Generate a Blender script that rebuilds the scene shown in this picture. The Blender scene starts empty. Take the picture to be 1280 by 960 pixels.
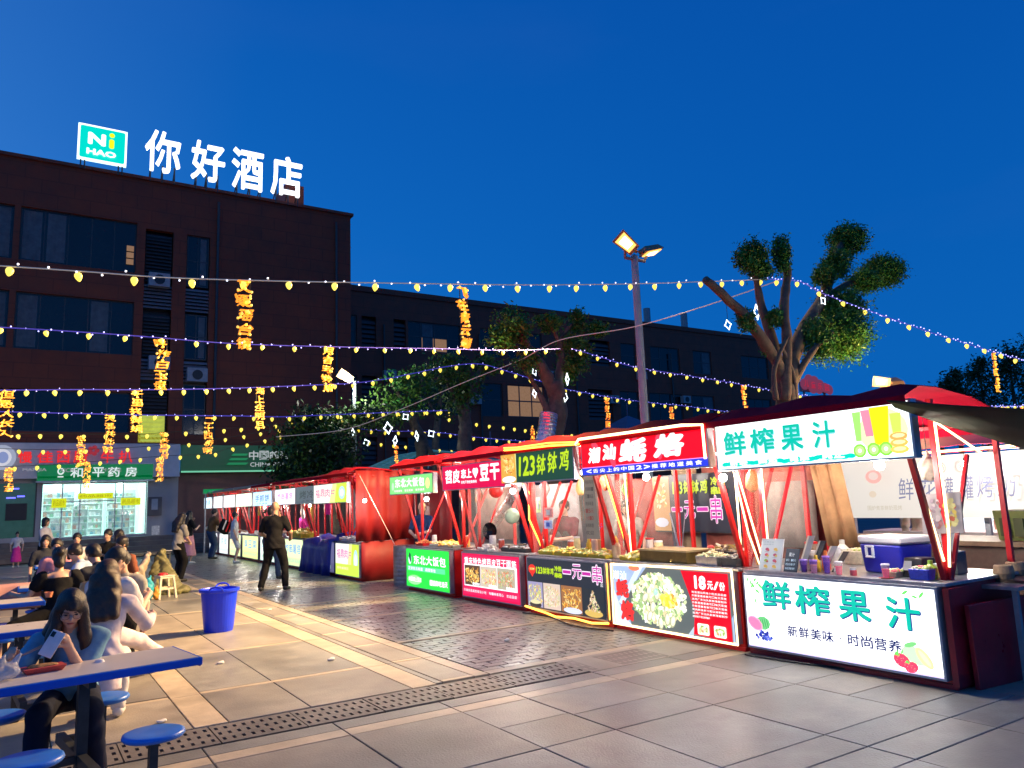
import bpy, math, random
import numpy as np
from mathutils import Vector, Matrix
random.seed(7)
SC = bpy.context.scene
COL = SC.collection
# ------------------------------------------------------------------ camera
H = 1.65; F = 945.0; PIT = math.radians(8.7); ROL = math.radians(2.15); YAW = math.radians(32.9)
_fh = Vector((math.sin(YAW), math.cos(YAW), 0)); _rh = Vector((math.cos(YAW), -math.sin(YAW), 0)); _up = Vector((0, 0, 1))
CF = _fh * math.cos(PIT) + _up * math.sin(PIT); _u = -_fh * math.sin(PIT) + _up * math.cos(PIT)
CR = _rh * math.cos(ROL) - _u * math.sin(ROL); CU = _rh * math.sin(ROL) + _u * math.cos(ROL)
CO = Vector((0, 0, H))
cd = bpy.data.cameras.new('camera'); cam = bpy.data.objects.new('camera', cd); COL.objects.link(cam)
cd.sensor_width = 36; cd.lens = F / 1280 * 36; cd.clip_start = 0.05; cd.clip_end = 2000
m = Matrix.Identity(4)
for i in range(3):
    m[i][0] = CR[i]; m[i][1] = CU[i]; m[i][2] = -CF[i]; m[i][3] = CO[i]
cam.matrix_world = m
SC.camera = cam
def ray(x, y): return CF * F + CR * (x - 640) - CU * (y - 480)
def gz(x, y, z=0.0):
    d = ray(x, y); return CO + d * ((z - H) / d.z)
def onx(x, y, X):
    d = ray(x, y); return CO + d * (X / d.x)
def ony(x, y, Y):
    d = ray(x, y); return CO + d * (Y / d.y)
# ------------------------------------------------------------------ world (dusk sky)
W = bpy.data.worlds.new('World'); SC.world = W; W.use_nodes = True
nt = W.node_tree; nt.nodes.clear()
def wn(t): return nt.nodes.new(t)
out = wn('ShaderNodeOutputWorld'); bg = wn('ShaderNodeBackground'); sky = wn('ShaderNodeTexSky')
sky.sky_type = 'NISHITA'; sky.sun_disc = False; sky.sun_elevation = math.radians(-2.0); sky.sun_rotation = math.radians(-50)
tc = wn('ShaderNodeTexCoord'); sep = wn('ShaderNodeSeparateXYZ'); nt.links.new(tc.outputs['Generated'], sep.inputs[0])
# brightness falls from the afterglow side (towards -X) to the other side
gm = wn('ShaderNodeMath'); gm.operation = 'MULTIPLY_ADD'; gm.inputs[1].default_value = -0.5; gm.inputs[2].default_value = 0.5
nt.links.new(sep.outputs[0], gm.inputs[0])
zr = wn('ShaderNodeMapRange'); zr.inputs[1].default_value = 0.0; zr.inputs[2].default_value = 0.75; zr.inputs[3].default_value = 1.0; zr.inputs[4].default_value = 0.0
nt.links.new(sep.outputs[2], zr.inputs[0])
rz = wn('ShaderNodeValToRGB'); rz.color_ramp.elements[0].color = (0.0003, 0.045, 0.26, 1); rz.color_ramp.elements[1].color = (0.0005, 0.088, 0.36, 1)
rz.color_ramp.elements[1].position = 0.8
nt.links.new(zr.outputs[0], rz.inputs[0])
ra = wn('ShaderNodeValToRGB'); ra.color_ramp.elements[0].position = 0.1; ra.color_ramp.elements[0].color = (0, 0, 0, 1)
ra.color_ramp.elements[1].position = 0.62; ra.color_ramp.elements[1].color = (0.045, 0.12, 0.22, 1)
e = ra.color_ramp.elements.new(0.40); e.color = (0.003, 0.035, 0.09, 1)
nt.links.new(gm.outputs[0], ra.inputs[0])
am = wn('ShaderNodeMixRGB'); am.blend_type = 'MULTIPLY'; am.inputs[0].default_value = 0.75
nt.links.new(ra.outputs[0], am.inputs[1]); nt.links.new(zr.outputs[0], am.inputs[2])
ad = wn('ShaderNodeMixRGB'); ad.blend_type = 'ADD'; ad.inputs[0].default_value = 1
nt.links.new(rz.outputs[0], ad.inputs[1]); nt.links.new(am.outputs[0], ad.inputs[2])
skm = wn('ShaderNodeMixRGB'); skm.blend_type = 'MULTIPLY'; skm.inputs[0].default_value = 1; skm.inputs[2].default_value = (0.01, 0.04, 0.1, 1)
nt.links.new(sky.outputs[0], skm.inputs[1])
ad2 = wn('ShaderNodeMixRGB'); ad2.blend_type = 'ADD'; ad2.inputs[0].default_value = 1
nt.links.new(ad.outputs[0], ad2.inputs[1]); nt.links.new(skm.outputs[0], ad2.inputs[2])
# faint wisps of cloud
nz = wn('ShaderNodeTexNoise'); nz.inputs['Scale'].default_value = 2.2; nz.inputs['Detail'].default_value = 5; nz.inputs['Roughness'].default_value = .55
mpn = wn('ShaderNodeMapping'); mpn.inputs['Scale'].default_value = (1, 1, 3.2); nt.links.new(tc.outputs['Generated'], mpn.inputs[0]); nt.links.new(mpn.outputs[0], nz.inputs['Vector'])
nr = wn('ShaderNodeMapRange'); nr.inputs[1].default_value = .52; nr.inputs[2].default_value = .8; nr.inputs[3].default_value = 0; nr.inputs[4].default_value = .05
nt.links.new(nz.outputs['Fac'], nr.inputs[0])
cm = wn('ShaderNodeMixRGB'); cm.inputs[2].default_value = (0.06, 0.13, 0.42, 1)
nt.links.new(nr.outputs[0], cm.inputs[0]); nt.links.new(ad2.outputs[0], cm.inputs[1])
nt.links.new(cm.outputs[0], bg.inputs[0]); bg.inputs[1].default_value = 1.12; nt.links.new(bg.outputs[0], out.inputs[0])
SC.view_settings.view_transform = 'Standard'; SC.view_settings.look = 'None'; SC.view_settings.exposure = 0.22; SC.view_settings.gamma = 1
SC.render.engine = 'CYCLES'
cy = SC.cycles; cy.use_denoising = True; cy.max_bounces = 6; cy.diffuse_bounces = 3; cy.glossy_bounces = 3; cy.transparent_max_bounces = 12; cy.sample_clamp_indirect = 3.0
cy.caustics_reflective = False; cy.caustics_refractive = False
# ------------------------------------------------------------------ helpers
def lin(r, g, b):
    f = lambda c: (c / 255 / 12.92) if c / 255 <= .04045 else ((c / 255 + .055) / 1.055) ** 2.4
    return (f(r), f(g), f(b))
MC = {}
def mat(name, col=(.5, .5, .5), rough=.6, metal=0, emit=None, es=1.0, var=.15, vs=6, bump=0.0, bs=40, alpha=1, attr=False, spec=.5, nosample=False, trans=0, dirt=0):
    if name in MC: return MC[name]
    M = bpy.data.materials.new(name); M.use_nodes = True; n = M.node_tree.nodes; l = M.node_tree.links
    p = n['Principled BSDF']; p.inputs['Roughness'].default_value = rough; p.inputs['Metallic'].default_value = metal
    p.inputs['Specular IOR Level'].default_value = spec
    if trans: p.inputs['Transmission Weight'].default_value = trans
    geo = n.new('ShaderNodeNewGeometry')
    if attr:
        a = n.new('ShaderNodeAttribute'); a.attribute_name = 'Col'; src = a.outputs['Color']
        if emit:
            l.new(src, p.inputs['Emission Color']); p.inputs['Emission Strength'].default_value = es
            mm = n.new('ShaderNodeMixRGB'); mm.blend_type = 'MULTIPLY'; mm.inputs[0].default_value = 1; mm.inputs[2].default_value = (.35, .35, .35, 1)
            l.new(src, mm.inputs[1]); l.new(mm.outputs[0], p.inputs['Base Color'])
        else: l.new(src, p.inputs['Base Color'])
    else:
        if var > 0:
            t = n.new('ShaderNodeTexNoise'); t.inputs['Scale'].default_value = vs; t.inputs['Detail'].default_value = 6; t.inputs['Roughness'].default_value = .65
            l.new(geo.outputs['Position'], t.inputs['Vector'])
            r = n.new('ShaderNodeValToRGB'); r.color_ramp.elements[0].position = .3; r.color_ramp.elements[1].position = .7
            r.color_ramp.elements[0].color = tuple(c * (1 - var) for c in col) + (1,); r.color_ramp.elements[1].color = tuple(min(1, c * (1 + var)) for c in col) + (1,)
            l.new(t.outputs['Fac'], r.inputs[0]); src = r.outputs[0]
            if dirt:
                t2 = n.new('ShaderNodeTexNoise'); t2.inputs['Scale'].default_value = vs * .23; t2.inputs['Detail'].default_value = 4; l.new(geo.outputs['Position'], t2.inputs['Vector'])
                r2 = n.new('ShaderNodeMapRange'); r2.inputs[1].default_value = .42; r2.inputs[2].default_value = .68; r2.inputs[3].default_value = 0; r2.inputs[4].default_value = dirt; l.new(t2.outputs['Fac'], r2.inputs[0])
                mx = n.new('ShaderNodeMixRGB'); mx.inputs[2].default_value = tuple(c * .45 for c in col) + (1,); l.new(r2.outputs[0], mx.inputs[0]); l.new(src, mx.inputs[1]); src = mx.outputs[0]
            l.new(src, p.inputs['Base Color'])
            rr = n.new('ShaderNodeMapRange'); rr.inputs[3].default_value = max(.03, rough - .12); rr.inputs[4].default_value = min(1, rough + .12); l.new(t.outputs['Fac'], rr.inputs[0]); l.new(rr.outputs[0], p.inputs['Roughness'])
        else: p.inputs['Base Color'].default_value = tuple(col) + (1,)
        if emit:
            p.inputs['Emission Color'].default_value = tuple(emit) + (1,); p.inputs['Emission Strength'].default_value = es
    if bump:
        t = n.new('ShaderNodeTexNoise'); t.inputs['Scale'].default_value = bs; t.inputs['Detail'].default_value = 4; l.new(geo.outputs['Position'], t.inputs['Vector'])
        b = n.new('ShaderNodeBump'); b.inputs['Strength'].default_value = bump; b.inputs['Distance'].default_value = .01; l.new(t.outputs['Fac'], b.inputs['Height']); l.new(b.outputs[0], p.inputs['Normal'])
    if alpha < 1: p.inputs['Alpha'].default_value = alpha
    if nosample:
        try: M.cycles.emission_sampling = 'NONE'
        except Exception: pass
    MC[name] = M; return M
def tag(o, label=None, cat=None, group=None, kind=None):
    if label: o['label'] = label
    if cat: o['category'] = cat
    if group: o['group'] = group
    if kind: o['kind'] = kind
    return o
def thing(name, label, cat, loc=(0, 0, 0), rz=0, group=None):
    o = bpy.data.objects.new(name, None); COL.objects.link(o); o.location = loc; o.rotation_euler = (0, 0, rz); o.empty_display_size = .1
    return tag(o, label, cat, group)
def copy_tree(o, parent=None):
    c = o.copy(); COL.objects.link(c); c.parent = parent
    for ch in o.children: copy_tree(ch, c)
    return c
def link(name, me, mt, parent=None, kind=None, label=None):
    o = bpy.data.objects.new(name, me); COL.objects.link(o)
    if mt is not None and len(me.materials) == 0: me.materials.append(mt)
    if parent is not None: o.parent = parent
    if kind: o['kind'] = kind
    if label: o['label'] = label
    return o
class MB:
    def __init__(s, off=(0, 0, 0)): s.v = []; s.f = []; s.c = []; s.o = Vector(off)
    def add(s, vs, fs, col=None):
        b = len(s.v); s.v.extend([tuple(Vector(p) + s.o) for p in vs]); s.f.extend([tuple(i + b for i in f) for f in fs])
        s.c.extend([col or (1, 1, 1)] * len(fs))
    def box(s, x0, x1, y0, y1, z0, z1, col=None, bev=0):
        v = [(x, y, z) for x in (x0, x1) for y in (y0, y1) for z in (z0, z1)]
        s.add(v, [(0, 1, 3, 2), (4, 6, 7, 5), (0, 4, 5, 1), (2, 3, 7, 6), (0, 2, 6, 4), (1, 5, 7, 3)], col)
    def hexa(s, p, col=None):   # 8 points: bottom 4 ccw, top 4 ccw
        s.add(p, [(3, 2, 1, 0), (4, 5, 6, 7), (0, 1, 5, 4), (1, 2, 6, 5), (2, 3, 7, 6), (3, 0, 4, 7)], col)
    def bar(s, a, b, w, h=None, col=None, up=(0, 0, 1)):
        a = Vector(a); b = Vector(b); h = h or w; d = (b - a).normalized(); up = Vector(up)
        if abs(d.dot(up)) > .98: up = Vector((1, 0, 0))
        x = d.cross(up).normalized() * (w / 2); y = x.cross(d).normalized() * (h / 2)
        s.hexa([a - x - y, a + x - y, a + x + y, a - x + y, b - x - y, b + x - y, b + x + y, b - x + y], col)
    def tube(s, pts, r, n=8, col=None, cap=True):
        pts = [Vector(p) for p in pts]; rs = r if isinstance(r, (list, tuple)) else [r] * len(pts)
        vs = []; px = None
        for i, p in enumerate(pts):
            d = (pts[min(i + 1, len(pts) - 1)] - pts[max(i - 1, 0)])
            d = d.normalized() if d.length > 1e-9 else Vector((0, 0, 1))
            if px is None: px = d.orthogonal().normalized()
            x = (px - d * px.dot(d)); x = x.normalized() if x.length > 1e-6 else d.orthogonal().normalized(); px = x; y = d.cross(x)
            for k in range(n):
                a = 2 * math.pi * k / n; vs.append(p + (x * math.cos(a) + y * math.sin(a)) * rs[i])
        fs = [(i * n + k, i * n + (k + 1) % n, (i + 1) * n + (k + 1) % n, (i + 1) * n + k) for i in range(len(pts) - 1) for k in range(n)]
        if cap: fs += [tuple(range(n - 1, -1, -1)), tuple(range((len(pts) - 1) * n, len(pts) * n))]
        s.add(vs, fs, col)
    def lathe(s, prof, c=(0, 0, 0), n=16, col=None, sx=1, sy=1, cap=True):
        c = Vector(c); vs = [c + Vector((r * sx * math.cos(2 * math.pi * k / n), r * sy * math.sin(2 * math.pi * k / n), z)) for r, z in prof for k in range(n)]
        fs = [(i * n + k, i * n + (k + 1) % n, (i + 1) * n + (k + 1) % n, (i + 1) * n + k) for i in range(len(prof) - 1) for k in range(n)]
        if cap: fs += [tuple(range(n - 1, -1, -1)), tuple(range((len(prof) - 1) * n, len(prof) * n))]
        s.add(vs, fs, col)
    def ball(s, c, r, n=12, m=8, col=None, sc=(1, 1, 1)):
        c = Vector(c)
        vs = [c + Vector((0, 0, r * sc[2]))]
        for i in range(1, m):
            t = math.pi * i / m
            for k in range(n):
                a = 2 * math.pi * k / n; vs.append(c + Vector((r * sc[0] * math.sin(t) * math.cos(a), r * sc[1] * math.sin(t) * math.sin(a), r * sc[2] * math.cos(t))))
        vs.append(c - Vector((0, 0, r * sc[2]))); L = len(vs) - 1
        fs = [(0, 1 + k, 1 + (k + 1) % n) for k in range(n)]
        for i in range(m - 2):
            for k in range(n): fs.append((1 + i * n + k, 1 + (i + 1) * n + k, 1 + (i + 1) * n + (k + 1) % n, 1 + i * n + (k + 1) % n))
        b = 1 + (m - 2) * n; fs += [(L, b + (k + 1) % n, b + k) for k in range(n)]
        s.add(vs, fs, col)
    def sheet(s, P, th=0.0, col=None):   # grid of points P[i][j]
        n = len(P); k = len(P[0]); vs = [p for r in P for p in r]
        s.add(vs, [(i * k + j, i * k + j + 1, (i + 1) * k + j + 1, (i + 1) * k + j) for i in range(n - 1) for j in range(k - 1)], col)
    def mesh(s, name, smooth=False, attr=False):
        me = bpy.data.meshes.new(name); me.from_pydata([tuple(v) for v in s.v], [], s.f); me.update()
        if attr:
            a = me.color_attributes.new('Col', 'FLOAT_COLOR', 'CORNER'); tot = np.array([len(f) for f in s.f]); cc = np.repeat(np.array(s.c, dtype=np.float32).reshape(-1, 3), tot, axis=0)
            a.data.foreach_set('color', np.hstack([cc, np.ones((len(cc), 1), dtype=np.float32)]).ravel())
        if smooth: me.polygons.foreach_set('use_smooth', [True] * len(me.polygons))
        return me
    def build(s, name, mt, parent=None, smooth=False, attr=False, kind=None, label=None, solid=0, bevel=0):
        o = link(name, s.mesh(name, smooth, attr), mt, parent, kind, label)
        if solid: md = o.modifiers.new('solid', 'SOLIDIFY'); md.thickness = solid
        if bevel: md = o.modifiers.new('bevel', 'BEVEL'); md.width = bevel; md.segments = 2; md.limit_method = 'ANGLE'
        return o
# ---- glyph meshes
GC = {}
def glyph(txt, bold=0.0, ext=0.0, shear=0.0):
    k = (txt, bold, ext, shear)
    if k in GC: return GC[k]
    cu = bpy.data.curves.new('t', 'FONT'); cu.body = txt; cu.offset = bold; cu.extrude = ext; cu.resolution_u = 2; cu.shear = shear
    ob = bpy.data.objects.new('t', cu); COL.objects.link(ob); dg = bpy.context.evaluated_depsgraph_get()
    me = bpy.data.meshes.new_from_object(ob.evaluated_get(dg))
    v = np.array([q.co[:] for q in me.vertices]) if len(me.vertices) else np.zeros((0, 3)); f = [tuple(p.vertices) for p in me.polygons]
    bpy.data.objects.remove(ob); bpy.data.meshes.remove(me); bpy.data.curves.remove(cu)
    if len(v):
        lo = v.min(0); hi = v.max(0); w = max(hi[0] - lo[0], 1e-6); h = max(hi[1] - lo[1], 1e-6)
    else: lo = np.zeros(3); w = h = 1
    GC[k] = (v, f, lo, w, h); return GC[k]
class Art:
    """flat print on a plane: O lower-left, u right, v up, n towards the viewer; later shapes lie 0.04 mm prouder"""
    def __init__(s, O, u, v, n, step=4e-5): s.O = Vector(O); s.u = Vector(u); s.v = Vector(v); s.n = Vector(n); s.m = MB(); s.k = 1; s.step = step
    def P(s, x, y, d=None): return s.O + s.u * x + s.v * y + s.n * (s.k * s.step if d is None else d)
    def poly(s, pts, col): s.m.add([s.P(*p) for p in pts], [tuple(range(len(pts)))], col); s.k += 1
    def rect(s, x, y, w, h, col): s.poly([(x, y), (x + w, y), (x + w, y + h), (x, y + h)], col)
    def ell(s, x, y, rx, ry, col, a=0, n=10):
        c, q = math.cos(a), math.sin(a)
        s.poly([(x + rx * math.cos(t) * c - ry * math.sin(t) * q, y + rx * math.cos(t) * q + ry * math.sin(t) * c) for t in [2 * math.pi * i / n for i in range(n)]], col)
    def text(s, t, x, y, w, h, col, bold=0.0, shear=0.0, n=8):
        v, f, lo, gw, gh = glyph(t, 0, 0, shear)
        if not len(v): return
        r = bold * .8; D = [(0, 0)] if r < .004 else ([(0, 0)] + [(r * math.cos(a), r * math.sin(a)) for a in ([.78, 2.35, 3.93, 5.5] if r < .03 else [i * .7854 for i in range(8)])])
        for dx, dy in D:
            s.m.add([s.P(x + (p[0] + dx - lo[0] + r) / (gw + 2 * r) * w, y + (p[1] + dy - lo[1] + r) / (gh + 2 * r) * h) for p in v], f, col); s.k += .25
        s.k += n
    def chars(s, t, x, y, w, h, col, gap=.1, bold=0.0, shear=0.0, hs=None):
        n = len(t); cw = w / (n + gap * (n - 1))
        for i, c in enumerate(t):
            if c == ' ': continue
            if c == '·': s.ell(x + i * cw * (1 + gap) + cw / 2, y + h / 2, h * .07, h * .07, col); continue
            s.text(c, x + i * cw * (1 + gap), y, cw, h, col, bold, shear, 0)
        s.k += 8
    def food(s, x, y, w, h, pal, n, r0, el=1.0, seed=0, rnd=False):
        R = random.Random(seed)
        for i in range(n):
            if rnd: a = R.uniform(0, 6.28); q = math.sqrt(R.random()); cx = x + w / 2 + math.cos(a) * q * (w / 2 - r0); cy_ = y + h / 2 + math.sin(a) * q * (h / 2 - r0)
            else: cx = x + R.uniform(r0, w - r0); cy_ = y + R.uniform(r0, h - r0)
            c = R.choice(pal); k = R.uniform(.75, 1.2); rr = R.uniform(.5, 1) * r0
            s.ell(cx, cy_, rr, rr / el, tuple(min(1, q * k) for q in c), R.uniform(0, 3.1), 7)
    def build(s, name, parent, em=None, mt=None, ink=None):
        if ink: s.m.c = [c if min(c) > .72 else tuple(q * ink / em for q in c) for c in s.m.c]
        return s.m.build(name, mt or mat('print_lit_%s' % em, attr=True, emit=(1, 1, 1), es=em, rough=.35), parent, attr=True)
# ---- implicit surface bodies
def surf(prims, cuts, vox, k=.02, fold=0.0, seed=0):
    """prims: ('c',a,b,ra,rb) cone capsule / ('e',c,(rx,ry,rz),R) ellipsoid; cuts: functions(P)->distance to intersect with"""
    R = []
    for p in prims:
        if p[0] == 'c':
            a, b = np.array(p[1], float), np.array(p[2], float); r = max(p[3], p[4]); R.append((np.minimum(a, b) - r, np.maximum(a, b) + r))
        else: c = np.array(p[1], float); r = max(p[2]); R.append((c - r, c + r))
    lo = np.min([r[0] for r in R], 0) - 3 * vox; hi = np.max([r[1] for r in R], 0) + 3 * vox
    n = np.ceil((hi - lo) / vox).astype(int) + 1
    D = np.full(tuple(n), .2, np.float32); ax = [lo[i] + np.arange(n[i]) * vox for i in range(3)]
    mg = max(k * 1.5, 2.5 * vox)
    for p, (l, h) in zip(prims, R):
        i0 = np.maximum(((l - mg - lo) / vox).astype(int), 0); i1 = np.minimum(((h + mg - lo) / vox).astype(int) + 2, n)
        sl = tuple(slice(i0[i], i1[i]) for i in range(3)); X, Y, Z = np.meshgrid(*[ax[i][sl[i]] for i in range(3)], indexing='ij')
        Q = np.stack([X, Y, Z], -1)
        if p[0] == 'c':
            a, b = np.array(p[1], float), np.array(p[2], float); ab = b - a; L = max(ab @ ab, 1e-9); t = np.clip(((Q - a) @ ab) / L, 0, 1)
            d = np.linalg.norm(Q - a - t[..., None] * ab, axis=-1) - (p[3] + (p[4] - p[3]) * t)
        else:
            q = Q - np.array(p[1], float)
            if len(p) > 3 and p[3] is not None: q = q @ np.array(p[3]).reshape(3, 3)
            r = np.array(p[2], float); k0 = np.linalg.norm(q / r, axis=-1); k1 = np.linalg.norm(q / (r * r), axis=-1) + 1e-9; d = k0 * (k0 - 1) / k1
        o = D[sl]; hh = np.clip(.5 + .5 * (o - d) / k, 0, 1); D[sl] = np.minimum(o, d + 0) * 1.0 if k <= 0 else (o * (1 - hh) + d * hh - k * hh * (1 - hh))
    if fold or cuts:
        X, Y, Z = np.meshgrid(*ax, indexing='ij')
        if fold:
            s = seed * 1.7
            D += fold * 1.3 * (np.sin(Z * 15 + 3 * np.sin(X * 8 + s) + Y * 6) * .5) + fold * (np.sin(X * 31 + Y * 17 + Z * 23 + s + 2.5 * np.sin(Z * 11 + X * 9 + s)) * .6 + np.sin(Z * 47 - X * 29 + Y * 37 + 2 * s + 2 * np.sin(Y * 19)) * .4)
        for c in cuts: D = np.maximum(D, c(X, Y, Z))
    I = D < 0
    if not I.any(): return np.zeros((0, 3)), []
    acc = np.zeros(tuple(n - 1) + (3,), np.float32); cnt = np.zeros(tuple(n - 1), np.float32)
    C = [(i, j, l) for i in (0, 1) for j in (0, 1) for l in (0, 1)]
    def sub(A, c): return A[c[0]:A.shape[0] - 1 + c[0], c[1]:A.shape[1] - 1 + c[1], c[2]:A.shape[2] - 1 + c[2]]
    for a in C:
        for d in range(3):
            if a[d] == 1: continue
            b = list(a); b[d] = 1; va = sub(D, a); vb = sub(D, b); x = (va < 0) != (vb < 0); t = np.where(x, va / np.where(x, va - vb, 1), 0)
            for q in range(3): acc[..., q] += np.where(x, a[q] + (t if q == d else 0), 0)
            cnt += x
    act = cnt > 0; idx = -np.ones(act.shape, np.int64); w = np.argwhere(act); idx[act] = np.arange(len(w))
    V = (w + acc[act] / cnt[act][:, None]) * vox + lo
    F_ = []
    for d in range(3):
        o1, o2 = (d + 1) % 3, (d + 2) % 3
        A = np.take(I, range(0, n[d] - 1), d); B = np.take(I, range(1, n[d]), d); x = A != B
        q = np.argwhere(x); q = q[(q[:, o1] > 0) & (q[:, o2] > 0) & (q[:, o1] < n[o1] - 1) & (q[:, o2] < n[o2] - 1)]
        e1 = np.zeros(3, int); e1[o1] = 1; e2 = np.zeros(3, int); e2[o2] = 1
        g_ = lambda r: idx[r[:, 0], r[:, 1], r[:, 2]]
        qs = np.stack([g_(q - e1 - e2), g_(q - e2), g_(q), g_(q - e1)], 1); fl = A[q[:, 0], q[:, 1], q[:, 2]]
        F_.append(np.where(fl[:, None], qs, qs[:, ::-1]))
    return V, np.concatenate(F_)
def surf_obj(name, prims, mt, parent, vox=.014, k=.02, cuts=(), fold=0, seed=0, label=None, xf=None, smooth=2):
    V, Fc = surf(prims, cuts, vox, k, fold, seed)
    if len(V) == 0: return None
    me = bpy.data.meshes.new(name); me.from_pydata(V.tolist(), [], Fc.tolist()); me.polygons.foreach_set('use_smooth', [True] * len(me.polygons)); me.update()
    o = link(name, me, mt, parent, label=label)
    if smooth: md = o.modifiers.new('s', 'SMOOTH'); md.iterations = smooth; md.factor = .5
    return o
# ------------------------------------------------------------------ lamps that the place has
def plight(name, loc, col, power, r=.08, parent=None, spot=None, aim=None):
    L = bpy.data.lights.new(name, 'SPOT' if spot else 'POINT'); L.color = col; L.energy = power; L.shadow_soft_size = r
    if spot: L.spot_size = math.radians(spot); L.spot_blend = 1.0 if spot < 140 else .6
    o = bpy.data.objects.new(name, L); COL.objects.link(o); o.location = loc
    if aim is not None:
        d = Vector(aim) - Vector(loc); o.rotation_euler = d.to_track_quat('-Z', 'Y').to_euler()
    if parent is not None: o.parent = parent
    return o
RED = mat('red_paint', (.62, .012, .012), .4, var=.12, vs=9)
DRED = mat('dark_red_board', (.34, .010, .022), .32, var=.25, vs=5)
REDC = mat('red_canopy_cloth', (.46, .004, .010), .8, var=.2, vs=4, bump=.4, bs=14, spec=.06)
MREDC = mat('crimson_canopy_cloth', (.36, .003, .022), .8, var=.2, vs=4, bump=.4, bs=14, spec=.06)
STEEL = mat('galvanised_steel', (.42, .43, .45), .35, metal=.8, var=.25, vs=14)
DSTEEL = mat('dark_steel', (.045, .05, .055), .45, metal=.3, var=.3, vs=14)
GREY = mat('grey_metal', (.25, .26, .28), .5, var=.2)
WHITE = mat('white_plastic', (.75, .75, .73), .4, var=.06)
CREAM = mat('cream_plastic', (.62, .56, .42), .45, var=.1)
BLACK = mat('black_plastic', (.015, .015, .017), .4, var=.2)
CLEAR = mat('clear_film', (.85, .85, .85), .12, alpha=.2, var=0)
GLASSD = mat('dark_window_glass', (.010, .013, .016), .12, var=.3, vs=.8)
COLM = mat('coloured_goods', attr=True, rough=.5)
NEON = mat('warm_neon_tube', (1, .8, .5), .4, emit=(1, .72, .36), es=3.2, var=0)
NEONO = mat('amber_neon_tube', (1, .6, .1), .4, emit=(1, .46, .06), es=3.0, var=0)
BULBW = mat('white_bulb', (1, 1, 1), .4, emit=(1, .97, .92), es=14, var=0)
# ------------------------------------------------------------------ ground
g0 = MB(); g0.add([(-700, -700, -.035), (900, -700, -.035), (900, 900, -.035), (-700, 900, -.035)], [(0, 1, 2, 3)])
ground = g0.build('ground', mat('grout_and_far_paving', (.13, .115, .10), .7, var=.3, vs=1.5)); ground['kind'] = 'structure'
PAV = mat('granite_slab', (.31, .285, .235), .44, var=.24, vs=3.2, bump=.35, bs=60, dirt=.8, spec=.5)
PAV2 = mat('granite_slab_grey', (.265, .258, .225), .42, var=.26, vs=4, bump=.35, bs=60, dirt=.75, spec=.5)
PAV3 = mat('granite_slab_warm', (.33, .29, .23), .46, var=.24, vs=2.7, bump=.35, bs=60, dirt=.75, spec=.5)
STRIP = mat('pale_border_stone', (.52, .43, .30), .45, var=.2, vs=5, bump=.2, bs=60, dirt=.5)
BRK = mat('charcoal_brick_paver', (.23, .235, .21), .30, var=.35, vs=5, bump=.3, bs=50, dirt=.4)
BRK2 = mat('brown_brick_paver', (.28, .26, .21), .32, var=.35, vs=5, bump=.3, bs=50, dirt=.4)
SL = {}
def slab(x0, x1, y0, y1, mt, name='paving_slab', g=.008, z=0.0):
    w = round(x1 - x0 - g, 3); d = round(y1 - y0 - g, 3); k = (w, d, mt.name, name)
    if k not in SL:
        b = MB(); e = .004
        v = [(0, 0, -.03), (w, 0, -.03), (w, d, -.03), (0, d, -.03), (0, 0, -e), (w, 0, -e), (w, d, -e), (0, d, -e), (e, e, 0), (w - e, e, 0), (w - e, d - e, 0), (e, d - e, 0)]
        b.add(v, [(0, 1, 5, 4), (1, 2, 6, 5), (2, 3, 7, 6), (3, 0, 4, 7), (4, 5, 9, 8), (5, 6, 10, 9), (6, 7, 11, 10), (7, 4, 8, 11), (8, 9, 10, 11)])
        SL[k] = b.mesh(name); SL[k].materials.append(mt)
    o = bpy.data.objects.new(name, SL[k]); COL.objects.link(o); o.parent = ground
    o.location = (x0 + g / 2, y0 + g / 2, z + random.uniform(-.0015, .0015)); o.rotation_euler = (random.uniform(-.0012, .0012), random.uniform(-.0012, .0012), 0)
    return o
def rm(): return random.choice([PAV, PAV, PAV2, PAV3])
# left field, rows between thin pale strips
XL = [-2.55, -1.62, -.68, .26, 1.20]
YR = [6.56, 7.70, 9.75, 11.80, 13.85, 15.9, 17.95, 20.0, 22.05, 24.1, 26.15, 28.2, 30.25, 32.3]
for j in range(len(YR) - 1):
    y0, y1 = YR[j] + (.09 if j else 0), YR[j + 1]
    for a, b in list(zip(XL[:-1], XL[1:])) + [(1.46, 2.12), (2.12, 3.05)]:
        if y1 > 14 and a > 1: pass
        slab(a, b, y0, y1, rm())
    if j: slab(-2.55, 1.20, YR[j], YR[j] + .09, STRIP, 'border_strip'); slab(1.46, 3.05, YR[j], YR[j] + .09, STRIP, 'border_strip')
    slab(1.20, 1.46, YR[j], YR[j + 1], STRIP, 'border_strip'); slab(3.05, 3.30, YR[j], YR[j + 1], STRIP, 'border_strip')
YQ = [6.60 + 1.125 * k for k in range(23)]
for j in range(len(YQ) - 1):
    slab(3.38, 3.72, YQ[j] + .08, YQ[j + 1], rm()); slab(3.38, 3.72, YQ[j], YQ[j] + .08, STRIP, 'border_strip')
    slab(3.30, 3.38, YQ[j], YQ[j + 1], PAV2); slab(3.72, 3.88, YQ[j], YQ[j + 1], STRIP, 'border_strip')
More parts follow.
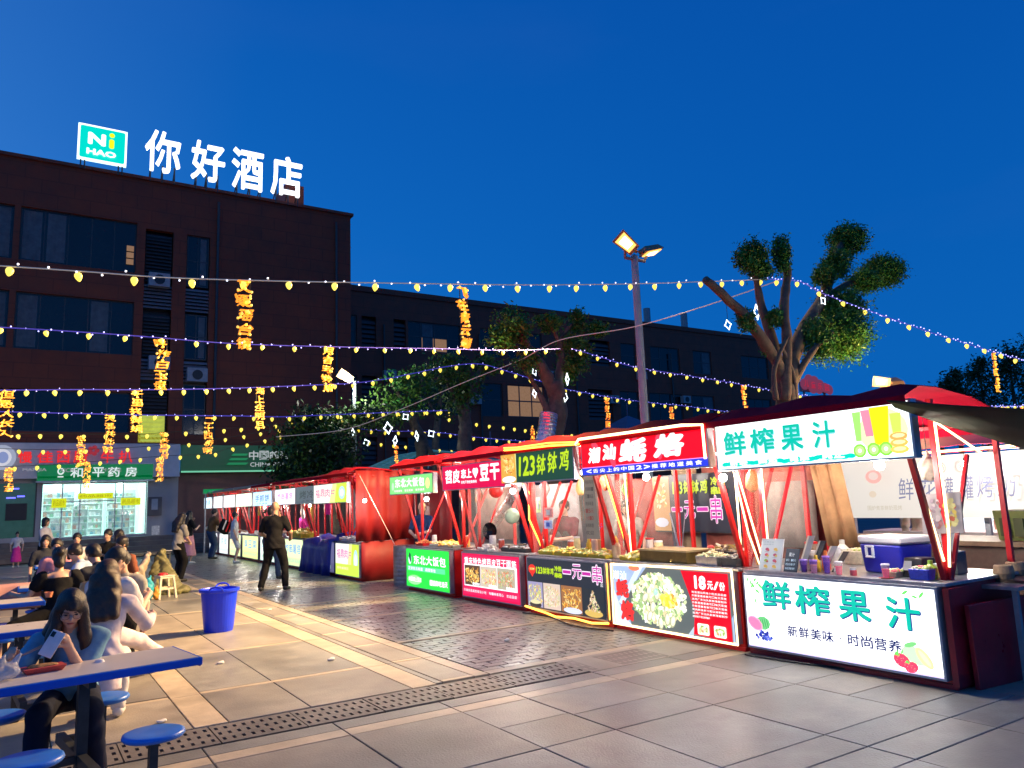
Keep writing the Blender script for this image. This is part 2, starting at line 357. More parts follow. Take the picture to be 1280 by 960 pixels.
# near field
YN = [.35, 1.05, 1.75, 2.45, 2.83, 3.46, 4.13, 4.48, 5.0, 5.60]; XN = [-1.7, -.75, .20, 1.15, 2.10, 3.02, 3.65, 4.65, 5.65, 6.6, 7.6]
YN = [.9, 1.87, 2.83, 3.46, 4.45, 5.58]
for j in range(len(YN) - 1):
    for a, b in zip(XN[:-1], XN[1:]):
        if j == 4 and a >= 3.6: slab(a, b, YN[j], 4.95, rm()); slab(a, b, 4.95, 5.58, rm())
        elif a >= 3.0 and random.random() < .8: mid = (YN[j] + YN[j + 1]) / 2; slab(a, b, YN[j], mid, rm()); slab(a, b, mid, YN[j + 1], rm())
        else: slab(a, b, YN[j], YN[j + 1], rm())
for a, b in zip(XN[:-1], XN[1:]):
    slab(a, b, 5.58, 5.76, STRIP, 'border_strip'); slab(a, b, 5.76, 5.98, PAV2)
for a, b in zip(XN[7:-1], XN[8:]): slab(a, b, 5.98, 6.6, rm())
for k in range(9): slab(3.88 + k * .95, 4.83 + k * .95, 6.58, 6.72, STRIP, 'border_strip')
# drain covers, slots are real holes
def grate(L=.62, Wd=.50):
    b = MB(); nx, ny = 9, 3; t = .03
    xs = [0]; hole = []
    px_ = L / nx; py_ = Wd / (ny + .6)
    X = [0]; 
    for i in range(nx): X += [i * px_ + px_ * .32, i * px_ + px_ * .68]
    X.append(L); Y = [0]
    for j in range(ny): o = Wd * .07 + j * Wd * .30; Y += [o + Wd * .06, o + Wd * .20]
    Y.append(Wd)
    for i in range(len(X) - 1):
        for j in range(len(Y) - 1):
            if i % 2 == 1 and j % 2 == 1:
                for (p, q) in (((X[i], Y[j]), (X[i + 1], Y[j])), ((X[i + 1], Y[j]), (X[i + 1], Y[j + 1])), ((X[i + 1], Y[j + 1]), (X[i], Y[j + 1])), ((X[i], Y[j + 1]), (X[i], Y[j]))):
                    b.add([(p[0], p[1], 0), (q[0], q[1], 0), (q[0], q[1], -t), (p[0], p[1], -t)], [(0, 3, 2, 1)])
            else: b.add([(X[i], Y[j], 0), (X[i + 1], Y[j], 0), (X[i + 1], Y[j + 1], 0), (X[i], Y[j + 1], 0)], [(0, 1, 2, 3)])
    for (p, q) in (((0, 0), (L, 0)), ((L, 0), (L, Wd)), ((L, Wd), (0, Wd)), ((0, Wd), (0, 0))): b.add([(p[0], p[1], 0), (q[0], q[1], 0), (q[0], q[1], -t), (p[0], p[1], -t)], [(0, 3, 2, 1)])
    return b.mesh('drain_cover')
GM = grate(); GM.materials.append(mat('drain_cover_concrete', (.17, .15, .13), .5, var=.3, vs=9, bump=.3, dirt=.6))
ch = MB(); ch.add([(-2, 5.98, -.03), (5.7, 5.98, -.03), (5.7, 6.56, -.03), (-2, 6.56, -.03)], [(0, 1, 2, 3)])
dc = ch.build('drain_channel', mat('drain_dark', (.008, .008, .008), .9, var=0), ground)
for k in range(12):
    o = bpy.data.objects.new('drain_cover', GM); COL.objects.link(o); o.parent = ground; o.location = (-1.85 + k * .63, 6.02, random.uniform(-.002, .002)); o.rotation_euler.z = random.uniform(-.006, .006)
# brick pavers right field
bw, bd = .245, .122; nb = 0; rest = MB()
strips = [6.72, 8.84, 11.15, 13.42, 15.92, 18.4, 20.8, 23.2, 25.6, 28.0, 30.4, 32.6]
for sy in strips[1:]:
    for k in range(3): slab(3.88 + k * 1.15, 5.03 + k * 1.15, sy - .10, sy, STRIP, 'border_strip')
for si in range(len(strips) - 1):
    y = strips[si]; r = 0
    while y + bd < strips[si + 1] - .08:
        x = 3.89 - (bw / 2 if r % 2 else 0); 
        while x < 7.25:
            a = max(x, 3.89)
            if x + bw - a > .03:
                mt = BRK if random.random() < .6 else BRK2
                if nb < 300 and x < 6.4: slab(a, x + bw, y, y + bd, mt, 'brick_paver', .012); nb += 1
                else:
                    z = random.uniform(-.003, .002); e = .006; rest.add([(a + e, y + e, z), (x + bw - e, y + e, z), (x + bw - e, y + bd - e, z), (a + e, y + bd - e, z), (a + e, y + e, -.03), (x + bw - e, y + e, -.03), (a + e, y + bd - e, -.03)], [(0, 1, 2, 3), (4, 5, 1, 0), (6, 4, 0, 3)])
            x += bw
        y += bd; r += 1
rest.build('brick_pavers_further_off', BRK, ground, kind='stuff')
# ------------------------------------------------------------------ buildings
BRED = mat('red_brown_cladding', (.24, .044, .013), .7, var=.2, vs=1.3, bump=.2, bs=8)
BRED2 = mat('dark_brown_cladding', (.24, .05, .022), .7, var=.2, vs=1.3)
def joints(M, sx=1.0, sz=1.0, k=1.2):
    n = M.node_tree.nodes; l = M.node_tree.links; p = n['Principled BSDF']; src = p.inputs['Base Color'].links[0].from_socket
    g = n.new('ShaderNodeNewGeometry'); sp = n.new('ShaderNodeSeparateXYZ'); cb = n.new('ShaderNodeCombineXYZ'); l.new(g.outputs['Position'], sp.inputs[0]); l.new(sp.outputs[0], cb.inputs[0]); l.new(sp.outputs[2], cb.inputs[1])
    b = n.new('ShaderNodeTexBrick'); b.inputs['Scale'].default_value = 1; b.inputs['Brick Width'].default_value = sx; b.inputs['Row Height'].default_value = sz; b.inputs['Mortar Size'].default_value = .022; b.inputs['Color1'].default_value = (1, 1, 1, 1); b.inputs['Color2'].default_value = (.90, .90, .92, 1); b.inputs['Mortar'].default_value = (k * .6, k * .6, k * .6, 1)
    l.new(cb.outputs[0], b.inputs['Vector']); m = n.new('ShaderNodeMixRGB'); m.blend_type = 'MULTIPLY'; m.inputs[0].default_value = 1; l.new(src, m.inputs[1]); l.new(b.outputs['Color'], m.inputs[2]); l.new(m.outputs[0], p.inputs['Base Color'])
joints(BRED, 1.2, .6); joints(BRED2, 1.4, .7)
FRAME = mat('window_frame_dark', (.05, .05, .05), .5, var=.2)
LOUV = mat('grey_louvre', (.06, .05, .05), .6, var=.2)
CURT = mat('pale_curtain', (.10, .12, .13), .8, var=.3, vs=4)
YH = 35.55
def wall_open(x0, x1, z0, z1, y, ops, th=.3, thz=None):
    """wall sheet facing -Y with real openings and reveals"""
    b = MB(); X = sorted({x0, x1} | {o[0] for o in ops} | {o[1] for o in ops}); Z = sorted({z0, z1} | {o[2] for o in ops} | {o[3] for o in ops})
    for i in range(len(X) - 1):
        for j in range(len(Z) - 1):
            cx = (X[i] + X[i + 1]) / 2; cz = (Z[j] + Z[j + 1]) / 2
            if any(o[0] < cx < o[1] and o[2] < cz < o[3] for o in ops): continue
            b.add([(X[i], y, Z[j]), (X[i + 1], y, Z[j]), (X[i + 1], y, Z[j + 1]), (X[i], y, Z[j + 1])], [(0, 1, 2, 3)])
    for a, c, d, e in ops:
        for p, q in (((a, d), (c, d)), ((c, d), (c, e)), ((c, e), (a, e)), ((a, e), (a, d))):
            b.add([(p[0], y, p[1]), (q[0], y, q[1]), (q[0], y + th, q[1]), (p[0], y + th, p[1])], [(0, 1, 2, 3)])
    return b
def window(parent, x0, x1, z0, z1, y, nx, nz=1, lit=(), curt=(), glass=GLASSD, fr=FRAME, w=.05):
    f = MB(); f.box(x0, x1, y, y + .06, z0, z0 + w); f.box(x0, x1, y, y + .06, z1 - w, z1); f.box(x0, x0 + w, y - .002, y + .062, z0 + w, z1 - w); f.box(x1 - w, x1, y - .002, y + .062, z0 + w, z1 - w)
    px_ = (x1 - x0) / nx; pz_ = (z1 - z0) / nz
    for i in range(1, nx): f.box(x0 + i * px_ - w / 2, x0 + i * px_ + w / 2, y + .003, y + .057, z0 + w, z1 - w)
    for j in range(1, nz): f.box(x0 + w, x1 - w, y + .006, y + .054, z0 + j * pz_ - w / 2, z0 + j * pz_ + w / 2)
    fo = f.build('window', fr, parent)
    for i in range(nx):
        for j in range(nz):
            b = MB(); b.box(x0 + i * px_ + w / 2, x0 + (i + 1) * px_ - w / 2, y + .02, y + .03, z0 + j * pz_ + w / 2, z0 + (j + 1) * pz_ - w / 2)
            mt = glass
            if (i, j) in lit or (i, -1) in lit: mt = mat('lit_pane', (.3, .2, .1), .3, emit=(.75, .38, .14), es=.28, var=.3)
            b.build('pane', mt, fo)
            if i in curt and j == 0:
                c = MB(); n = 10; X0 = x0 + i * px_ + .1; X1 = x0 + (i + 1) * px_ - .1
                c.sheet([[(X0 + (X1 - X0) * k / n, y + .012 + .004 * (k % 2), z) for k in range(n + 1)] for z in (z0 + .1, z1 - .1)]); c.build('curtain', CURT, fo)
def louvres(parent, x0, x1, z0, z1, y, name='louvre', mt=LOUV, sp=.16):
    f = MB(); n = int((z1 - z0) / sp)
    for i in range(n):
        z = z0 + i * sp; f.add([(x0, y, z), (x1, y, z), (x1, y + .12, z + sp * .8), (x0, y + .12, z + sp * .8)], [(0, 1, 2, 3)]); f.add([(x0, y, z), (x0, y, z + .02), (x1, y, z + .02), (x1, y, z)], [(0, 3, 2, 1)])
    f.build(name, mt, parent)
def P2(x, y, Y=YH): p = ony(x, y, Y); return p.x, p.z
hb = thing('hotel_building', 'tall red brown building carrying the white rooftop hotel letters', 'building', (0, YH, 0))
def Hb(b): b.o = Vector((0, -YH, 0)); return b
def rc(xa, ya, xb, yb): a = P2(xa, ya); b = P2(xb, yb); return (a[0], b[0], min(a[1], b[1]), max(a[1], b[1]))
ops = []
zA1, zA0 = P2(100, 268)[1], P2(100, 333)[1]; zB1, zB0 = P2(100, 371)[1], P2(100, 440)[1]; zC1, zC0 = P2(90, 488)[1], P2(90, 540)[1]
xw0, xw1 = P2(24, 300)[0], P2(171, 300)[0]; xm0, xm1 = P2(-60, 300)[0], P2(16, 300)[0]
xs0, xs1 = P2(182, 300)[0], P2(217, 300)[0]; xt0, xt1 = P2(234, 300)[0], P2(263, 300)[0]
for z0, z1 in ((zA0, zA1), (zB0, zB1), (zC0, zC1)): ops += [(xw0, xw1, z0, z1), (-5.5, xm1, z0, z1)]
zt = P2(200, 288)[1]; zb = 5.0
ops += [(xs0, xs1, zb, zt), (xt0, xt1, zb, zt)]
GR = [(-5.5, .45, .9, 3.0), (.62, 4.42, .8, 3.02)]
b = wall_open(-14, 13.47, 4.55, 16.38, 0, [(a, c, d, e) for a, c, d, e in ops]); b.build('wall', BRED, hb)
b = MB(); b.add([(13.47, 0, -.03), (13.47, 16, -.03), (13.47, 16, 16.38), (13.47, 0, 16.38)], [(0, 1, 2, 3)]); b.box(-14, 13.6, -.12, .5, 16.38, 16.52); b.add([(-14, .5, 16.38), (13.47, .5, 16.38), (13.47, 16, 16.38), (-14, 16, 16.38)], [(0, 1, 2, 3)]); b.build('parapet', BRED2, hb)
b = MB(); b.box(-14, 13.2, .5, .6, 4.5, 16.6); b.build('dark_backing_sheet', BLACK, hb)  # black sheet behind the openings, stands in for unlit rooms
# ground floor: shop left, pillar walls, brown wall right
b = wall_open(-14, 5.62, .72, 4.6, -.02, GR, .25); b.build('shopfront_wall', mat('pale_render', (.42, .38, .36), .7, var=.1, vs=2), hb)
b = MB(); b.box(5.62, 13.45, -.03, .3, 0, 3.4); b.build('lower_wall', mat('brown_wall_tiles', (.20, .07, .045), .55, var=.25, vs=1.5), hb)
for z0, z1, curts in ((zA0, zA1, (0, 1)), (zB0, zB1, (0, 3)), (zC0, zC1, ())):
    window(hb, xw0, xw1, z0, z1, .15, 5, 1, lit=((4, 0),) if 0 else (), curt=curts); window(hb, -5.5, xm1, z0, z1, .15, 4, 1, curt=(3,))
# one lit small casement in the top window
b = MB(); a0 = P2(159, 305); a1 = P2(167, 331); n3 = 3
fo = None
for k in range(3):
    zz0 = a1[1] + (a0[1] - a1[1]) * k / 3; b = MB(); b.box(a0[0], a1[0], .1, .13, zz0 + .03, zz0 + (a0[1] - a1[1]) / 3 - .03); b.build('lit_pane', mat('lit_pane', (.3, .2, .1), .3, emit=(.75, .38, .14), es=.28, var=.3), hb)
for z0, z1 in ((zA0 - .3, zt), (zB0, zA0 - 1.6), (zb, zC1 + .5)):
    louvres(hb, xs0 + .05, xs1 - .05, z0, z1, .05)
    window(hb, xt0 + .03, xt1 - .03, z0, z1, .12, 2, 2, curt=(1,) if z0 > 8 else ())
louvres(hb, xt0, xt1, zA0 - 1.5, zA0 - .35, .02, 'spandrel_louvre', mat('spandrel', (.22, .18, .19), .6)); louvres(hb, xs0, xs1, zA0 - 1.5, zA0 - .35, .0, 'spandrel_louvre', mat('spandrel', (.22, .18, .19), .6))
louvres(hb, xs0, xs1, zC1 + .6, zC1 + 1.6, .0, 'spandrel_louvre', mat('spandrel', (.22, .18, .19), .6)); louvres(hb, xt0, xt1, zC1 + .6, zC1 + 1.6, .0, 'spandrel_louvre', mat('spandrel', (.22, .18, .19), .6))
# lit yellow-green stairwell louvre
q0 = P2(172, 553); q1 = P2(206, 520)
b = MB(); b.box(q0[0], q1[0], .0, .04, q0[1], q1[1])
for k in range(6): z = q0[1] + (q1[1] - q0[1]) * (k + .2) / 6; b.box(q0[0] + .1, q1[0] - .1, -.05, -.003, z, z + .09)
b.build('lit_louvre', mat('yellow_lit_louvre', (.5, .5, .1), .5, emit=(.55, .62, .06), es=.55, var=.4, vs=3), hb)
# roof boxes behind the letters
for xa, xb, yt in ((313, 333, 232), (366, 389, 218)):
    b = MB(); p = P2(xa, yt); q = P2(xb, yt); b.box(p[0], q[0], 1.2, 3.0, 16.38, p[1]); b.build('roof_box', BRED2, hb)
# roof letters (hotel sign)
LET = mat('letter_white_lit', (1, 1, 1), .4, emit=(.93, .97, 1), es=1.5, var=0)
hs = thing('rooftop_hotel_sign', 'glowing white rooftop characters on steel props', 'sign', (0, YH - .2, 16.9))
Zb = 16.9
def letter(ch, xa, ya, xb, yb, parent, mt, ext=.10, bold=.03, Y=YH - .2, base=16.9, name='character'):
    p = ony(xa, (ya), Y); q = ony(xb, yb, Y); v, f, lo, w, h = glyph(ch, 0, .06); bb = MB()
    for k in range(9):
        dx, dy = (0, 0) if k == 8 else (.012 * math.cos(k * .7854), .012 * math.sin(k * .7854))
        P = [((a[0] + dx - lo[0]) / w * (q.x - p.x) + p.x, -a[2] * 1.2 - k * .0006, (a[1] + dy - lo[1]) / h * (q.z - p.z) + p.z - base) for a in v]
        bb.add(P, f)
    return bb.build(name, mt, parent)
for ch, a in zip('你好酒店', ((181, 211, 226, 170), (239, 222, 281, 183), (290, 233, 329, 192), (339, 241, 377, 201))):
    letter(ch, a[0], a[1], a[2], a[3], hs, LET)
for x in (188, 203, 218, 245, 258, 272, 296, 312, 325, 345, 360, 372):
    b = MB(); p = ony(x, 215 + (x - 200) * .17, YH - .1); b.tube([(p.x, .1, -.55), (p.x, .1, p.z - 16.9 + .3)], .035, 6); b.tube([(p.x, .1, p.z - 17.0 + .3), (p.x + .05, 1.2, -.55)], .03, 5); b.build('steel_prop', DSTEEL, hs)
lg = thing('hotel_logo_sign', 'turquoise rooftop logo board with white edge reading Ni HAO', 'sign', (0, YH - .2, 16.9))
p = ony(96, 197, YH - .2); q = ony(160, 156, YH - .2); w = q.x - p.x; h = 1.62
def rrect(x, y, w, h, r, n=5):
    P = []
    for cx, cz, a0 in ((x + w - r, y + r, -90), (x + w - r, y + h - r, 0), (x + r, y + h - r, 90), (x + r, y + r, 180)):
        for i in range(n + 1): a = math.radians(a0 + 90 * i / n); P.append((cx + r * math.cos(a), cz + r * math.sin(a)))
    return P
A = Art((p.x, 0, p.z - 16.9), (1, 0, 0), (0, 0, 1), (0, -1, 0), 3e-3)
A.poly(rrect(0, 0, w, h, .12), (1, 1, 1)); A.poly(rrect(.08, .08, w - .16, h - .16, .08), (.0, .50, .40)); A.text('N', w * .20, h * .45, w * .36, h * .34, (1, 1, 1), .06)
A.text('ı', w * .63, h * .42, w * .10, h * .26, (.75, .85, 0), .08); A.ell(w * .68, h * .79, w * .055, w * .055, (.75, .85, 0)); A.text('HAO', w * .18, h * .15, w * .6, h * .17, (1, 1, 1), .06)
A.build('printed_face', lg, 1.3)
b = MB(); b.box(p.x, p.x + w, .01, .15, p.z - 16.9, p.z - 16.9 + h); b.build('box', mat('logo_side', (.8, .8, .8), emit=(.6, .9, .9), es=1.5, var=0), lg)
for x in (.15, .3, w - .3, w - .15): b = MB(); b.tube([(p.x + x, .08, -.55), (p.x + x, .08, p.z - 16.9)], .03, 6); b.build('steel_prop', DSTEEL, lg)
# shop signboard + China Post board
sgn = thing('shop_signboard', 'wide grey white shop fascia with red characters above the pharmacy', 'sign', (0, YH - .25, 0))
b = MB(); b.box(-5.5, 5.6, -.12, .2, 3.22, 4.55); b.box(-5.5, 5.6, -.2, -.12, 3.16, 3.24); b.build('board', mat('fascia_grey', (.68, .60, .56), .5, var=.12, vs=2), sgn)
A = Art((0, -.121, 0), (1, 0, 0), (0, 0, 1), (0, -1, 0), 6e-3); RB = (.75, .02, .02)
for ch, xa, xb in zip('慢佳西厨牛扒', (22, 46, 70, 91, 125, 147), (41, 67, 88, 110, 142, 165)):
    p = ony(xa, 579, YH - .37); q = ony(xb, 564, YH - .37); A.text(ch, p.x, p.z, q.x - p.x, q.z - p.z, RB, .035)
p = ony(116, 564, YH - .37)
for k in range(5): A.ell(p.x + .13 * math.cos(k * 1.257), p.z + .13 * math.sin(k * 1.257), .09, .09, (.3, .02, .03))
for t, xa, xb in (('MANJIA', 28, 58), ('XICHU', 74, 97), ('M·QUE', 126, 150)):
    p = ony(xa, 591, YH - .37); q = ony(xb, 587, YH - .37); A.text(t, p.x, p.z, q.x - p.x, .16, (.30, .28, .30), .01)
p = ony(2, 573, YH - .37); A.ell(p.x, p.z, .48, .48, (.30, .33, .42), n=20); A.ell(p.x, p.z, .33, .33, (.55, .55, .6), n=20); A.ell(p.x + .05, p.z, .18, .22, (.2, .25, .45), n=16)
A.build('fascia_print', sgn, mt=mat('print_flat', attr=True, rough=.5, emit=(1, 1, 1), es=.9))
cp = thing('post_office_signboard', 'dark green post office fascia with white lettering', 'sign', (0, YH - .25, 0))
b = MB(); b.box(5.66, 13.3, -.1, .2, 3.36, 4.52); b.build('board', mat('post_green', (.015, .10, .045), .4, emit=(.01, .10, .03), es=.25, var=.1), cp)
b = MB(); b.box(5.66, 13.3, -.16, -.1, 3.33, 3.40); b.build('lit_edge', mat('green_edge', (.3, .7, .4), emit=(.25, .8, .4), es=.5, var=0), cp)
A = Art((0, -.101, 0), (1, 0, 0), (0, 0, 1), (0, -1, 0), 6e-3); p = ony(311, 575, YH - .35); q = ony(361, 564, YH - .35)
A.chars('中国邮政', p.x, p.z, q.x - p.x, .42, (.75, .8, .75), .08, .03); p = ony(312, 583, YH - .35); q = ony(360, 578, YH - .35); A.text('CHINA POST', p.x, p.z - .02, q.x - p.x, .2, (.75, .8, .75), .02)
p = ony(298, 577, YH - .35)
for k in range(3): A.poly([(p.x - .55 + .1 * k, p.z - .15 + .2 * k), (p.x + .3, p.z - .15 + .2 * k), (p.x + .4, p.z - .05 + .2 * k), (p.x - .45 + .1 * k, p.z - .05 + .2 * k)], (.02, .35, .12))
A.build('post_print', cp, mt=mat('print_post', attr=True, rough=.5, emit=(1, 1, 1), es=.45))
# steps & plinth
st = MB()
for k in range(4): st.box(-14, 9.5, YH - 1.6 + k * .36, YH + (0 if k < 3 else -.05), k * .18, (k + 1) * .18)
stp = st.build('entrance_steps', mat('step_stone', (.16, .125, .10), .6, var=.25, vs=3)); stp['kind'] = 'structure'
# pharmacy
ph = thing('pharmacy', 'brightly lit pharmacy with green fascia and glass front', 'shop', (0, YH, .72))
def pz(y): return P2(110, y)[1] - .72
b = MB(); b.box(.42, 4.55, -.45, -.1, 2.34, 2.98); b.build('fascia', mat('pharmacy_green', (.01, .22, .07), .4, emit=(.0, .22, .06), es=.45, var=.1), ph)
b = MB(); b.box(.38, 4.6, -.5, -.08, 2.98, 3.03); b.box(.38, 4.6, -.5, -.08, 2.28, 2.338); b.build('fascia_trim', STEEL, ph)
A = Art((.42, -.452, 2.34), (1, 0, 0), (0, 0, 1), (0, -1, 0), 6e-3); W_ = (.75, .85, .8)
for c, x in zip('和平药房', (1.12, 1.88, 2.44, 3.06)): A.text(c, x, .12, .44, .40, W_, .03)
A.ell(.78, .36, .12, .14, W_, n=14); A.ell(.78, .37, .07, .09, (.0, .3, .1), n=12); A.rect(.68, .12, .2, .05, W_)
A.build('lettering', ph, .8)
LITP = mat('pharmacy_interior', (.60, .75, .70), .6, emit=(.46, .80, .74), es=.95, var=.15, vs=1)  # room emits, its shelves and goods too, standing in for tube light
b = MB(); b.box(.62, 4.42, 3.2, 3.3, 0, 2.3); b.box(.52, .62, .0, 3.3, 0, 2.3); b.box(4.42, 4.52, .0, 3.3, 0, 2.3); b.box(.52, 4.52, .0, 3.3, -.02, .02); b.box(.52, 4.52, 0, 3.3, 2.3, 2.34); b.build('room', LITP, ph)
b = MB()
for x in (1.2, 2.4, 3.6): b.box(x - .1, x + .1, .4, 3.0, 2.26, 2.29)
b.build('ceiling_tube', mat('cool_tube', (1, 1, 1), emit=(.8, 1, .95), es=7, var=0), ph)
goods = MB(); R = random.Random(3)
for x0, x1, y, zt in ((.7, 1.9, 2.9, 2.0), (2.0, 3.0, 2.9, 2.0), (3.1, 4.3, 2.9, 2.0), (1.75, 2.35, 1.6, 1.35), (3.05, 3.9, 1.2, 1.1), (.95, 1.5, 1.0, .8)):
    shelf = MB(); shelf.box(x0, x1, y, y + .02, 0.02, zt); shelf.box(x0, x0 + .03, y - .3, y - .001, .02, zt); shelf.box(x1 - .03, x1, y - .3, y - .001, .02, zt)
    z = .1
    while z < zt - .1:
        shelf.box(x0 + .032, x1 - .032, y - .3, y - .002, z, z + .02); x = x0 + .05
        while x < x1 - .15:
            w = R.uniform(.06, .14); hgt = R.uniform(.1, .2); c = R.choice([(.7, .8, .8), (.5, .7, .75), (.8, .8, .6), (.2, .5, .6), (.7, .4, .3), (.3, .6, .4), (.85, .9, .9), (.85, .9, .9)])
            goods.box(x, x + w - .01, y - .25, y - .06, z + .021, z + .02 + hgt, c); x += w
        z += .27
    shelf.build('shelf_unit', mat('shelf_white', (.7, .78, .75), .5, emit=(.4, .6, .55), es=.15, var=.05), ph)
goods.build('boxed_goods', mat('goods_lit', attr=True, rough=.5, emit=(1, 1, 1), es=.25), ph, attr=True, kind='stuff')
f = MB()
for x in (.62, 1.32, 1.95, 3.22, 3.5, 4.38): f.box(x - .02, x + .02, -.02, .04, .02, 2.3)
f.box(.62, 4.4, -.015, .035, 2.22, 2.3); f.box(.62, 4.4, -.015, .035, .02, .12); f.box(1.34, 3.2, -.012, .03, 1.5, 1.54); f.build('door_frame', STEEL, ph)
for a, c in ((.64, 1.3), (1.34, 1.93), (1.97, 3.2), (3.52, 4.36)):
    b = MB(); b.box(a, c, .0, .008, .12, 2.22); b.build('glass_pane', mat('shop_glass', (.8, .9, .9), .05, alpha=.12, var=0), ph)
YB = lambda a, c, z0, z1: None
A = Art((0, -.06, 0), (1, 0, 0), (0, 0, 1), (0, -1, 0), 6e-3); YE = (.62, .68, .0)
for xa, xb, ya, yb in ((64, 83, 635, 623), (97, 141, 624, 616), (150, 175, 632, 622)):
    p = P2(xa, ya); q = P2(xb, yb); A.rect(p[0], p[1] - .72, q[0] - p[0], q[1] - p[1], YE)
    A.chars('药品超市', p[0] + .05, p[1] - .72 + .06, q[0] - p[0] - .1, (q[1] - p[1]) - .12, (.35, .30, 0), .1, .02)
A.build('yellow_banner', ph, .9)
plight('pharmacy_light', (2.4, 1.5, 2.0), (.75, 1, .92), 45, .3, ph)
# notice board + white notice, wall lamp
nb_ = thing('wall_notice_board', 'dark framed notice board with a white sheet beside the pharmacy', 'notice board', (0, YH - .1, 0)); p = P2(184, 645); q = P2(202, 621)
b = MB(); b.box(p[0], q[0], -.05, 0, p[1], q[1]); b.build('frame', mat('notice_dark', (.05, .05, .07), .4), nb_)
b = MB(); b.box(p[0] + .13, q[0] - .16, -.06, -.052, p[1] + .25, q[1] - .08); b.build('paper_sheet', mat('paper', (.5, .48, .46), .8), nb_)
p = P2(189, 669); q = P2(199, 657); b = MB(); b.box(p[0], q[0], YH - .12, YH - .05, p[1], q[1]); tag(b.build('paper_notice', mat('paper2', (.62, .58, .52), .8, emit=(.5, .45, .4), es=.2, var=.5, vs=14)), 'white paper notice stuck low on the wall right of the pharmacy', 'notice')
# left dark shop front
ds = thing('glass_shopfront', 'dark glass shopfront with blue neon glints left of the pharmacy', 'shop', (0, YH, .72))
for k in range(4):
    b = MB(); b.box(-5.5 + k * 1.49, -4.03 + k * 1.49, .05, .07, .12, 2.3); b.build('glass_pane', mat('dim_green_glass', (.03, .06, .05), .12, emit=(.03, .09, .07), es=.45, var=.5, vs=1.5), ds)
    b = MB(); b.box(-4.04 + k * 1.49 - .03, -4.04 + k * 1.49 + .03, 0, .1, .1, 2.3); b.build('mullion', FRAME, ds)
b = MB(); b.box(-.55, .15, -.03, .04, .85, 1.5); b.build('dark_poster', BLACK, ds)
b = MB()
for x, z, w in ((-.5, 2.05, .35), (-.2, 1.75, .25), (-.55, 1.7, .3), (.0, 1.3, .12)): b.box(x, x + w, -.02, .03, z, z + .05)
b.build('neon_glint_bars', mat('neon_glint_bars', (.1, .1, 1), emit=(.12, .12, 1), es=2.5, var=0), ds)  # glowing bars stand in for neon reflections in the glass
# second, farther building
YF = 44.0
fb = thing('far_brown_building', 'long dark brown building with flat roof behind the trees', 'building', (0, YF, 0))
def PF(x, y): p = ony(x, y, YF); return p.x, p.z
zr0 = PF(440, 363)[1]; zr1 = PF(905, 408)[1]; x1f = PF(962, 410)[0]
fo_ = []
for row, (yy0, yy1) in enumerate(((410, 445), (478, 520), (548, 585))):
    for xa, xb in ((436, 446), (452, 470), (492, 507), (510, 575), (600, 625), (634, 676), (735, 760), (775, 792), (812, 846), (865, 885), (925, 955)):
        a = PF(xa, yy0 + (xa - 600) * .075)[0]; c = PF(xb, 400)[0]; z1 = PF(600, yy0)[1]; z0 = PF(600, yy1)[1]; fo_.append((a, c, z0, z1, row, xa))
b = wall_open(10, x1f, -.03, zr0, 0, [o[:4] for o in fo_], .25); b.build('wall', BRED2, fb)
b = MB(); b.box(10.1, x1f - .1, .5, .6, 0, zr0); b.build('dark_backing_sheet', BLACK, fb)  # black sheet added so no bright sky shows through the openings
b = MB(); b.box(10, x1f + .1, -.1, .5, zr0, zr0 + .35); b.add([(x1f, 0, -.03), (x1f, 12, -.03), (x1f, 12, zr0), (x1f, 0, zr0)], [(0, 1, 2, 3)]); b.add([(10, .5, zr0), (x1f, .5, zr0), (x1f, 12, zr0), (10, 12, zr0)], [(0, 1, 2, 3)]); b.build('parapet', BRED2, fb)
for a, c, z0, z1, row, xa in fo_:
    n = max(1, min(5, int((c - a) / .9)))
    if xa in (452, 492, 735) : louvres(fb, a, c, z0, z1, .08, sp=.3)
    else: window(fb, a, c, z0, z1, .1, n, 2, lit=[(i, j) for i in range(5) for j in (0, 1)] if (row == 1 and xa == 634) else ([(1, 0), (2, 0)] if (row == 0 and xa == 510) else ()), curt=(1,) if xa in (510, 865) else (), w=.09)
for x in (812, 858): b = MB(); p = PF(x, 395); b.tube([(p[0], .3, zr0), (p[0], .3, zr0 + 1.6)], .28, 8); b.build('roof_vent', GREY, fb)
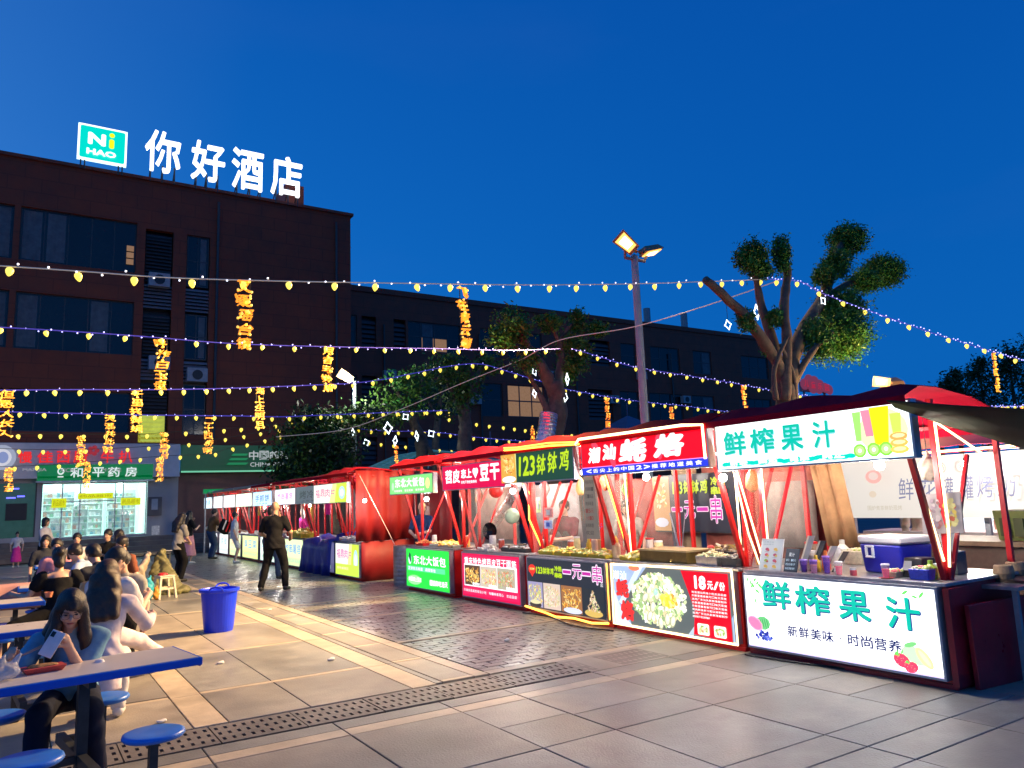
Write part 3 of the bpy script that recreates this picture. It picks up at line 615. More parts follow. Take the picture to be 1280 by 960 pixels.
# low clutter building / tents between
for (x, yb_, yt, w, lab) in ((612, 600, 558, 62, 'pale peaked canopy tent left of the trunk with the silver pipe'), (785, 560, 520, 50, 'dim peaked canopy tent right of the trunk with the silver pipe')):
    Y = 30.0; p = ony(x - w, yb_, Y); q = ony(x + w, yb_, Y); t = ony(x, yt, Y); cx = (p.x + q.x) / 2; hw = (q.x - p.x) / 2
    tt = thing('canopy_tent', lab, 'tent', (cx, Y, 0), 0, 'peaked tents behind the stalls')
    b = MB(); n = 12; z0 = p.z; zt_ = t.z; rows = []
    for i in range(8):
        s_ = i / 7; r = hw * (1 - s_) ** .8 + .05; z = z0 + (zt_ - z0) * (s_ ** 1.6); rows.append([(r * x_, r * y_, z) for x_, y_ in ((-1, -1), (0, -1), (1, -1), (1, 0), (1, 1), (0, 1), (-1, 1), (-1, 0), (-1, -1))])
    b.sheet(rows); b.sheet([[(x_ * hw, y_ * hw, z) for x_, y_ in ((-1, -1), (1, -1), (1, 1), (-1, 1), (-1, -1))] for z in (z0 - .35, z0)]); b.tube([(0, 0, zt_ - .05), (0, 0, zt_ + .7)], .04, 6)
    b.build('tent_cloth', mat('tent_grey', (.10, .11, .17), .7, var=.1), tt)
    for sx in (-1, 1):
        for sy in (-1, 1): c = MB(); c.tube([(sx * hw * .97, sy * hw * .97, 0), (sx * hw * .97, sy * hw * .97, z0)], .04, 6); c.build('pole', GREY, tt)
# teal lit steel truss roof beyond
tr = thing('steel_truss_canopy', 'teal lit lattice steel canopy seen behind the tofu stall roof', 'canopy', (0, 27, 0)); b = MB()
a = [ony(x, y, 27) for x, y in ((490, 583), (535, 563))]; d = [ony(x, y, 27) for x, y in ((490, 592), (535, 585))]
for dy in (0, 1.5, 3):
    for k in range(8):
        u0 = a[0].lerp(a[1], k / 7); l0 = d[0].lerp(d[1], k / 7); o_ = Vector((0, dy - 27, 0)); b.tube([u0 + o_, l0 + o_], .035, 5)
        if k < 7: b.tube([l0 + o_, a[0].lerp(a[1], (k + 1) / 7) + o_], .03, 5)
    b.tube([a[0] + o_, a[1] + o_], .05, 5); b.tube([d[0] + o_, d[1] + o_], .05, 5); b.tube([a[1] + o_, a[1] + o_ + Vector((8, 0, -.6))], .05, 5)
for k in range(8): u0 = a[0].lerp(a[1], k / 7); b.tube([u0 + Vector((0, -27, 0)), u0 + Vector((0, -24, 0))], .03, 5)
b.build('lattice', mat('teal_steel', (.12, .32, .34), .5, emit=(.05, .25, .27), es=.15, var=.1), tr)  # faint emission stands in for teal light on the steel
b = MB()
for x in (a[0].x + .3, a[1].x + .2, a[1].x + 7.8): b.tube([(x, 0, 0), (x, 0, 2.6)], .06, 6)
b.build('post', GREY, tr)
# pink playground sign on the far right roof
pk = thing('pink_cloud_sign', 'pink cloud shaped sign with red lettering beyond the juice stall roof', 'sign', (0, 33, 0)); Y = 33
A = Art((0, 0, 0), (1, 0, 0), (0, 0, 1), (0, -1, 0), 8e-3); c0 = ony(1020, 483, Y); c1 = ony(1050, 492, Y)
for dx, dz, r in ((-1.7, 0, .55), (-1.0, .35, .6), (-.2, .25, .6), (.6, .0, .55), (1.3, -.2, .5), (1.9, -.35, .5), (-.6, -.25, .6), (.3, -.35, .5)): A.ell(c0.x + dx * .75, c0.z + dz * .8 + .1, r * .9, r * .75, (.30, .05, .10), n=14)
for ch, k in zip('儿童乐园', range(4)): A.text(ch, c0.x - 1.4 + k * .66, c0.z - .1 - k * .08, .5, .5, (.7, .02, .05), .03)
A.build('face', pk, .5)
b = MB(); b.box(c0.x - 1.5, c0.x + 1.5, .1, .3, c0.z - .4, c0.z + .3); b.box(c0.x - 1.2, c0.x - 1.1, .12, .25, 0, c0.z - .4); b.box(c0.x + 1.1, c0.x + 1.2, .12, .25, 0, c0.z - .4); b.build('backing', GREY, pk)
# ------------------------------------------------------------------ street lamps
LAMPC = (1, .64, .29)
def lamp_head(parent, loc, n, ax, col, es, name='lamp_head', s=1.0, body=None):
    """box luminaire; n = direction the lit window faces, ax = long axis pointing away from the pole"""
    z = -Vector(n).normalized(); x = Vector(ax); x = (x - z * x.dot(z)).normalized(); y = z.cross(x); T = Matrix.Identity(4)
    for i in range(3): T[i][0] = x[i] * s; T[i][1] = y[i] * s; T[i][2] = z[i] * s; T[i][3] = loc[i]
    b = MB()
    v = [(-.30, -.15, -.07), (.26, -.19, -.07), (.26, .19, -.07), (-.30, .15, -.07), (-.22, -.09, .09), (.20, -.12, .07), (.20, .12, .07), (-.22, .09, .09)]
    b.hexa([T @ Vector(p) for p in v]); r = [(-.38, -.03, -.02), (-.29, -.05, -.04), (-.29, .05, -.04), (-.38, .03, -.02), (-.38, -.03, .04), (-.29, -.05, .06), (-.29, .05, .06), (-.38, .03, .04)]
    b.hexa([T @ Vector(p) for p in r]); hd = b.build(name, body or mat('lamp_housing', (.30, .20, .10), .4, metal=.3), parent)
    c = MB(); v = [(-.22, -.12, -.095), (.20, -.15, -.095), (.20, .15, -.095), (-.22, .12, -.095), (-.22, -.12, -.071), (.20, -.15, -.071), (.20, .15, -.071), (-.22, .12, -.071)]
    c.hexa([T @ Vector(p) for p in v]); c.build('amber_glow_plate', mat('reflector_%s' % es, (1, .6, .2), .3, emit=(col[0], col[1] * .75, col[2] * .35), es=min(es, 1.6), var=0), hd)  # emissive plate imitating the amber glow round the lens
    c = MB(); v = [(-.13, -.085, -.10), (.13, -.10, -.10), (.13, .10, -.10), (-.13, .085, -.10), (-.13, -.085, -.096), (.13, -.10, -.096), (.13, .10, -.096), (-.13, .085, -.096)]
    c.hexa([T @ Vector(p) for p in v]); c.build('lit_lens', mat('lens_%s' % es, (1, .8, .5), .3, emit=col, es=es, var=0), hd)
    return T
PX, PY = 10.18, 11.0
top = ony(797, 318, PY)
sl_ = thing('street_lamp', 'tall grey lamp pole with two lit amber floodlight heads behind the oyster stall', 'street lamp', (PX, PY, 0))
b = MB(); b.lathe([(.16, 0), (.16, .5), (.10, .55), (.085, 3), (.07, top.z - .05), (0.0, top.z)], n=14); b.build('pole', mat('pole_grey', (.30, .38, .38), .5, metal=.3, var=.15), sl_)
b = MB(); b.tube([(-.25, 0, top.z - .12), (.28, 0, top.z - .12)], .035, 8); b.tube([(-.25, 0, top.z - .12), (-.28, -.05, top.z + .02)], .03, 6); b.tube([(.26, 0, top.z - .12), (.30, -.05, top.z + .0)], .03, 6); b.build('cross_arm', GREY, sl_)
# left head faces the plaza (towards -X and the camera), right head the other side
lamp_head(sl_, (-.36, -.16, top.z + .14), (-.50, -.75, -.55), (-.8, .1, .55), LAMPC, 22, s=.85)
lamp_head(sl_, (.36, -.1, top.z + .10), (.28, -.22, -1), (.9, 0, .35), LAMPC, 9, s=.85)
plight('street_lamp_light', (PX - .66, PY - .62, top.z - .22), LAMPC, 15500, .35, None, spot=117, aim=(-4.0, 14.5, 0))
plight('street_lamp_light_back', (PX + .48, PY - .2, top.z - .25), LAMPC, 500, .16, None, spot=130, aim=(15, 8, 0))
# second floodlight, just over the juice stall roof
LX = 12.5; fl = onx(1101, 477, LX)
s2 = thing('floodlight_mast', 'amber floodlight glowing just above the juice stall roof', 'street lamp', (fl.x, fl.y, 0))
b = MB(); b.tube([(.2, 0, 0), (.2, 0, fl.z)], .05, 8); b.build('mast', GREY, s2)
lamp_head(s2, (0, 0, fl.z), (-.8, -.5, -.3), (-.5, .8, .2), (1, .55, .16), 3.2, s=.5); lamp_head(s2, (.5, .1, fl.z + .02), (.3, .5, -1), (.9, -.2, -.2), LAMPC, 2, name='dark_lamp_head', s=.8)
plight('floodlight_light', (fl.x - .75, fl.y - .5, fl.z - .30), LAMPC, 150, .12, None)
# white street lamp at the far left
Y3 = 24.0; t3 = ony(443, 476, Y3)
s3 = thing('street_lamp', 'thin pole with a white lamp head left of the dark tree', 'street lamp', (t3.x, Y3, 0))
b = MB(); b.lathe([(.11, 0), (.08, 2), (.06, t3.z)], n=10); b.build('pole', mat('pole_grey', (.30, .38, .38), .5), s3); h3 = ony(430, 470, Y3)
b = MB(); b.tube([(0, 0, t3.z - .05), (h3.x - t3.x + .2, 0, h3.z - .1)], .04, 6); b.build('arm', GREY, s3)
lamp_head(s3, (h3.x - t3.x, -.1, h3.z), (-.4, -.8, -.45), (-.85, .1, .5), (1, .98, .9), 12, s=.9)
plight('white_lamp_light', (h3.x - .1, Y3 - .5, h3.z - .3), (1, .95, .85), 220, .15)
# ------------------------------------------------------------------ stalls
def lightbulb(x, y, z, lab, es=None, light=10, col=(1, .93, .82), r=.045):
    t = thing('hanging_lamp', lab, 'lamp', (x, y, z), 0, 'bare bulbs hanging in the stalls')
    b = MB(); b.tube([(0, 0, r), (0, 0, .22)], .004, 5); b.build('cord', BLACK, t); b = MB(); b.lathe([(.02, r * .6), (.02, r * 1.4), (.012, r * 1.7)], n=8); b.build('socket', BLACK, t)
    b = MB(); b.ball((0, 0, 0), r, 12, 8); b.build('bulb', BULBW, t, smooth=True)
    if light: plight('bulb_light', (0, 0, -.03), col, light, r, t)
    return t
ROOFZ = 2.37
def stall(y0, y1, lab, group, roof=REDC, body=RED, sign=None, panel=None, zt=.84, pw=None, detail=2, side=False, post=None, sx=-.3, sz=(1.88, 2.34), sy=None, fx=0.0, bare=False):
    """x local: 0 = front panel plane; y local 0 .. L ; returns (thing, sign frame, panel frame)"""
    L = y1 - y0; t = thing('food_stall', lab, 'stall', (6.4 + fx, y0, 0), 0, group); post = post or RED
    # cabinet
    b = MB(); b.box(.03, 1.25, .02, .05, .04, zt - .03); b.box(.03, 1.25, L - .05, L - .02, .04, zt - .03); b.box(1.2, 1.23, .051, L - .051, .04, zt - .03); b.box(.03, .05, .051, L - .051, .04, zt - .03)
    b.box(.0, 1.25, .0, L, .0, .04)
    b.build('cabinet', body, t)
    b = MB(); b.box(-.01, 1.27, 0, L, zt - .028, zt); b.build('counter_top', STEEL if detail > 1 else GREY, t, bevel=.004)
    # front light box
    b = MB(); b.box(-.06, .028, .05, L - .03, .07, zt - .03); b.build('front_panel', mat('panel_housing', (.45, .46, .5), .4, metal=.5), t)
    pa = Art((-.061, L - .05, .09), (0, -1, 0), (0, 0, 1), (-1, 0, 0)); pwid = L - .12; ph_ = zt - .14
    # overhead sign box
    s0, s1 = sy or (-.05, L - .02)
    b = MB(); b.box(sx, sx + .09, s0, s1, sz[0] - .015, sz[1] + .015); b.build('sign_box', mat('panel_housing', (.45, .46, .5), .4, metal=.5), t)
    sa = Art((sx - .001, s1 - .02, sz[0]), (0, -1, 0), (0, 0, 1), (-1, 0, 0)); sw = s1 - s0 - .04; sh = sz[1] - sz[0]
    # posts: upright + raking arm at both ends, rear uprights
    for y in (.10, L - .10):
        b = MB(); b.bar((.27, y, .3), (.27, y, ROOFZ + .02), .045); b.build('front_post', post, t)
        b = MB(); b.bar((.24, y + .03, .84), (sx + .10, y + .03, 2.32), .045); b.build('raking_brace', post, t)
        b = MB(); b.bar((1.35, y, 0), (1.35, y, ROOFZ - .16), .045); b.build('rear_post', post, t)
        if detail > 1 and not side:
            b = MB(); b.bar((.29, y, .85), (.8, y, 1.9), .03); b.build('side_strut', post, t)
    b = MB(); b.bar((sx + .12, -.02, ROOFZ - .03), (sx + .12, L + .0, ROOFZ - .03), .035); b.bar((1.35, 0, ROOFZ - .16), (1.35, L, ROOFZ - .16), .035)
    for y in (.02, L - .02): b.bar((sx + .12, y, ROOFZ - .02), (1.5, y, ROOFZ - .19), .03)
    b.build('roof_frame', post, t)
    # cloth roof with ridge, sag and a short valance
    ny = 14 if detail > 1 else 6; R = random.Random(int(y0 * 10)); rows = []
    prof = [(sx - .05, ROOFZ - .05), (sx - .06, ROOFZ + .01), (-.12, ROOFZ + (.12 if detail > 1 else .06)), (.15, ROOFZ + (.12 if detail > 1 else .10)), (.7, ROOFZ + .06), (1.6, ROOFZ - .16), (1.62, ROOFZ - .24)]
    for j in range(ny + 1):
        yy = -.04 + (L + .08) * j / ny; sag = .022 * math.sin(j / ny * math.pi * 5) - .015 + (.03 * math.sin(j / ny * math.pi) if detail > 1 else 0)
        rows.append([(x, yy, z + (sag + R.uniform(-.008, .008) if 1 < i < 6 else 0)) for i, (x, z) in enumerate(prof)])
    b = MB(); b.sheet(rows); b.build('canopy', roof, t, smooth=False, solid=.006)
    return t, sa, sw, sh, pa, pwid, ph_, L
TEAL = (.0, .46, .34); NAVY = (.02, .05, .22); WH = (1, 1, 1)
def outlined(A, s, x, y, w, h, c1, c2, gap=.1, b1=.0, b2=.05, off=0.0, shear=0):
    A.chars(s, x + off, y - off, w, h, c2, gap, b2, shear); A.chars(s, x, y, w, h, c1, gap, b1, shear)
def melon(A, x, y, s):
    A.ell(x, y, s, s * .75, (.15, .55, .2)); 
    for k in range(5): A.ell(x - s * .6 + k * s * .3, y, s * .06, s * .6, (.05, .3, .1), .2)
def berry(A, x, y, s, a=0):
    A.ell(x, y, s, s * .75, (.9, .05, .12), a, 12); R = random.Random(1)
    for k in range(12): A.ell(x + R.uniform(-.6, .6) * s, y + R.uniform(-.45, .45) * s, s * .05, s * .03, (1, .6, .4))
    for k in range(4): A.ell(x - s * .7 + k * s * .12, y + s * .65, s * .25, s * .08, (.15, .6, .1), 1 + k * .4)
def leafs(A, pts, s, c=(.15, .8, .12)):
    R = random.Random(4)
    for x, y in pts: A.ell(x, y, s * R.uniform(.6, 1), s * R.uniform(.25, .4), c, R.uniform(0, 3))
# --- S1 juice
G1 = 'food stalls in a row along the plaza'
t, sa, sw, sh, pa, pw, ph1, L = stall(3.47, 5.56, 'juice stall with white lit panels and green lettering, nearest of the row', G1, roof=MREDC, body=DRED, post=mat('deep_red_post', (.55, .012, .02), .4))
juice = t
sa.rect(0, 0, sw, sh, (.93, 1, 1)); sa.rect(0, 0, sw, sh * .06, (.75, .97, .98))
YS = lambda x, X: (lambda p: p.y)(onx(x, 550, X))
for ch, xa, xb, dy in (('鲜', 904, 932, 0), ('榨', 937, 968, 0), ('果', 976, 1004, .01), ('汁', 1016, 1045, .03)):
    x0 = 5.54 - .02 - YS(xa, 6.1); x1 = 5.54 - .02 - YS(xb, 6.1); x0 = (3.47 + L - .04) - YS(xa, 6.1); x1 = (3.47 + L - .04) - YS(xb, 6.1)
    outlined(sa, ch, x0, .13, x1 - x0, .25, TEAL, (.25, .60, .62), b1=.035, b2=.055, off=.006)
x0 = (3.47 + L - .04) - YS(905, 6.1); x1 = (3.47 + L - .04) - YS(1062, 6.1)
R = random.Random(5)
for k in range(26): sa.ell(x0 + (x1 - x0) * k / 25, .045 + R.uniform(-.008, .008), .05, .022, (.0, .62, .48), R.uniform(-.2, .2))
sa.chars('新鲜 自然 健康 纯正', x0 + .06, .028, x1 - x0 - .12, .07, (.96, .95, .95), .12, .07); sa.chars('新鲜 自然 健康 纯正', x0 + .06, .028, x1 - x0 - .12, .07, (.75, .62, .62), .12, .0)
jx = (3.47 + L - .04) - YS(1066, 6.1); jw = sw - jx
sa.ell(jx + jw * .55, sh * .5, jw * .42, sh * .42, (.75, .95, .45), n=16); sa.poly([(jx + .02, sh * .9), (jx + .10, sh * .9), (jx + .085, sh * .35), (jx + .035, sh * .35)], (.35, .85, .15))
sa.poly([(jx + .10, sh * .92), (jx + .21, sh * .92), (jx + .20, sh * .42), (jx + .13, sh * .42)], (.85, .25, .35)); sa.poly([(jx + .18, sh * .95), (jx + .36, sh * .95), (jx + .33, sh * .25), (jx + .21, sh * .25)], (1, .75, .0))
sa.poly([(jx + .36, sh * .8), (jx + .46, sh * .8), (jx + .44, sh * .3), (jx + .38, sh * .3)], (.6, .85, .1))
for dx, c in ((.06, (.25, .7, .05)), (.19, (.25, .7, .05)), (.30, (.25, .7, .05))): sa.ell(jx + dx, sh * .17, .062, .06, c); sa.ell(jx + dx, sh * .17, .045, .043, (.5, .9, .25)); sa.ell(jx + dx, sh * .17, .018, .018, (.95, 1, .8))
for k in range(3): sa.ell(jx + .42, sh * (.14 + .12 * k), .08, .035, (1, .6 - .1 * k, .1)); sa.ell(jx + .42, sh * (.15 + .12 * k), .055, .018, (1, .85, .4))
sa.build('sign_print', t, 1.5, ink=1.2)
pa.rect(0, 0, pw, ph1, (1, 1, 1)); pa.rect(0, 0, pw, .015, (.7, .6, .95))
YP = lambda x: (3.47 + L - .05) - onx(x, 780, 6.34).y
for ch, xa, xb, y in (('鲜', 955, 991, .40), ('榨', 996, 1040, .38), ('果', 1050, 1090, .37), ('汁', 1109, 1152, .35)):
    a = YP(xa); c = YP(xb); outlined(pa, ch, a, y - .0, c - a, .27, TEAL, NAVY, b1=.03, b2=.045, off=.008)
a = YP(984); c = YP(1124); pa.chars('新鲜美味·时尚营养', a, .15, c - a, .105, (.01, .02, .12), .12, .035)
leafs(pa, [(.05 + .03 * k, .66 - .028 * (k % 3)) for k in range(6)] + [(.10, .60), (.16, .55), (.13, .45), (1.72, .66), (1.80, .63), (1.86, .65)], .035)
leafs(pa, [(1.60, .60), (1.66, .55), (1.64, .48), (1.58, .65)], .016, (.5, .55, .4))
melon(pa, .20, .24, .09); pa.ell(.10, .23, .10, .065, (.95, .35, .55), -.5); pa.ell(.10, .23, .085, .05, (.9, .2, .4), -.5); R = random.Random(2)
for k in range(22): pa.ell(.22 + R.gauss(0, .03), .12 + R.gauss(0, .022), .017, .017, R.choice([(.04, .08, .45), (.12, .15, .7), (.02, .03, .3)]))
pa.ell(1.76, .15, .13, .07, (.55, .8, .5), -.3); pa.ell(1.83, .14, .10, .045, (.85, .65, .35), -.9, 14); pa.ell(1.83, .14, .075, .02, (.95, .8, .5), -.9, 14); pa.ell(1.72, .235, .06, .02, (.2, .6, .2), .3)
berry(pa, 1.63, .095, .075, -.4); berry(pa, 1.71, .05, .06, .3); leafs(pa, [(1.60, .155), (1.64, .165)], .03)
pa.build('panel_print', t, 1.7, ink=1.25)
# warm tubes on juice frame
def neon(parent, pts, name='neon_tube', mt=NEON, r=.011): b = MB(); b.tube(pts, r, 6); return b.build(name, mt, parent)
neon(t, [(.22, .07, .95), (.245, .05, 1.3), (.245, .06, 2.28)]); neon(t, [(.20, .10, 1.0), (.06, .12, 1.5), (-.17, .12, 2.25)]); neon(t, [(.25, L - .14, .9), (.24, L - .14, 2.2)]); neon(t, [(.16, L - .11, 1.0), (-.2, L - .10, 2.2)]); neon(t, [(.22, L - .03, .88), (.1, L - .02, 1.2), (-.14, L - .03, 2.2)])
neon(t, [(.3, .12, 2.22), (1.2, .14, 1.9)])
# skewed red end board and corner
b = MB(); b.box(-.03, .30, -.03, .02, .03, .80); b.build('corner_board', DRED, t); b = MB(); b.hexa([(.14, -.10, 0), (1.35, -.22, 0), (1.35, -.17, 0), (.14, -.06, 0), (.12, -.10, .66), (1.35, -.22, .68), (1.35, -.17, .68), (.12, -.06, .66)]); b.build('end_board', DRED, t, bevel=.005)
# --- S2 oyster pancake
t, sa, sw, sh, pa, pw, ph1, L = stall(5.62, 7.66, 'oyster stall with red sign and blue strip and large oyster plate picture', G1, roof=REDC, sz=(1.93, 2.38), sy=(.02, 2.22))
oy = t; RD = (.80, .0, .01)
sa.rect(0, .085, sw, sh - .085, RD); sa.rect(0, .085, sw, .008, (.9, .3, .8)); sa.rect(0, 0, sw, .085, (.02, .04, .62)); sa.chars('<舌尖上的中国2>推荐地道美食', .08, .018, sw - .16, .05, WH, .28, .03)
R = random.Random(6)
for k in range(10): sa.ell(R.uniform(.1, sw - .1), R.uniform(.15, sh - .05), .09, .05, (.78, .05, .1), R.uniform(0, 3))
for ch, x, y, w, h in (('潮', .13, .14, .26, .20), ('汕', .42, .16, .27, .20), ('蚝', .73, .11, .50, .28), ('烙', 1.34, .13, .50, .27)): sa.chars(ch, x, y, w, h, (1, .55, .6), 0, .09, .15); sa.chars(ch, x, y, w, h, WH, 0, .06, .15)
sa.build('sign_print', t, 1.2)
pa.rect(0, 0, pw, ph1, (.32, .42, .60)); pa.poly([(.30, 0), (pw * .9, 0), (pw, ph1 * .4), (pw, ph1), (.62, ph1), (.18, .30)], (.10, .12, .12)); pa.poly([(0, 0), (.3, 0), (.16, .1), (.0, .4)], (.62, .68, .8))
pa.poly([(.08, .25), (.46, ph1), (.56, ph1), (.16, .22)], (.6, .7, .82)); pa.ell(.40, ph1 - .02, .10, .035, (.75, .2, .1)); pa.ell(.40, ph1 - .01, .13, .03, (.8, .8, .85)) if 0 else None
pa.food(.30, .0, .98, ph1, [(.55, .62, .35), (.75, .75, .45), (.6, .35, .2), (.85, .85, .7)], 70, .05, 1.5, 11, True)
pa.food(.30, .0, .98, .68, [(.88, .90, .75), (.70, .78, .45), (.45, .62, .25), (.9, .85, .55), (.85, .7, .4), (.30, .45, .18), (.95, .95, .85)], 560, .045, 1.9, 12, True)
for (x, y, a) in ((.72, .25, 1.3), (.66, .14, 1.0), (.95, .13, 1.5), (.84, .08, 1.6), (1.04, .12, 1.2), (.60, .35, .8), (.80, .40, 1.5)):
    pa.ell(x, y, .075, .045, (.42, .42, .25), a, 12); pa.ell(x + .005, y + .005, .06, .034, (.80, .78, .55), a, 12); pa.ell(x + .01, y + .015, .03, .015, (.95, .93, .8), a, 10)
pa.food(.82, .24, .34, .22, [(.95, .65, .05), (1, .75, .1), (.9, .45, .05), (1, .85, .25)], 80, .045, 1.6, 13, True); pa.food(.74, .36, .10, .14, [(.35, .72, .5), (.5, .85, .65)], 14, .035, 1.4, 14, True)
pa.poly([(pw * .70, 0), (pw, .42), (pw, 0)], (.16, .17, .19)); pa.poly([(pw * .66, 0), (pw * .70, 0), (pw * .90, ph1 * .52), (pw * .88, ph1 * .6)], (.45, .55, .62))
pa.poly([(1.22, ph1), (1.40, .28), (1.36, .02), (pw - .01, .0), (pw - .01, ph1)], (.72, .0, .015)); pa.poly([(pw - .06, ph1 * .05), (pw - .01, 0), (pw - .01, ph1), (pw - .06, ph1)], (.6, .05, .02)) if 0 else None
pa.text('18', 1.42, ph1 - .19, .17, .15, WH, .06); pa.chars('元/份', 1.61, ph1 - .18, .25, .09, WH, .05, .04)
for k in range(8):
    x = 1.36 + .006 * (k % 3); pa.rect(x, .0, 0, 0, WH) if 0 else None; pa.chars(random.Random(k).choice(['选用广东汕头新鲜海蛎制作', '外酥里嫩香脆可口每天现做', '蚝肉鲜美多汁配以秘制酱料', '地道潮汕风味小吃欢迎品尝']), 1.37, ph1 - .235 - k * .037, .50 if k < 7 else .25, .024, (.98, .9, .9), .12, .03)
for x in (1.43, 1.67): pa.poly(rrect(x, .03, .17, .12, .02), (.9, .92, .75)); pa.food(x + .01, .04, .15, .10, [(.5, .65, .2), (.8, .8, .5), (.35, .5, .15), (.75, .3, .15)], 26, .02, 1.5, int(x * 100))
pa.chars('潮汕', .04, ph1 - .17, .26, .11, (.92, .97, 1), .05, .03, .1)
for ch, x, y, w, h in (('蚝', .09, .32, .24, .22), ('烙', .16, .05, .25, .24)): pa.chars(ch, x, y, w, h, (.15, .02, .02), 0, .11); pa.chars(ch, x, y, w, h, (.85, .03, .03), 0, .06)
pa.build('panel_print', t, 1.2)
zt = .84
neon(t, [(-.075, .04, .82), (-.075, .03, .075), (-.075, L - .03, .075), (-.075, L - .03, .8), (-.075, .04, .825)], r=.013)
neon(t, [(-.38, .0, 2.0), (-.39, .0, 2.36), (-.39, .3, 2.385), (-.39, L + .1, 2.39), (-.38, L + .18, 2.33)], r=.016)
neon(t, [(.22, L - .06, .9), (-.15, L - .07, 2.0)], mt=NEONO, r=.014); neon(t, [(.2, L - .12, .9), (.15, L - .13, 2.0)], r=.010); neon(t, [(.24, .16, .9), (.24, .16, 2.2)])
b = MB(); b.box(-.02, .02, 0, .05, .85, 1.02) ; 
# --- S3 one-two-three chicken skewers
t, sa, sw, sh, pa, pw, ph1, L = stall(7.72, 9.62, 'skewer stall with black board panel and green one two three sign', G1, roof=REDC, sz=(1.90, 2.32), sy=(.28, 2.12))
sk = t; LG = (.50, .72, .01)
def skewer_head(A, x, y, w, h, big):
    pass
sa.rect(0, 0, sw, sh, (.012, .06, .035)); sa.rect(0, 0, sw * .23, sh, (.75, .40, .06)); sa.food(.0, .10, sw * .22, sh - .1, [(.9, .5, .08), (.95, .65, .2), (.7, .25, .03), (1, .8, .4)], 70, .05, 2.6, 21); sa.ell(sw * .12, .05, .19, .05, (.85, .87, .92), n=14); sa.poly([(sw * .235, 0), (sw * .235, sh), (sw * .22, sh)], (.9, .85, .3))
sa.text('123', sw * .27, .08, sw * .24, .29, LG, .04, .1)
for k, ch in enumerate('钵钵鸡'): sa.text(ch, sw * (.53 + .15 * k), .08 + .015 * k, sw * .13, .29, LG, .03, .25)
sa.build('sign_print', t, 1.0)
DK = (.018, .028, .045)
def board(A, w, h, food=True):
    A.rect(0, 0, w, h, DK)
    y1 = h * .56
    A.ell(w * .07, h * .78, w * .055, h * .10, (.8, .03, .02), n=10); A.poly([(w * .02, h * .76), (w * .12, h * .76), (w * .07, h * .62)], (.8, .03, .02)); A.chars('招牌', w * .035, h * .76, w * .07, h * .05, (1, .8, .2), .05, .02)
    A.text('123', w * .13, h * .70, w * .09, h * .14, LG, .05); A.chars('钵钵鸡', w * .225, h * .70, w * .15, h * .14, LG, .02, .04, .2)
    A.chars('冷热', w * .385, h * .78, w * .10, h * .11, LG, .02, .05); A.chars('串串', w * .385, h * .65, w * .10, h * .11, LG, .02, .05)
    for i, ch in enumerate('一元一串'):
        hh = (.06, .26, .06, .34)[i] * h; yy = (.79 - .03, .68 - .0, .76, .62)[i] * h; ww = w * (.10, .11, .10, .11)[i]; x = w * (.50 + .122 * i)
        A.text(ch, x - .012, yy - .014, ww + .024, hh + .028, (1, .85, .97), .055); A.text(ch, x, yy, ww, hh, (.55, .02, .35), .0)
    A.chars('起', w * .955, h * .58, w * .03, h * .06, (.8, .8, .8), 0, .02)
    if food:
        X = [0.0, .225, .47, .74]; Wd = [.215, .235, .265, .26]
        pals = [[(.85, .70, .25), (.5, .6, .15), (.7, .45, .12), (.85, .8, .45)], [(.85, .70, .50), (.75, .50, .25), (.9, .8, .6), (.45, .55, .2)], [(.85, .42, .05), (.9, .6, .15), (.6, .22, .03), (.95, .7, .3)], [(.75, .55, .35), (.55, .35, .18), (.85, .7, .5), (.4, .5, .15)]]
        for i in range(4):
            x = X[i] * w + .01; ww = Wd[i] * w - .01; hh = h * (.50 - .0 * i); A.rect(x, .02, ww, hh, [(.35, .32, .5), (.7, .55, .45), (.35, .15, .06), (.02, .03, .04)][i])
            if i == 3:
                A.ell(x + ww / 2, .06, ww * .42, .05, (.70, .48, .12), n=14)
                for q in range(110): r_ = random.Random(q + 5); f_ = r_.random(); A.ell(x + ww / 2 + (r_.random() - .5) * ww * .7 * (1 - f_), .08 + f_ * hh * .75, .02, .009, r_.choice(pals[3]), r_.uniform(0, 3), 6)
            else: A.food(x, .03, ww, hh - .02, pals[i], 120, .032, 3.0, 30 + i)
            if i == 0: A.ell(x + ww * .5, .05, ww * .40, .05, (.03, .03, .04), n=14); A.ell(x + ww * .5, .09, ww * .36, .03, (.75, .7, .4), n=14)
            if i == 2: A.ell(x + ww * .55, .05, ww * .45, .04, (.7, .75, .95), n=14)
board(pa, pw, ph1); pa.build('panel_print', t, 1.0)
neon(t, [(-.09, .0, .06), (-.12, .3, .035), (-.10, .7, .05), (-.12, 1.1, .03), (-.09, 1.4, .055), (-.10, L - .02, .10)], mt=NEONO, r=.016)
neon(t, [(-.38, .05, 2.33), (-.39, .7, 2.36), (-.38, 1.5, 2.37), (-.38, L - .03, 2.385)], mt=NEONO, r=.014); neon(t, [(-.385, .1, 2.36), (-.39, .7, 2.40), (-.385, 1.5, 2.40), (-.385, L - .03, 2.42)], mt=NEONO, r=.010)
neon(t, [(.22, L - .06, .9), (.0, L - .06, 1.35), (.02, L - .05, 1.75), (-.12, L - .05, 1.92)], mt=NEONO, r=.013); neon(t, [(-.07, .0, .80), (-.065, 0, .1)], mt=NEONO, r=.009)
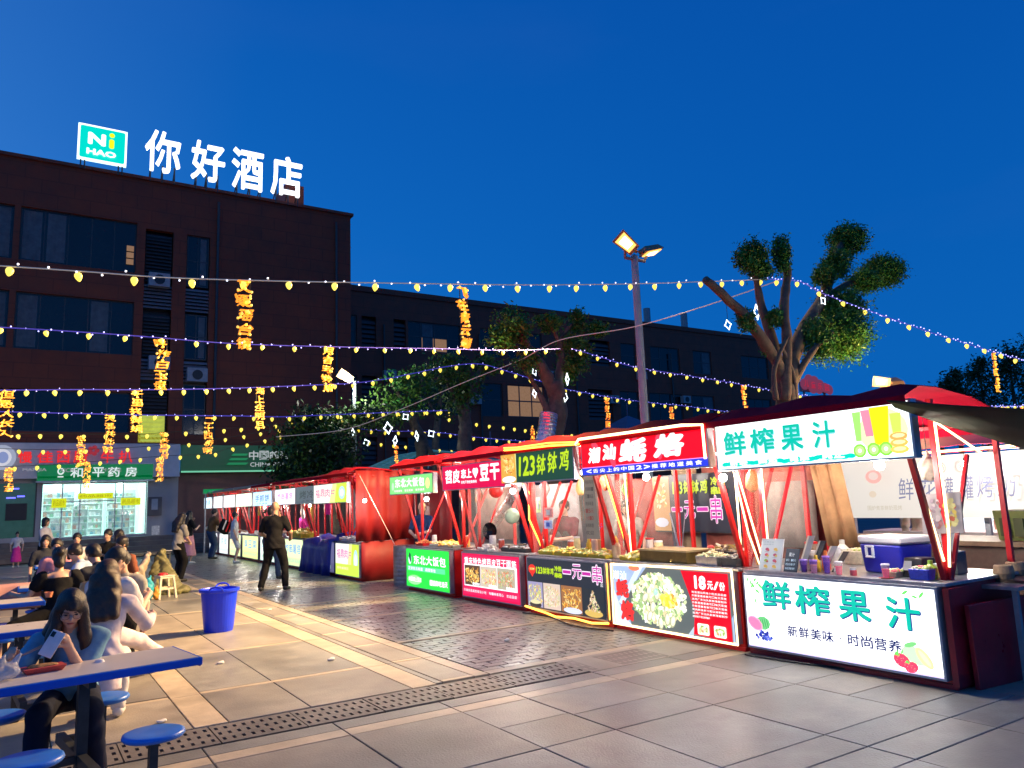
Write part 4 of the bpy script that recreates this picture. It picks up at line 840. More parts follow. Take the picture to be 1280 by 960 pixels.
# --- S4 konjac/tofu
t, sa, sw, sh, pa, pw, ph1, L = stall(9.72, 11.62, 'magenta tofu snack stall with three food photos on its front', G1, roof=MREDC, sz=(1.86, 2.25), sy=(.0, 2.05))
tf = t; MG = (.62, .0, .06)
sa.rect(0, 0, sw, sh, MG); sa.chars('苕皮', .10, .10, .52, .23, WH, .05, .045); sa.chars('恋上', .66, .17, .36, .15, WH, .05, .045); sa.ell(1.10, .27, .05, .05, WH); sa.ell(1.18, .27, .05, .05, WH); sa.poly([(1.055, .25), (1.225, .25), (1.14, .15)], WH); sa.chars('好吃不贵经典美味', .66, .08, .52, .05, WH, .05, .03); sa.chars('豆干', 1.28, .10, .60, .26, WH, .08, .05); sa.build('sign_print', t, 1.15)
pa.rect(0, 0, pw, ph1, (.70, .0, .07)); pa.rect(.03, .03, pw - .06, ph1 - .06, (.80, .01, .10)); pa.chars('重庆特色烤苕皮豆干面筋', .08, ph1 - .18, pw - .16, .12, WH, .08, .035); pa.rect(.07, .17, pw - .14, .36, WH)
for i in range(3):
    x = .09 + i * (pw - .18) / 3; ww = (pw - .18) / 3 - .02; pa.rect(x, .19, ww, .32, [(.10, .05, .03), (.6, .5, .4), (.45, .4, .3)][i])
    pa.food(x, .20, ww, .30, [[(.9, .5, .1), (.75, .3, .05), (.95, .7, .25)], [(.85, .55, .2), (.9, .75, .5), (.75, .2, .1), (.5, .6, .2)], [(.55, .28, .12), (.75, .6, .4), (.35, .5, .15), (.7, .2, .1)]][i], 110, .04, 3.4, 40 + i); pa.chars('香辣苕皮', x + ww * .5, .195, ww * .48, .045, WH, .05, .05)
pa.chars('只做好品质的街边小吃 每一串都用心 欢迎品尝', .07, .08, pw - .14, .045, (1, .8, .85), .15, .03); pa.build('panel_print', t, 1.1)
# --- S5 green rice roll
t, sa, sw, sh, pa, pw, ph1, L = stall(11.98, 13.86, 'bright green stall for big rice rolls, second from the red side curtain', G1, roof=REDC, sz=(1.84, 2.17), sy=(.15, 2.05))
gs = t; GN = (.02, .72, .06)
sa.rect(0, 0, sw, sh, (.22, .70, .20)); sa.chars('东北大饭包', .24, .12, sw * .70, .17, (.95, 1, .9), .08, .05); sa.chars('传统美味 现包现卖 营养健康', .2, .035, sw * .72, .045, (.9, 1, .8), .1, .03); sa.ell(sw * .9, sh * .5, .09, .10, (.85, .7, .3), n=12); sa.ell(sw * .08, sh * .45, .06, .08, (.5, .8, .5)); sa.build('sign_print', t, 1.15)
pa.rect(0, 0, pw, ph1, GN); pa.chars('东北大饭包', .32, ph1 - .28, pw - .44, .17, WH, .08, .035); pa.ell(.16, ph1 - .20, .07, .09, (.7, .95, .9), n=12); pa.poly([(.10, ph1 - .14), (.14, ph1 - .06), (.20, ph1 - .1), (.22, ph1 - .22), (.18, ph1 - .26)], (.01, .05, .04)); pa.rect(.05, .295, pw - .2, .09, (.1, .85, .3)); pa.chars('正宗东北味道 蔬菜饭包', .08, .31, pw - .6, .06, (.85, 1, .9), .1, .04); pa.ell(.35, .13, .30, .09, (.3, .9, .3), n=16); pa.chars('鸡蛋酱土豆泥', .10, .10, .55, .08, (.95, 1, .85), .05, .04); pa.chars('一招鲜吃遍天', 1.0, .07, .70, .10, (.95, 1, .9), .05, .05); pa.build('panel_print', t, 1.25)
# --- S6 meat slices, with red side curtain
t, sa, sw, sh, pa, pw, ph1, L = stall(16.12, 17.72, 'lime and white meat slice stall with a red side curtain', G1, roof=REDC, sz=(1.74, 2.17), sy=(.15, 2.45), fx=-.05)
ms = t
def lime(A, w, h, t1='福鼎肉片', c=(.62, .08, .42)):
    A.rect(0, 0, w, h, (.93, .97, .80)); A.rect(w * .62, 0, w * .38, h, (.62, .82, .06)); A.poly([(w * .5, 0), (w * .66, 0), (w * .72, h), (w * .60, h)], (.8, .92, .3)); A.ell(w * .87, h * .5, w * .09, h * .34, (.45, .85, .80), n=14); A.ell(w * .87, h * .5, w * .05, h * .2, (.9, .95, .9), n=12)
lime(sa, sw, sh); sa.chars('福鼎肉片', .12, .12, sw * .62, .22, (.6, .12, .3), .12, .02); sa.build('sign_print', t, 1.1)
lime(pa, pw, ph1); pa.rect(0, 0, pw, ph1 * .35, (.60, .85, .08)); pa.chars('福鼎肉片', .08, ph1 * .52, pw * .65, .22, (.6, .10, .4), .1, .02); pa.chars('好吃看得见', .10, .12, pw * .5, .06, (.95, 1, .5), .1, .03); pa.build('panel_print', t, 1.1)
b = MB(); n = 14
rows = [[(-.16 + 1.45 * k / n, -.02 + .06 * math.sin(k * 1.9) * (1 - i * .1), z) for k in range(n + 1)] for i, z in enumerate((.86, 1.4, 2.0, 2.42))]
b.sheet(rows); b.build('side_curtain', mat('red_side_cloth', (.24, .004, .006), .6, var=.15, vs=3, bump=.4, bs=9), t, smooth=True, solid=.004)
b = MB(); n = 10; b.sheet([[(-.04 + 1.3 * k / n, -.03 + .015 * math.sin(k * 2.3), z) for k in range(n + 1)] for z in (.01, .4, .855)]); b.build('side_skirt', mat('red_side_cloth', (.24, .004, .006)), t, smooth=True, solid=.004)
b = MB(); n = 6
b.sheet([[(1.5 + .05 * math.sin(k * 2.5), -.02 - 1.3 * k / n, z + .03 * math.sin(k)) for k in range(n + 1)] for z in (.0, 1.2, 2.3)]); b.build('back_curtain', mat('red_side_cloth', (.24, .004, .006)), t, smooth=True, solid=.004)
rp = MB(); rp.tube([(6.25, 16.0, 2.3), (6.7, 15.3, .9), (6.95, 14.9, .03)], .008, 6); tag(rp.build('guy_rope', mat('pale_rope', (.7, .5, .45), .8)), 'pale guy rope slanting down beside the red side curtain', 'rope')
# --- far stalls
far = [(17.85, 20.2, 'BLUE', 'stall covered at the front by a blue cloth'), (20.3, 22.2, 'Y', 'stall with heaped yellow snacks behind the man in black'), (22.6, 24.7, 'B', 'stall with a pale blue lit sign beyond the man in black'),
       (24.9, 27.0, 'G', 'stall with a pale yellow lit sign further along the row'), (27.2, 28.9, 'P', 'stall with a pinkish white lit sign far along the row'), (29.1, 30.6, 'W', 'stall with a blank white lit sign far along the row'), (31.0, 32.4, 'C', 'last stall of the row with a small blue white sign')]
fs_ = {}
for y0, y1, k, lab in far:
    t, sa, sw, sh, pa, pw, ph1, L = stall(y0, y1, lab, G1, roof=MREDC if k in ('BLUE', 'Y', 'B') else mat('grey_canopy', (.2, .18, .19), .6), sz=(1.76, 2.17), detail=1, post=RED)
    fs_[k] = t
    bgc = {'BLUE': (.17, .18, .24), 'Y': (.98, .88, .95), 'B': (.55, .80, 1), 'G': (.88, .95, .70), 'P': (1, .88, .86), 'W': (1, .96, .95), 'C': (.75, .93, 1)}[k]
    sa.rect(0, 0, sw, sh, bgc)
    tx, tc = {'BLUE': ('烤冷面', (.02, .02, .05)), 'Y': ('炸串薯塔', (.75, .2, .5)), 'B': ('手抓饼', (.05, .1, .35)), 'G': ('臭豆腐', (.6, .7, .5)), 'P': ('冰粉', (.95, .6, .5)), 'W': ('凉皮', (.9, .6, .7)), 'C': ('奶茶', (.2, .3, .6))}[k]
    sa.chars(tx, sw * .12, sh * .28, sw * .76, sh * .5, tc, .1, .03); sa.chars('小吃美食', sw * .2, sh * .08, sw * .6, sh * .12, tc, .3, .02)
    sa.build('sign_print', t, .45 if k == 'BLUE' else 1.25)
    pc = {'BLUE': (.1, .1, .2), 'Y': (.75, .88, .45), 'B': (.80, .97, .85), 'G': (.85, .95, .35), 'P': (.82, .9, .45), 'W': (.9, .95, .9), 'C': (.92, .98, 1)}[k]
    pa.rect(0, 0, pw, ph1, pc); pa.rect(0, 0, pw, ph1 * .3, tuple(c * .8 for c in pc)); pa.chars(tx, pw * .1, ph1 * .45, pw * .8, ph1 * .38, (.15, .3, .6) if k != 'P' else (.8, .3, .3), .1, .02); pa.chars('香脆可口欢迎品尝', pw * .1, ph1 * .12, pw * .8, ph1 * .13, (.3, .5, .4), .1, .02); pa.build('panel_print', t, 1.3)
b = MB(); n = 12
rows = []
for i, z in enumerate((.02, .3, .6, .82, .92)):
    rows.append([(-.10 + (.05 if i == 0 else 0) * math.sin(k * 2) - .03 * (4 - i) * .3 + .02 * math.sin(k * 1.9 + i) + (.0, 0, 0, .03, .5)[i], -.05 + 2.2 * k / n, z + (.05 * math.sin(k * .9) if i > 2 else 0)) for k in range(n + 1)])
for r_ in rows: 
    for k, p in enumerate(r_): r_[k] = (p[0] + 6.32, p[1] + 17.85, p[2])
b.sheet(rows); tag(b.build('blue_cover_cloth', mat('blue_tarp', (.012, .03, .30), .45, var=.25, vs=4, bump=.5, bs=9), None, smooth=True, solid=.004), 'blue cloth thrown over the front of a stall', 'cloth')
b = MB(); n = 8; b.sheet([[(6.35 + .16 * k, 17.78 + .02 * math.sin(k * 2), z + (.06 * math.sin(k * .7) if i == 2 else 0)) for k in range(n + 1)] for i, z in enumerate((.02, .5, .98))]); tag(b.build('blue_side_cloth', mat('blue_tarp', (.012, .03, .30)), None, smooth=True, solid=.004), 'blue cloth hanging on the near side of the covered stall', 'cloth')
# green banner + grey canopy at the end of the row
A = Art((0, 31.5, 0), (1, 0, 0), (0, 0, 1), (0, -1, 0), 5e-3); p = ony(254, 617, 31.5); q = ony(283, 611, 31.5); A.rect(p.x, p.z, q.x - p.x, q.z - p.z, (.0, .30, .08)); A.chars('中国邮政', p.x + .2, p.z + .05, q.x - p.x - .4, q.z - p.z - .1, (.1, .5, .3), .4, .02)
gb = thing('green_banner', 'small green banner above the far end of the stall row', 'banner', (0, 0, 0)); A.build('print', gb, .6); b = MB(); b.box(p.x, q.x, 31.51, 31.54, p.z, q.z); b.bar((p.x + .1, 31.56, 0), (p.x + .1, 31.56, q.z), .05); b.bar((q.x - .1, 31.56, 0), (q.x - .1, 31.56, q.z), .05); b.build('backing', GREY, gb)
# bulbs in stalls; those deepest in the row are added to brighten the interiors
for (x, y, z, lab, lp) in ((6.30, 5.65, 1.80, 'white round bulb under the seam of the juice and oyster signs', 22), (6.35, 3.9, 1.83, 'bulb under the right end of the juice sign', 26), (6.35, 6.9, 1.86, 'bulb under the red oyster sign', 24), (6.25, 9.75, 1.78, 'bulb beside the food photo of the green numbered sign', 26),
                       (6.25, 12.7, 1.72, 'bulb over the vendor with the blue apron', 22), (6.20, 15.6, 1.75, 'bulb in front of the red side curtain', 11), (6.8, 8.7, 2.0, 'bulb inside the skewer stall', 22), (6.9, 17.0, 1.7, 'bulb inside the meat slice stall', 14), (6.8, 21.2, 1.7, 'bulb over the heaped yellow snacks', 26), (6.8, 23.6, 1.7, 'bulb in the stall with the pale blue sign', 22), (6.8, 26.0, 1.7, 'bulb in the stall with the pale yellow sign', 22), (6.8, 29.0, 1.7, 'bulb at the far end of the row', 22), (10.4, 5.2, 1.9, 'bulb behind the milk tea banner', 40), (7.3, 4.6, 2.1, 'added fill bulb deep inside the juice stall', 30), (7.2, 6.5, 2.1, 'added fill bulb deep inside the oyster stall', 26), (7.3, 8.9, 2.1, 'added fill bulb deep inside the skewer stall near its back', 26), (7.3, 10.9, 2.0, 'added fill bulb deep inside the tofu stall', 26), (7.2, 13.2, 2.0, 'added fill bulb deep inside the green stall', 22), (7.2, 19.2, 1.9, 'added fill bulb in the blue covered stall', 22), (7.2, 30.0, 1.9, 'added fill bulb in the blank white signed stall', 22)):
    lightbulb(x, y, z, lab, light=lp * 4.4)
# ------------------------------------------------------------------ string lights
BULBY = mat('yellow_string_bulb', (1, .9, .3), .4, emit=(1, .74, .05), es=1.15, var=0, nosample=True)
BULBC = mat('string_bulb_warm', (1, .9, .3), .4, emit=(1, .76, .08), es=1.15, var=0, nosample=True)
LEDB = mat('blue_mini_light', (.5, .5, 1), .4, emit=(.42, .40, 1), es=2.4, var=0, nosample=True)
LEDW = mat('white_mini_light', (1, 1, 1), .4, emit=(.85, .85, 1), es=1.6, var=0, nosample=True)
WIREB = mat('blue_lit_wire', (.06, .05, .35), .5, emit=(.06, .05, .5), es=.5, var=0, nosample=True)
WIREW = mat('pale_wire', (.55, .5, .45), .6, emit=(.4, .35, .3), es=.25, var=0, nosample=True)
WIREY = mat('dark_wire', (.05, .05, .03), .6, var=0)
def bulbmesh(mt, s):
    b = MB(); b.lathe([(.012, .02), (.014, -.015)], n=8); h = MB(); h.lathe([(.001, -.098), (.012, -.09), (.026, -.068), (.033, -.045), (.028, -.025), (.014, -.014)], n=10)
    m1 = h.mesh('bulb', True); m1.materials.append(mt); return m1
BM = {k: bulbmesh(mm, 1) for k, mm in (('y', BULBY), ('c', BULBC))}
def spline(pts, n=8):
    P = [Vector(p) for p in pts]; o = []
    for i in range(len(P) - 1):
        a = P[max(i - 1, 0)]; b = P[i]; c = P[i + 1]; d = P[min(i + 2, len(P) - 1)]
        for k in range(n):
            t = k / n; o.append(.5 * ((2 * b) + (c - a) * t + (2 * a - 5 * b + 4 * c - d) * t * t + (3 * b - a - 3 * c + d) * t ** 3))
    return o + [P[-1]]
def string(lab, pix, Y, sp=.5, bulb='y', wire=WIREB, led=LEDB, scale=1.0, ledsp=.13, wr=.008, off=.2, grp='string lights across the plaza'):
    Ys = Y if isinstance(Y, (list, tuple)) else [Y] * len(pix)
    P = spline([ony(x, y, yy) for (x, y), yy in zip(pix, Ys)]); t = thing('light_string', lab, 'string lights', P[0], 0, grp); o = P[0]
    b = MB(); b.tube([p - o for p in P], wr, 5); b.build('wire', wire, t)
    S = [0]
    for i in range(1, len(P)): S.append(S[-1] + (P[i] - P[i - 1]).length)
    def at(s):
        i = 0
        while i < len(S) - 2 and S[i + 1] < s: i += 1
        return P[i].lerp(P[i + 1], (s - S[i]) / max(1e-6, S[i + 1] - S[i]))
    s = off; R = random.Random(int(P[0].length * 100))
    while s < S[-1]:
        q = bpy.data.objects.new('bulb', BM[bulb]); COL.objects.link(q); q.parent = t; q.location = at(s) - o; q.scale = (scale * (.98 if P[0].y > 15 else .85),) * 3; q.rotation_euler = (R.uniform(-.3, .3), R.uniform(-.3, .3), R.uniform(0, 6)); s += sp * R.uniform(.93, 1.07)
    if led:
        l = MB(); s = 0
        while s < S[-1]: p = at(s) - o + Vector((0, R.uniform(-.02, .02), R.uniform(-.03, .035))); l.ball(p, .011, 5, 4); s += ledsp * R.uniform(.8, 1.2)
        l.build('mini_lights', led, t, kind='stuff')
    return t
string('highest light string, pale wire with widely spaced yellow bulbs crossing the sky', [(-20, 331), (100, 339), (211, 347), (337, 351), (438, 353), (505, 354), (650, 356), (780, 355), (880, 352), (960, 349)], 8.0, .5, 'c', WIREW, LEDW, 1.25, .22, .007)
string('light string falling from the big tree to the right edge against the sky', [(960, 349), (1000, 352), (1027, 366), (1080, 386), (1165, 416), (1247, 441), (1300, 456)], [8, 7.9, 7.8, 7.5, 7.1, 6.8, 6.6], .46, 'c', WIREB, LEDB, 1.3, .07)
string('second string from the top with blue mini lights across the hotel wall', [(-20, 408), (85, 414), (184, 421), (300, 430), (438, 434), (550, 436), (640, 438), (700, 436)], 12.0, .5, 'y', WIREB, LEDB, 1.2, .16)
string('blue lit string from the slanting tree to behind the oyster sign', [(715, 436), (740, 443), (790, 458), (850, 468), (900, 476), (960, 487), (1020, 497)], 12.0, .5, 'y', WIREB, LEDB, 1.2, .10)
string('third string from the top reaching past the white street lamp', [(-20, 488), (100, 487), (200, 487), (300, 485), (400, 481), (440, 479), (480, 474), (520, 466), (560, 458), (600, 455), (640, 466), (680, 478)], 18.0, .5, 'y', WIREB, LEDB, 1.45, .2, .012)
string('blue lit string passing behind the tall lamp pole just above the red roofs', [(700, 485), (760, 496), (810, 503), (860, 508), (935, 518)], 18.0, .5, 'y', WIREB, LEDB, 1.4, .14, .011)
string('fourth string from the top with dense blue mini lights over the shop fascia', [(-20, 514), (100, 517), (200, 519), (300, 520), (350, 521), (400, 519), (450, 517), (500, 515), (560, 513)], 22.0, .5, 'y', WIREB, LEDB, 1.5, .25, .014)
string('yellow bulb string dipping over the top of the shop fascia', [(-20, 544), (40, 542), (160, 543), (215, 540), (262, 537), (330, 532), (385, 525), (440, 518), (520, 514), (570, 515)], 24.0, .52, 'y', WIREY, None, 1.6)
string('yellow bulb string rising from the pharmacy to the dark tree', [(-20, 584), (60, 581), (140, 575), (205, 570), (262, 567), (290, 559), (330, 549), (395, 533)], 26.0, .55, 'y', WIREY, None, 1.6)
string('yellow bulb string in front of the far tents', [(555, 521), (600, 529), (650, 535), (700, 542), (760, 541)], 22.0, .5, 'y', WIREY, None, 1.5)
string('low blue lit string between the far trees left of the tents', [(405, 530), (470, 538), (540, 540), (600, 547), (660, 552)], 24.0, .5, 'y', WIREB, LEDB, 1.5, .2, .012)
string('lowest yellow bulb string just above the tofu stall roof', [(455, 551), (500, 556), (560, 562), (620, 565), (700, 565)], 27.0, .5, 'y', WIREY, None, 1.6)
string('blue lit string near the dark trees at the right edge', [(1160, 506), (1200, 508), (1240, 508), (1300, 506)], 9.0, .35, 'c', WIREB, LEDB, 1.1, .08)
string('small low light string under the dark trees at the right edge', [(1240, 517), (1262, 523), (1300, 531)], 9.0, .3, 'c', WIREB, LEDB, 1.0, .09)
# slack cable
def cable(lab, pts, r=.012, mt=WIREW, name='cable'): b = MB(); b.tube(spline(pts), r, 6); return tag(b.build(name, mt), lab, 'cable')
cable('pale cable sweeping up from the far trees to the big tree', [ony(345, 546, 22), ony(430, 537, 20), ony(500, 512, 18), ony(580, 478, 16), ony(650, 450, 14), ony(700, 425, 13), ony(790, 409, 11), ony(880, 383, 9.5), ony(975, 350, 8.2)], .009)
# hanging vertical characters of bulbs
GLO = mat('amber_bulb_letter', (1, .6, .1), .4, emit=(1, .29, .006), es=1.0, var=0, nosample=True)
GLR = mat('orange_bulb_letter', (1, .4, .1), .4, emit=(1, .22, .01), es=1.0, var=0, nosample=True)
BEAD = mat('amber_bead', (1, .8, .3), .4, emit=(1, .52, .05), es=1.2, var=0, nosample=True)
def hang(txt, x, y0, y1, Y, lab, wd=None, mt=GLO):
    p = ony(x, y0, Y); q = ony(x, y1, Y); n = len(txt); hh = p.z - q.z; ch = hh / n; w = wd or ch * .9
    t = thing('hanging_light_sign', lab, 'light sign', p, 0, 'vertical glowing characters hung from the light strings'); R = random.Random(x)
    for i, c in enumerate(txt):
        v, f, lo, gw, gh = glyph(c, .0, .03); b = MB(); z0 = -(i + .92) * ch; tilt = R.uniform(-.06, .06); s = ch * .80
        for k in (0, 3): b.add([((a[0] + .012 * (k % 2 * 2 - 1) - lo[0]) / gw * w - w / 2 + tilt * (a[1] - lo[1]), a[2] * .6 + k * .0005, (a[1] + .012 * (k // 2 * 2 - 1) - lo[1]) / gh * s + z0) for a in v], f)
        o = b.build('character', mt, t)
        k = MB()
        for j in range(6): u = v[R.randrange(len(v))]; k.ball(((u[0] - lo[0]) / gw * w - w / 2, -.03, (u[1] - lo[1]) / gh * s + z0), .012 * (1 + Y / 30), 5, 4)
        k.build('bead_bulbs', BEAD, o, kind='stuff')
    b = MB()
    for sx in (-.4, .4): b.tube([(sx * w, 0, 0), (sx * w, 0, -hh)], .004 + Y * .0003, 4); 
    b.build('side_wires', WIREY, t)
for a in (('又疑瑶台镜', 306, 349, 438, 8.0, 'largest glowing vertical characters, on the red brown wall under the highest string', .145), ('飞在青云端', 579, 358, 436, 8.0, 'glowing vertical characters against the sky and far building roofline', .13),
          ('呼作白玉盘', 203, 423, 488, 12.0, 'amber vertical characters under the second string, left on the hotel wall', .16), ('月宫与婵娟', 409, 433, 490, 12.0, 'amber vertical characters left of the white street lamp', .15),
          ('但愿人长久', 9, 487, 547, 18.0, 'amber vertical characters at the left edge of the photo', .26), ('千里共婵娟', 172, 487, 541, 18.0, 'amber vertical characters over the yellow lit louvre', .22), ('海上生明月', 325, 483, 536, 18.0, 'orange vertical characters centred on the bare lower hotel wall', .2),
          ('天涯共此时', 138, 518, 566, 22.0, 'amber characters ending over the red fascia lettering', .22), ('二十四桥明', 261, 521, 568, 22.0, 'thin orange characters at the seam of the white and green fascias', .2), ('低头思故乡', 102, 544, 584, 24.0, 'small amber characters across the middle of the red lettering', .2),
          ('举头望明月', 206, 540, 574, 24.0, 'upper small amber characters right of the red lettering', .2), ('床前明月光', 200, 572, 602, 25.0, 'lower small amber characters right of the green pharmacy fascia', .19), ('疑是地上霜', 12, 584, 615, 25.0, 'small amber characters over the dark glass shopfront', .2), ('明月几时有', 109, 577, 611, 25.5, 'whitish amber characters over the pharmacy fascia', .18)):
    hang(*a)
for a in (('花好月圆', 758, 496, 535, 18.0, 'orange vertical characters just left of the tall lamp pole', .16, GLR), ('月明', 838, 508, 524, 18.0, 'short orange characters right of the tall lamp pole above the red roof', .16, GLR), ('月是故乡明', 929, 481, 513, 12.0, 'thin orange characters left of the big tree trunk', .10, GLR), ('把酒问青天', 1241, 440, 490, 7.0, 'pale amber characters against the dark trees at the right', .06, GLO),
          ('团圆', 1278, 508, 528, 9.0, 'short orange characters at the right edge above the dark awning', .08, GLR), ('中秋', 1255, 509, 517, 9.0, 'tiny amber characters under the lower right string', .06, GLO), ('人月两圆', 665, 532, 556, 22.0, 'orange characters left of the silver pipe', .16, GLR), ('中秋佳节', 495, 556, 580, 27.0, 'faint orange characters over the teal lattice', .14, GLR)):
    hang(*a)
# star lights
STARM = mat('white_star_light', (1, 1, 1), .4, emit=(.80, .95, 1), es=2.6, var=0, nosample=True)
def star(x, y, Y, s, sx=1.0, rot=0, lab=''):
    s *= .74 if Y > 10 else 1.0
    p = ony(x, y, Y); t = thing('star_light', lab, 'star light', p, 0, 'white outline star lights in the trees'); ring = []
    for k in range(32):
        a = 2 * math.pi * k / 32; ca, sa_ = math.cos(a), math.sin(a); e_ = 2 / .82; u = math.copysign(abs(ca) ** e_, ca) * s * sx; v = math.copysign(abs(sa_) ** e_, sa_) * s; ring.append((u * math.cos(rot) - v * math.sin(rot), 0, u * math.sin(rot) + v * math.cos(rot)))
    b = MB(); b.tube(ring + [ring[0]], s * .09, 5); b.build('tube_outline', STARM, t); b = MB(); b.tube([(0, 0, s), (0, 0, s + .25)], .004, 4); b.build('hanger', WIREY, t)
for a in ((910, 406, 8.3, .085, 1, .25, 'square star light hanging left of the big tree'), (946, 390, 8.2, .13, .6, .05, 'tall narrow star light on the left limbs of the big tree'), (978, 381, 8.1, .08, 1, .4, 'star light against the middle stem of the big tree'), (1029, 376, 7.9, .08, 1, .75, 'diamond star light on the right limb of the big tree'), (1050, 424, 8.0, .09, .5, 0, 'small star light in the low foliage of the big tree'),
          (668, 465, 13.8, .12, .7, .4, 'upper star light left of the slanting trunk'), (709, 474, 13.8, .19, .35, 0, 'tall star light right of the slanting trunk'), (668, 492, 13.8, .13, .6, .2, 'lower star light left of the slanting trunk'), (707, 497, 13.8, .14, .6, -.2, 'lower star light right of the slanting trunk'),
          (485, 535, 23, .27, .8, .1, 'largest star light among the far trees'), (507, 521, 23, .17, 1, .7, 'diamond star light above the largest far one'), (494, 551, 22, .22, .45, -.1, 'slim star light left over the teal lattice'), (521, 545, 22, .22, .4, .1, 'slim star light right over the teal lattice'), (539, 542, 22, .18, 1, .6, 'diamond star light next to the slim ones'), (585, 519, 22, .18, .5, .3, 'star light on the fourth tree trunk'),
          (458, 553, 23, .16, .9, .4, 'blue tinted star light right of the white lamp pole'), (441, 540, 23, .16, .5, 0, 'small star light on the white lamp pole'), (417, 556, 24, .3, .35, -.15, 'tall star light on the dark bushy tree'), (422, 551, 24, .22, .5, -.3, 'slanting star light on the dark bushy tree'), (411, 554, 24, .14, .4, 0, 'small dim star light on the dark bushy tree'), (381, 597, 24, .16, .4, 0, 'left tiny star light above the far stalls'), (404, 597, 24, .16, .4, 0, 'right tiny star light above the far stalls')):
    star(*a[:6], lab=a[6])
# ------------------------------------------------------------------ trees
BARK = mat('tree_bark', (.10, .085, .06), .85, var=.45, vs=7, bump=.9, bs=22)
def leafmat(name, c): return mat(name, c, .5, var=.55, vs=5, spec=.3)
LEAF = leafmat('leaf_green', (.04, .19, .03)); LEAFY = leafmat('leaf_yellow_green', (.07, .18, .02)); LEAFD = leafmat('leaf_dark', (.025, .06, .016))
def foliage(clumps, per, size, seed, o):
    rs = np.random.RandomState(seed); V = []; F_ = []; n = 0
    for (c, r, k) in clumps:
        m_ = int(per * k); d = rs.normal(size=(m_, 3)); d /= np.linalg.norm(d, axis=1)[:, None]; rad = rs.uniform(.25, 1.06, m_) ** .6
        # twiggy sprays: cluster leaves round random centres
        nc = max(6, m_ // 22); cc = rs.normal(size=(nc, 3)); cc /= np.linalg.norm(cc, axis=1)[:, None]; cc *= rs.uniform(.45, 1.08, nc)[:, None]; w = rs.randint(0, nc, m_)
        P = cc[w] + rs.normal(size=(m_, 3)) * .25; P = np.array(c) + P * np.array(r)
        a = rs.normal(size=(m_, 3)); a /= np.linalg.norm(a, axis=1)[:, None]; b = np.cross(a, rs.normal(size=(m_, 3))); b /= np.linalg.norm(b, axis=1)[:, None]
        s = size * rs.uniform(.6, 1.3, m_)[:, None]; a *= s; b *= s * .42
        q = np.stack([P - a, P + b * .9, P + a, P - b * .9], 1) - np.array(o); V.append(q.reshape(-1, 3)); F_.append(np.arange(m_ * 4).reshape(-1, 4) + n); n += m_ * 4
    me = bpy.data.meshes.new('crown'); me.from_pydata(np.concatenate(V).tolist(), [], np.concatenate(F_).tolist()); return me
def tree(lab, base, limbs, clumps, per, size, lm, seed=1, lm2=None, bark=BARK):
    t = thing('tree', lab, 'tree', base); o = Vector(base); b = MB(); R = random.Random(seed)
    for i, (pts, rs) in enumerate(limbs):
        P = spline([Vector(p) - o for p in pts], 5); n = len(P); rr = [rs[0] + (rs[1] - rs[0]) * k / (n - 1) for k in range(n)]
        rr = [r * R.uniform(.86, 1.15) for r in rr]; P = [p + Vector((R.uniform(-1, 1), R.uniform(-1, 1), 0)) * rr[k] * .12 for k, p in enumerate(P)]
        b = MB(); b.tube(P, rr, 10); b.build('trunk' if i == 0 else 'limb', bark, t, smooth=True)
    h = len(clumps); me = foliage(clumps, per, size, seed, base); o_ = link('crown', me, lm, t)
    if lm2: me = foliage(clumps, per * .35, size, seed + 50, base); link('crown', me, lm2, t)
    return t
def T(x, y, Y): return tuple(ony(x, y, Y))
# big pollarded tree
Y = 8.0; by = ony(985, 500, Y); base = (by.x, Y, 0)
limbs = [([base, T(985, 520, Y), T(982, 470, Y)], (.24, .19)), ([T(984, 500, Y), T(972, 455, Y - .1), T(935, 400, Y - .2), T(905, 370, Y - .25), T(882, 349, Y - .3)], (.12, .05)), ([T(978, 470, Y), T(962, 415, Y + .1), T(950, 375, Y + .1), T(944, 335, Y)], (.10, .045)),
         ([T(982, 500, Y - .1), T(984, 430, Y - .2), T(980, 380, Y - .2), T(984, 340, Y - .2), T(970, 310, Y - .2)], (.09, .06)), ([T(984, 490, Y), T(1000, 420, Y), T(1030, 370, Y + .1), T(1045, 320, Y), T(1055, 300, Y)], (.14, .05)), ([T(1030, 375, Y), T(1060, 355, Y + .2), T(1095, 350, Y + .2)], (.07, .045)), ([T(990, 480, Y), T(1015, 440, Y - .3), T(1040, 415, Y - .3)], (.08, .03)),
         ([T(970, 500, Y - .1), T(968, 460, Y - .15), T(985, 420, Y - .25)], (.05, .03)), ([T(995, 520, Y - .1), T(992, 470, Y - .2), T(975, 430, Y - .2)], (.05, .03))]
cl = [(T(940, 322, Y), (.17, .17, .18), 1), (T(950, 338, Y), (.13, .13, .1), .4), (T(976, 318, Y - .2), (.10, .1, .22), .5), (T(1060, 300, Y), (.22, .22, .20), 1.6), (T(1045, 330, Y), (.16, .2, .18), .8), (T(1104, 340, Y + .2), (.30, .25, .20), 2.2), (T(1080, 352, Y + .1), (.2, .2, .14), .8),
      (T(1050, 385, Y), (.26, .3, .22), 1.6), (T(1055, 420, Y - .2), (.27, .3, .30), 2.4), (T(1020, 425, Y - .2), (.18, .2, .25), 1.0), (T(932, 400, Y - .2), (.12, .1, .12), .35), (T(970, 398, Y - .1), (.09, .1, .1), .3), (T(958, 435, Y - .1), (.07, .06, .07), .15), (T(1030, 345, Y), (.12, .15, .13), .4)]
tree('big pollarded tree with clumped green tufts behind the juice stall', base, limbs, [(c, tuple(q * 1.3 for q in r), k) for c, r, k in cl], 3200, .032, LEAF, 3, LEAFY)
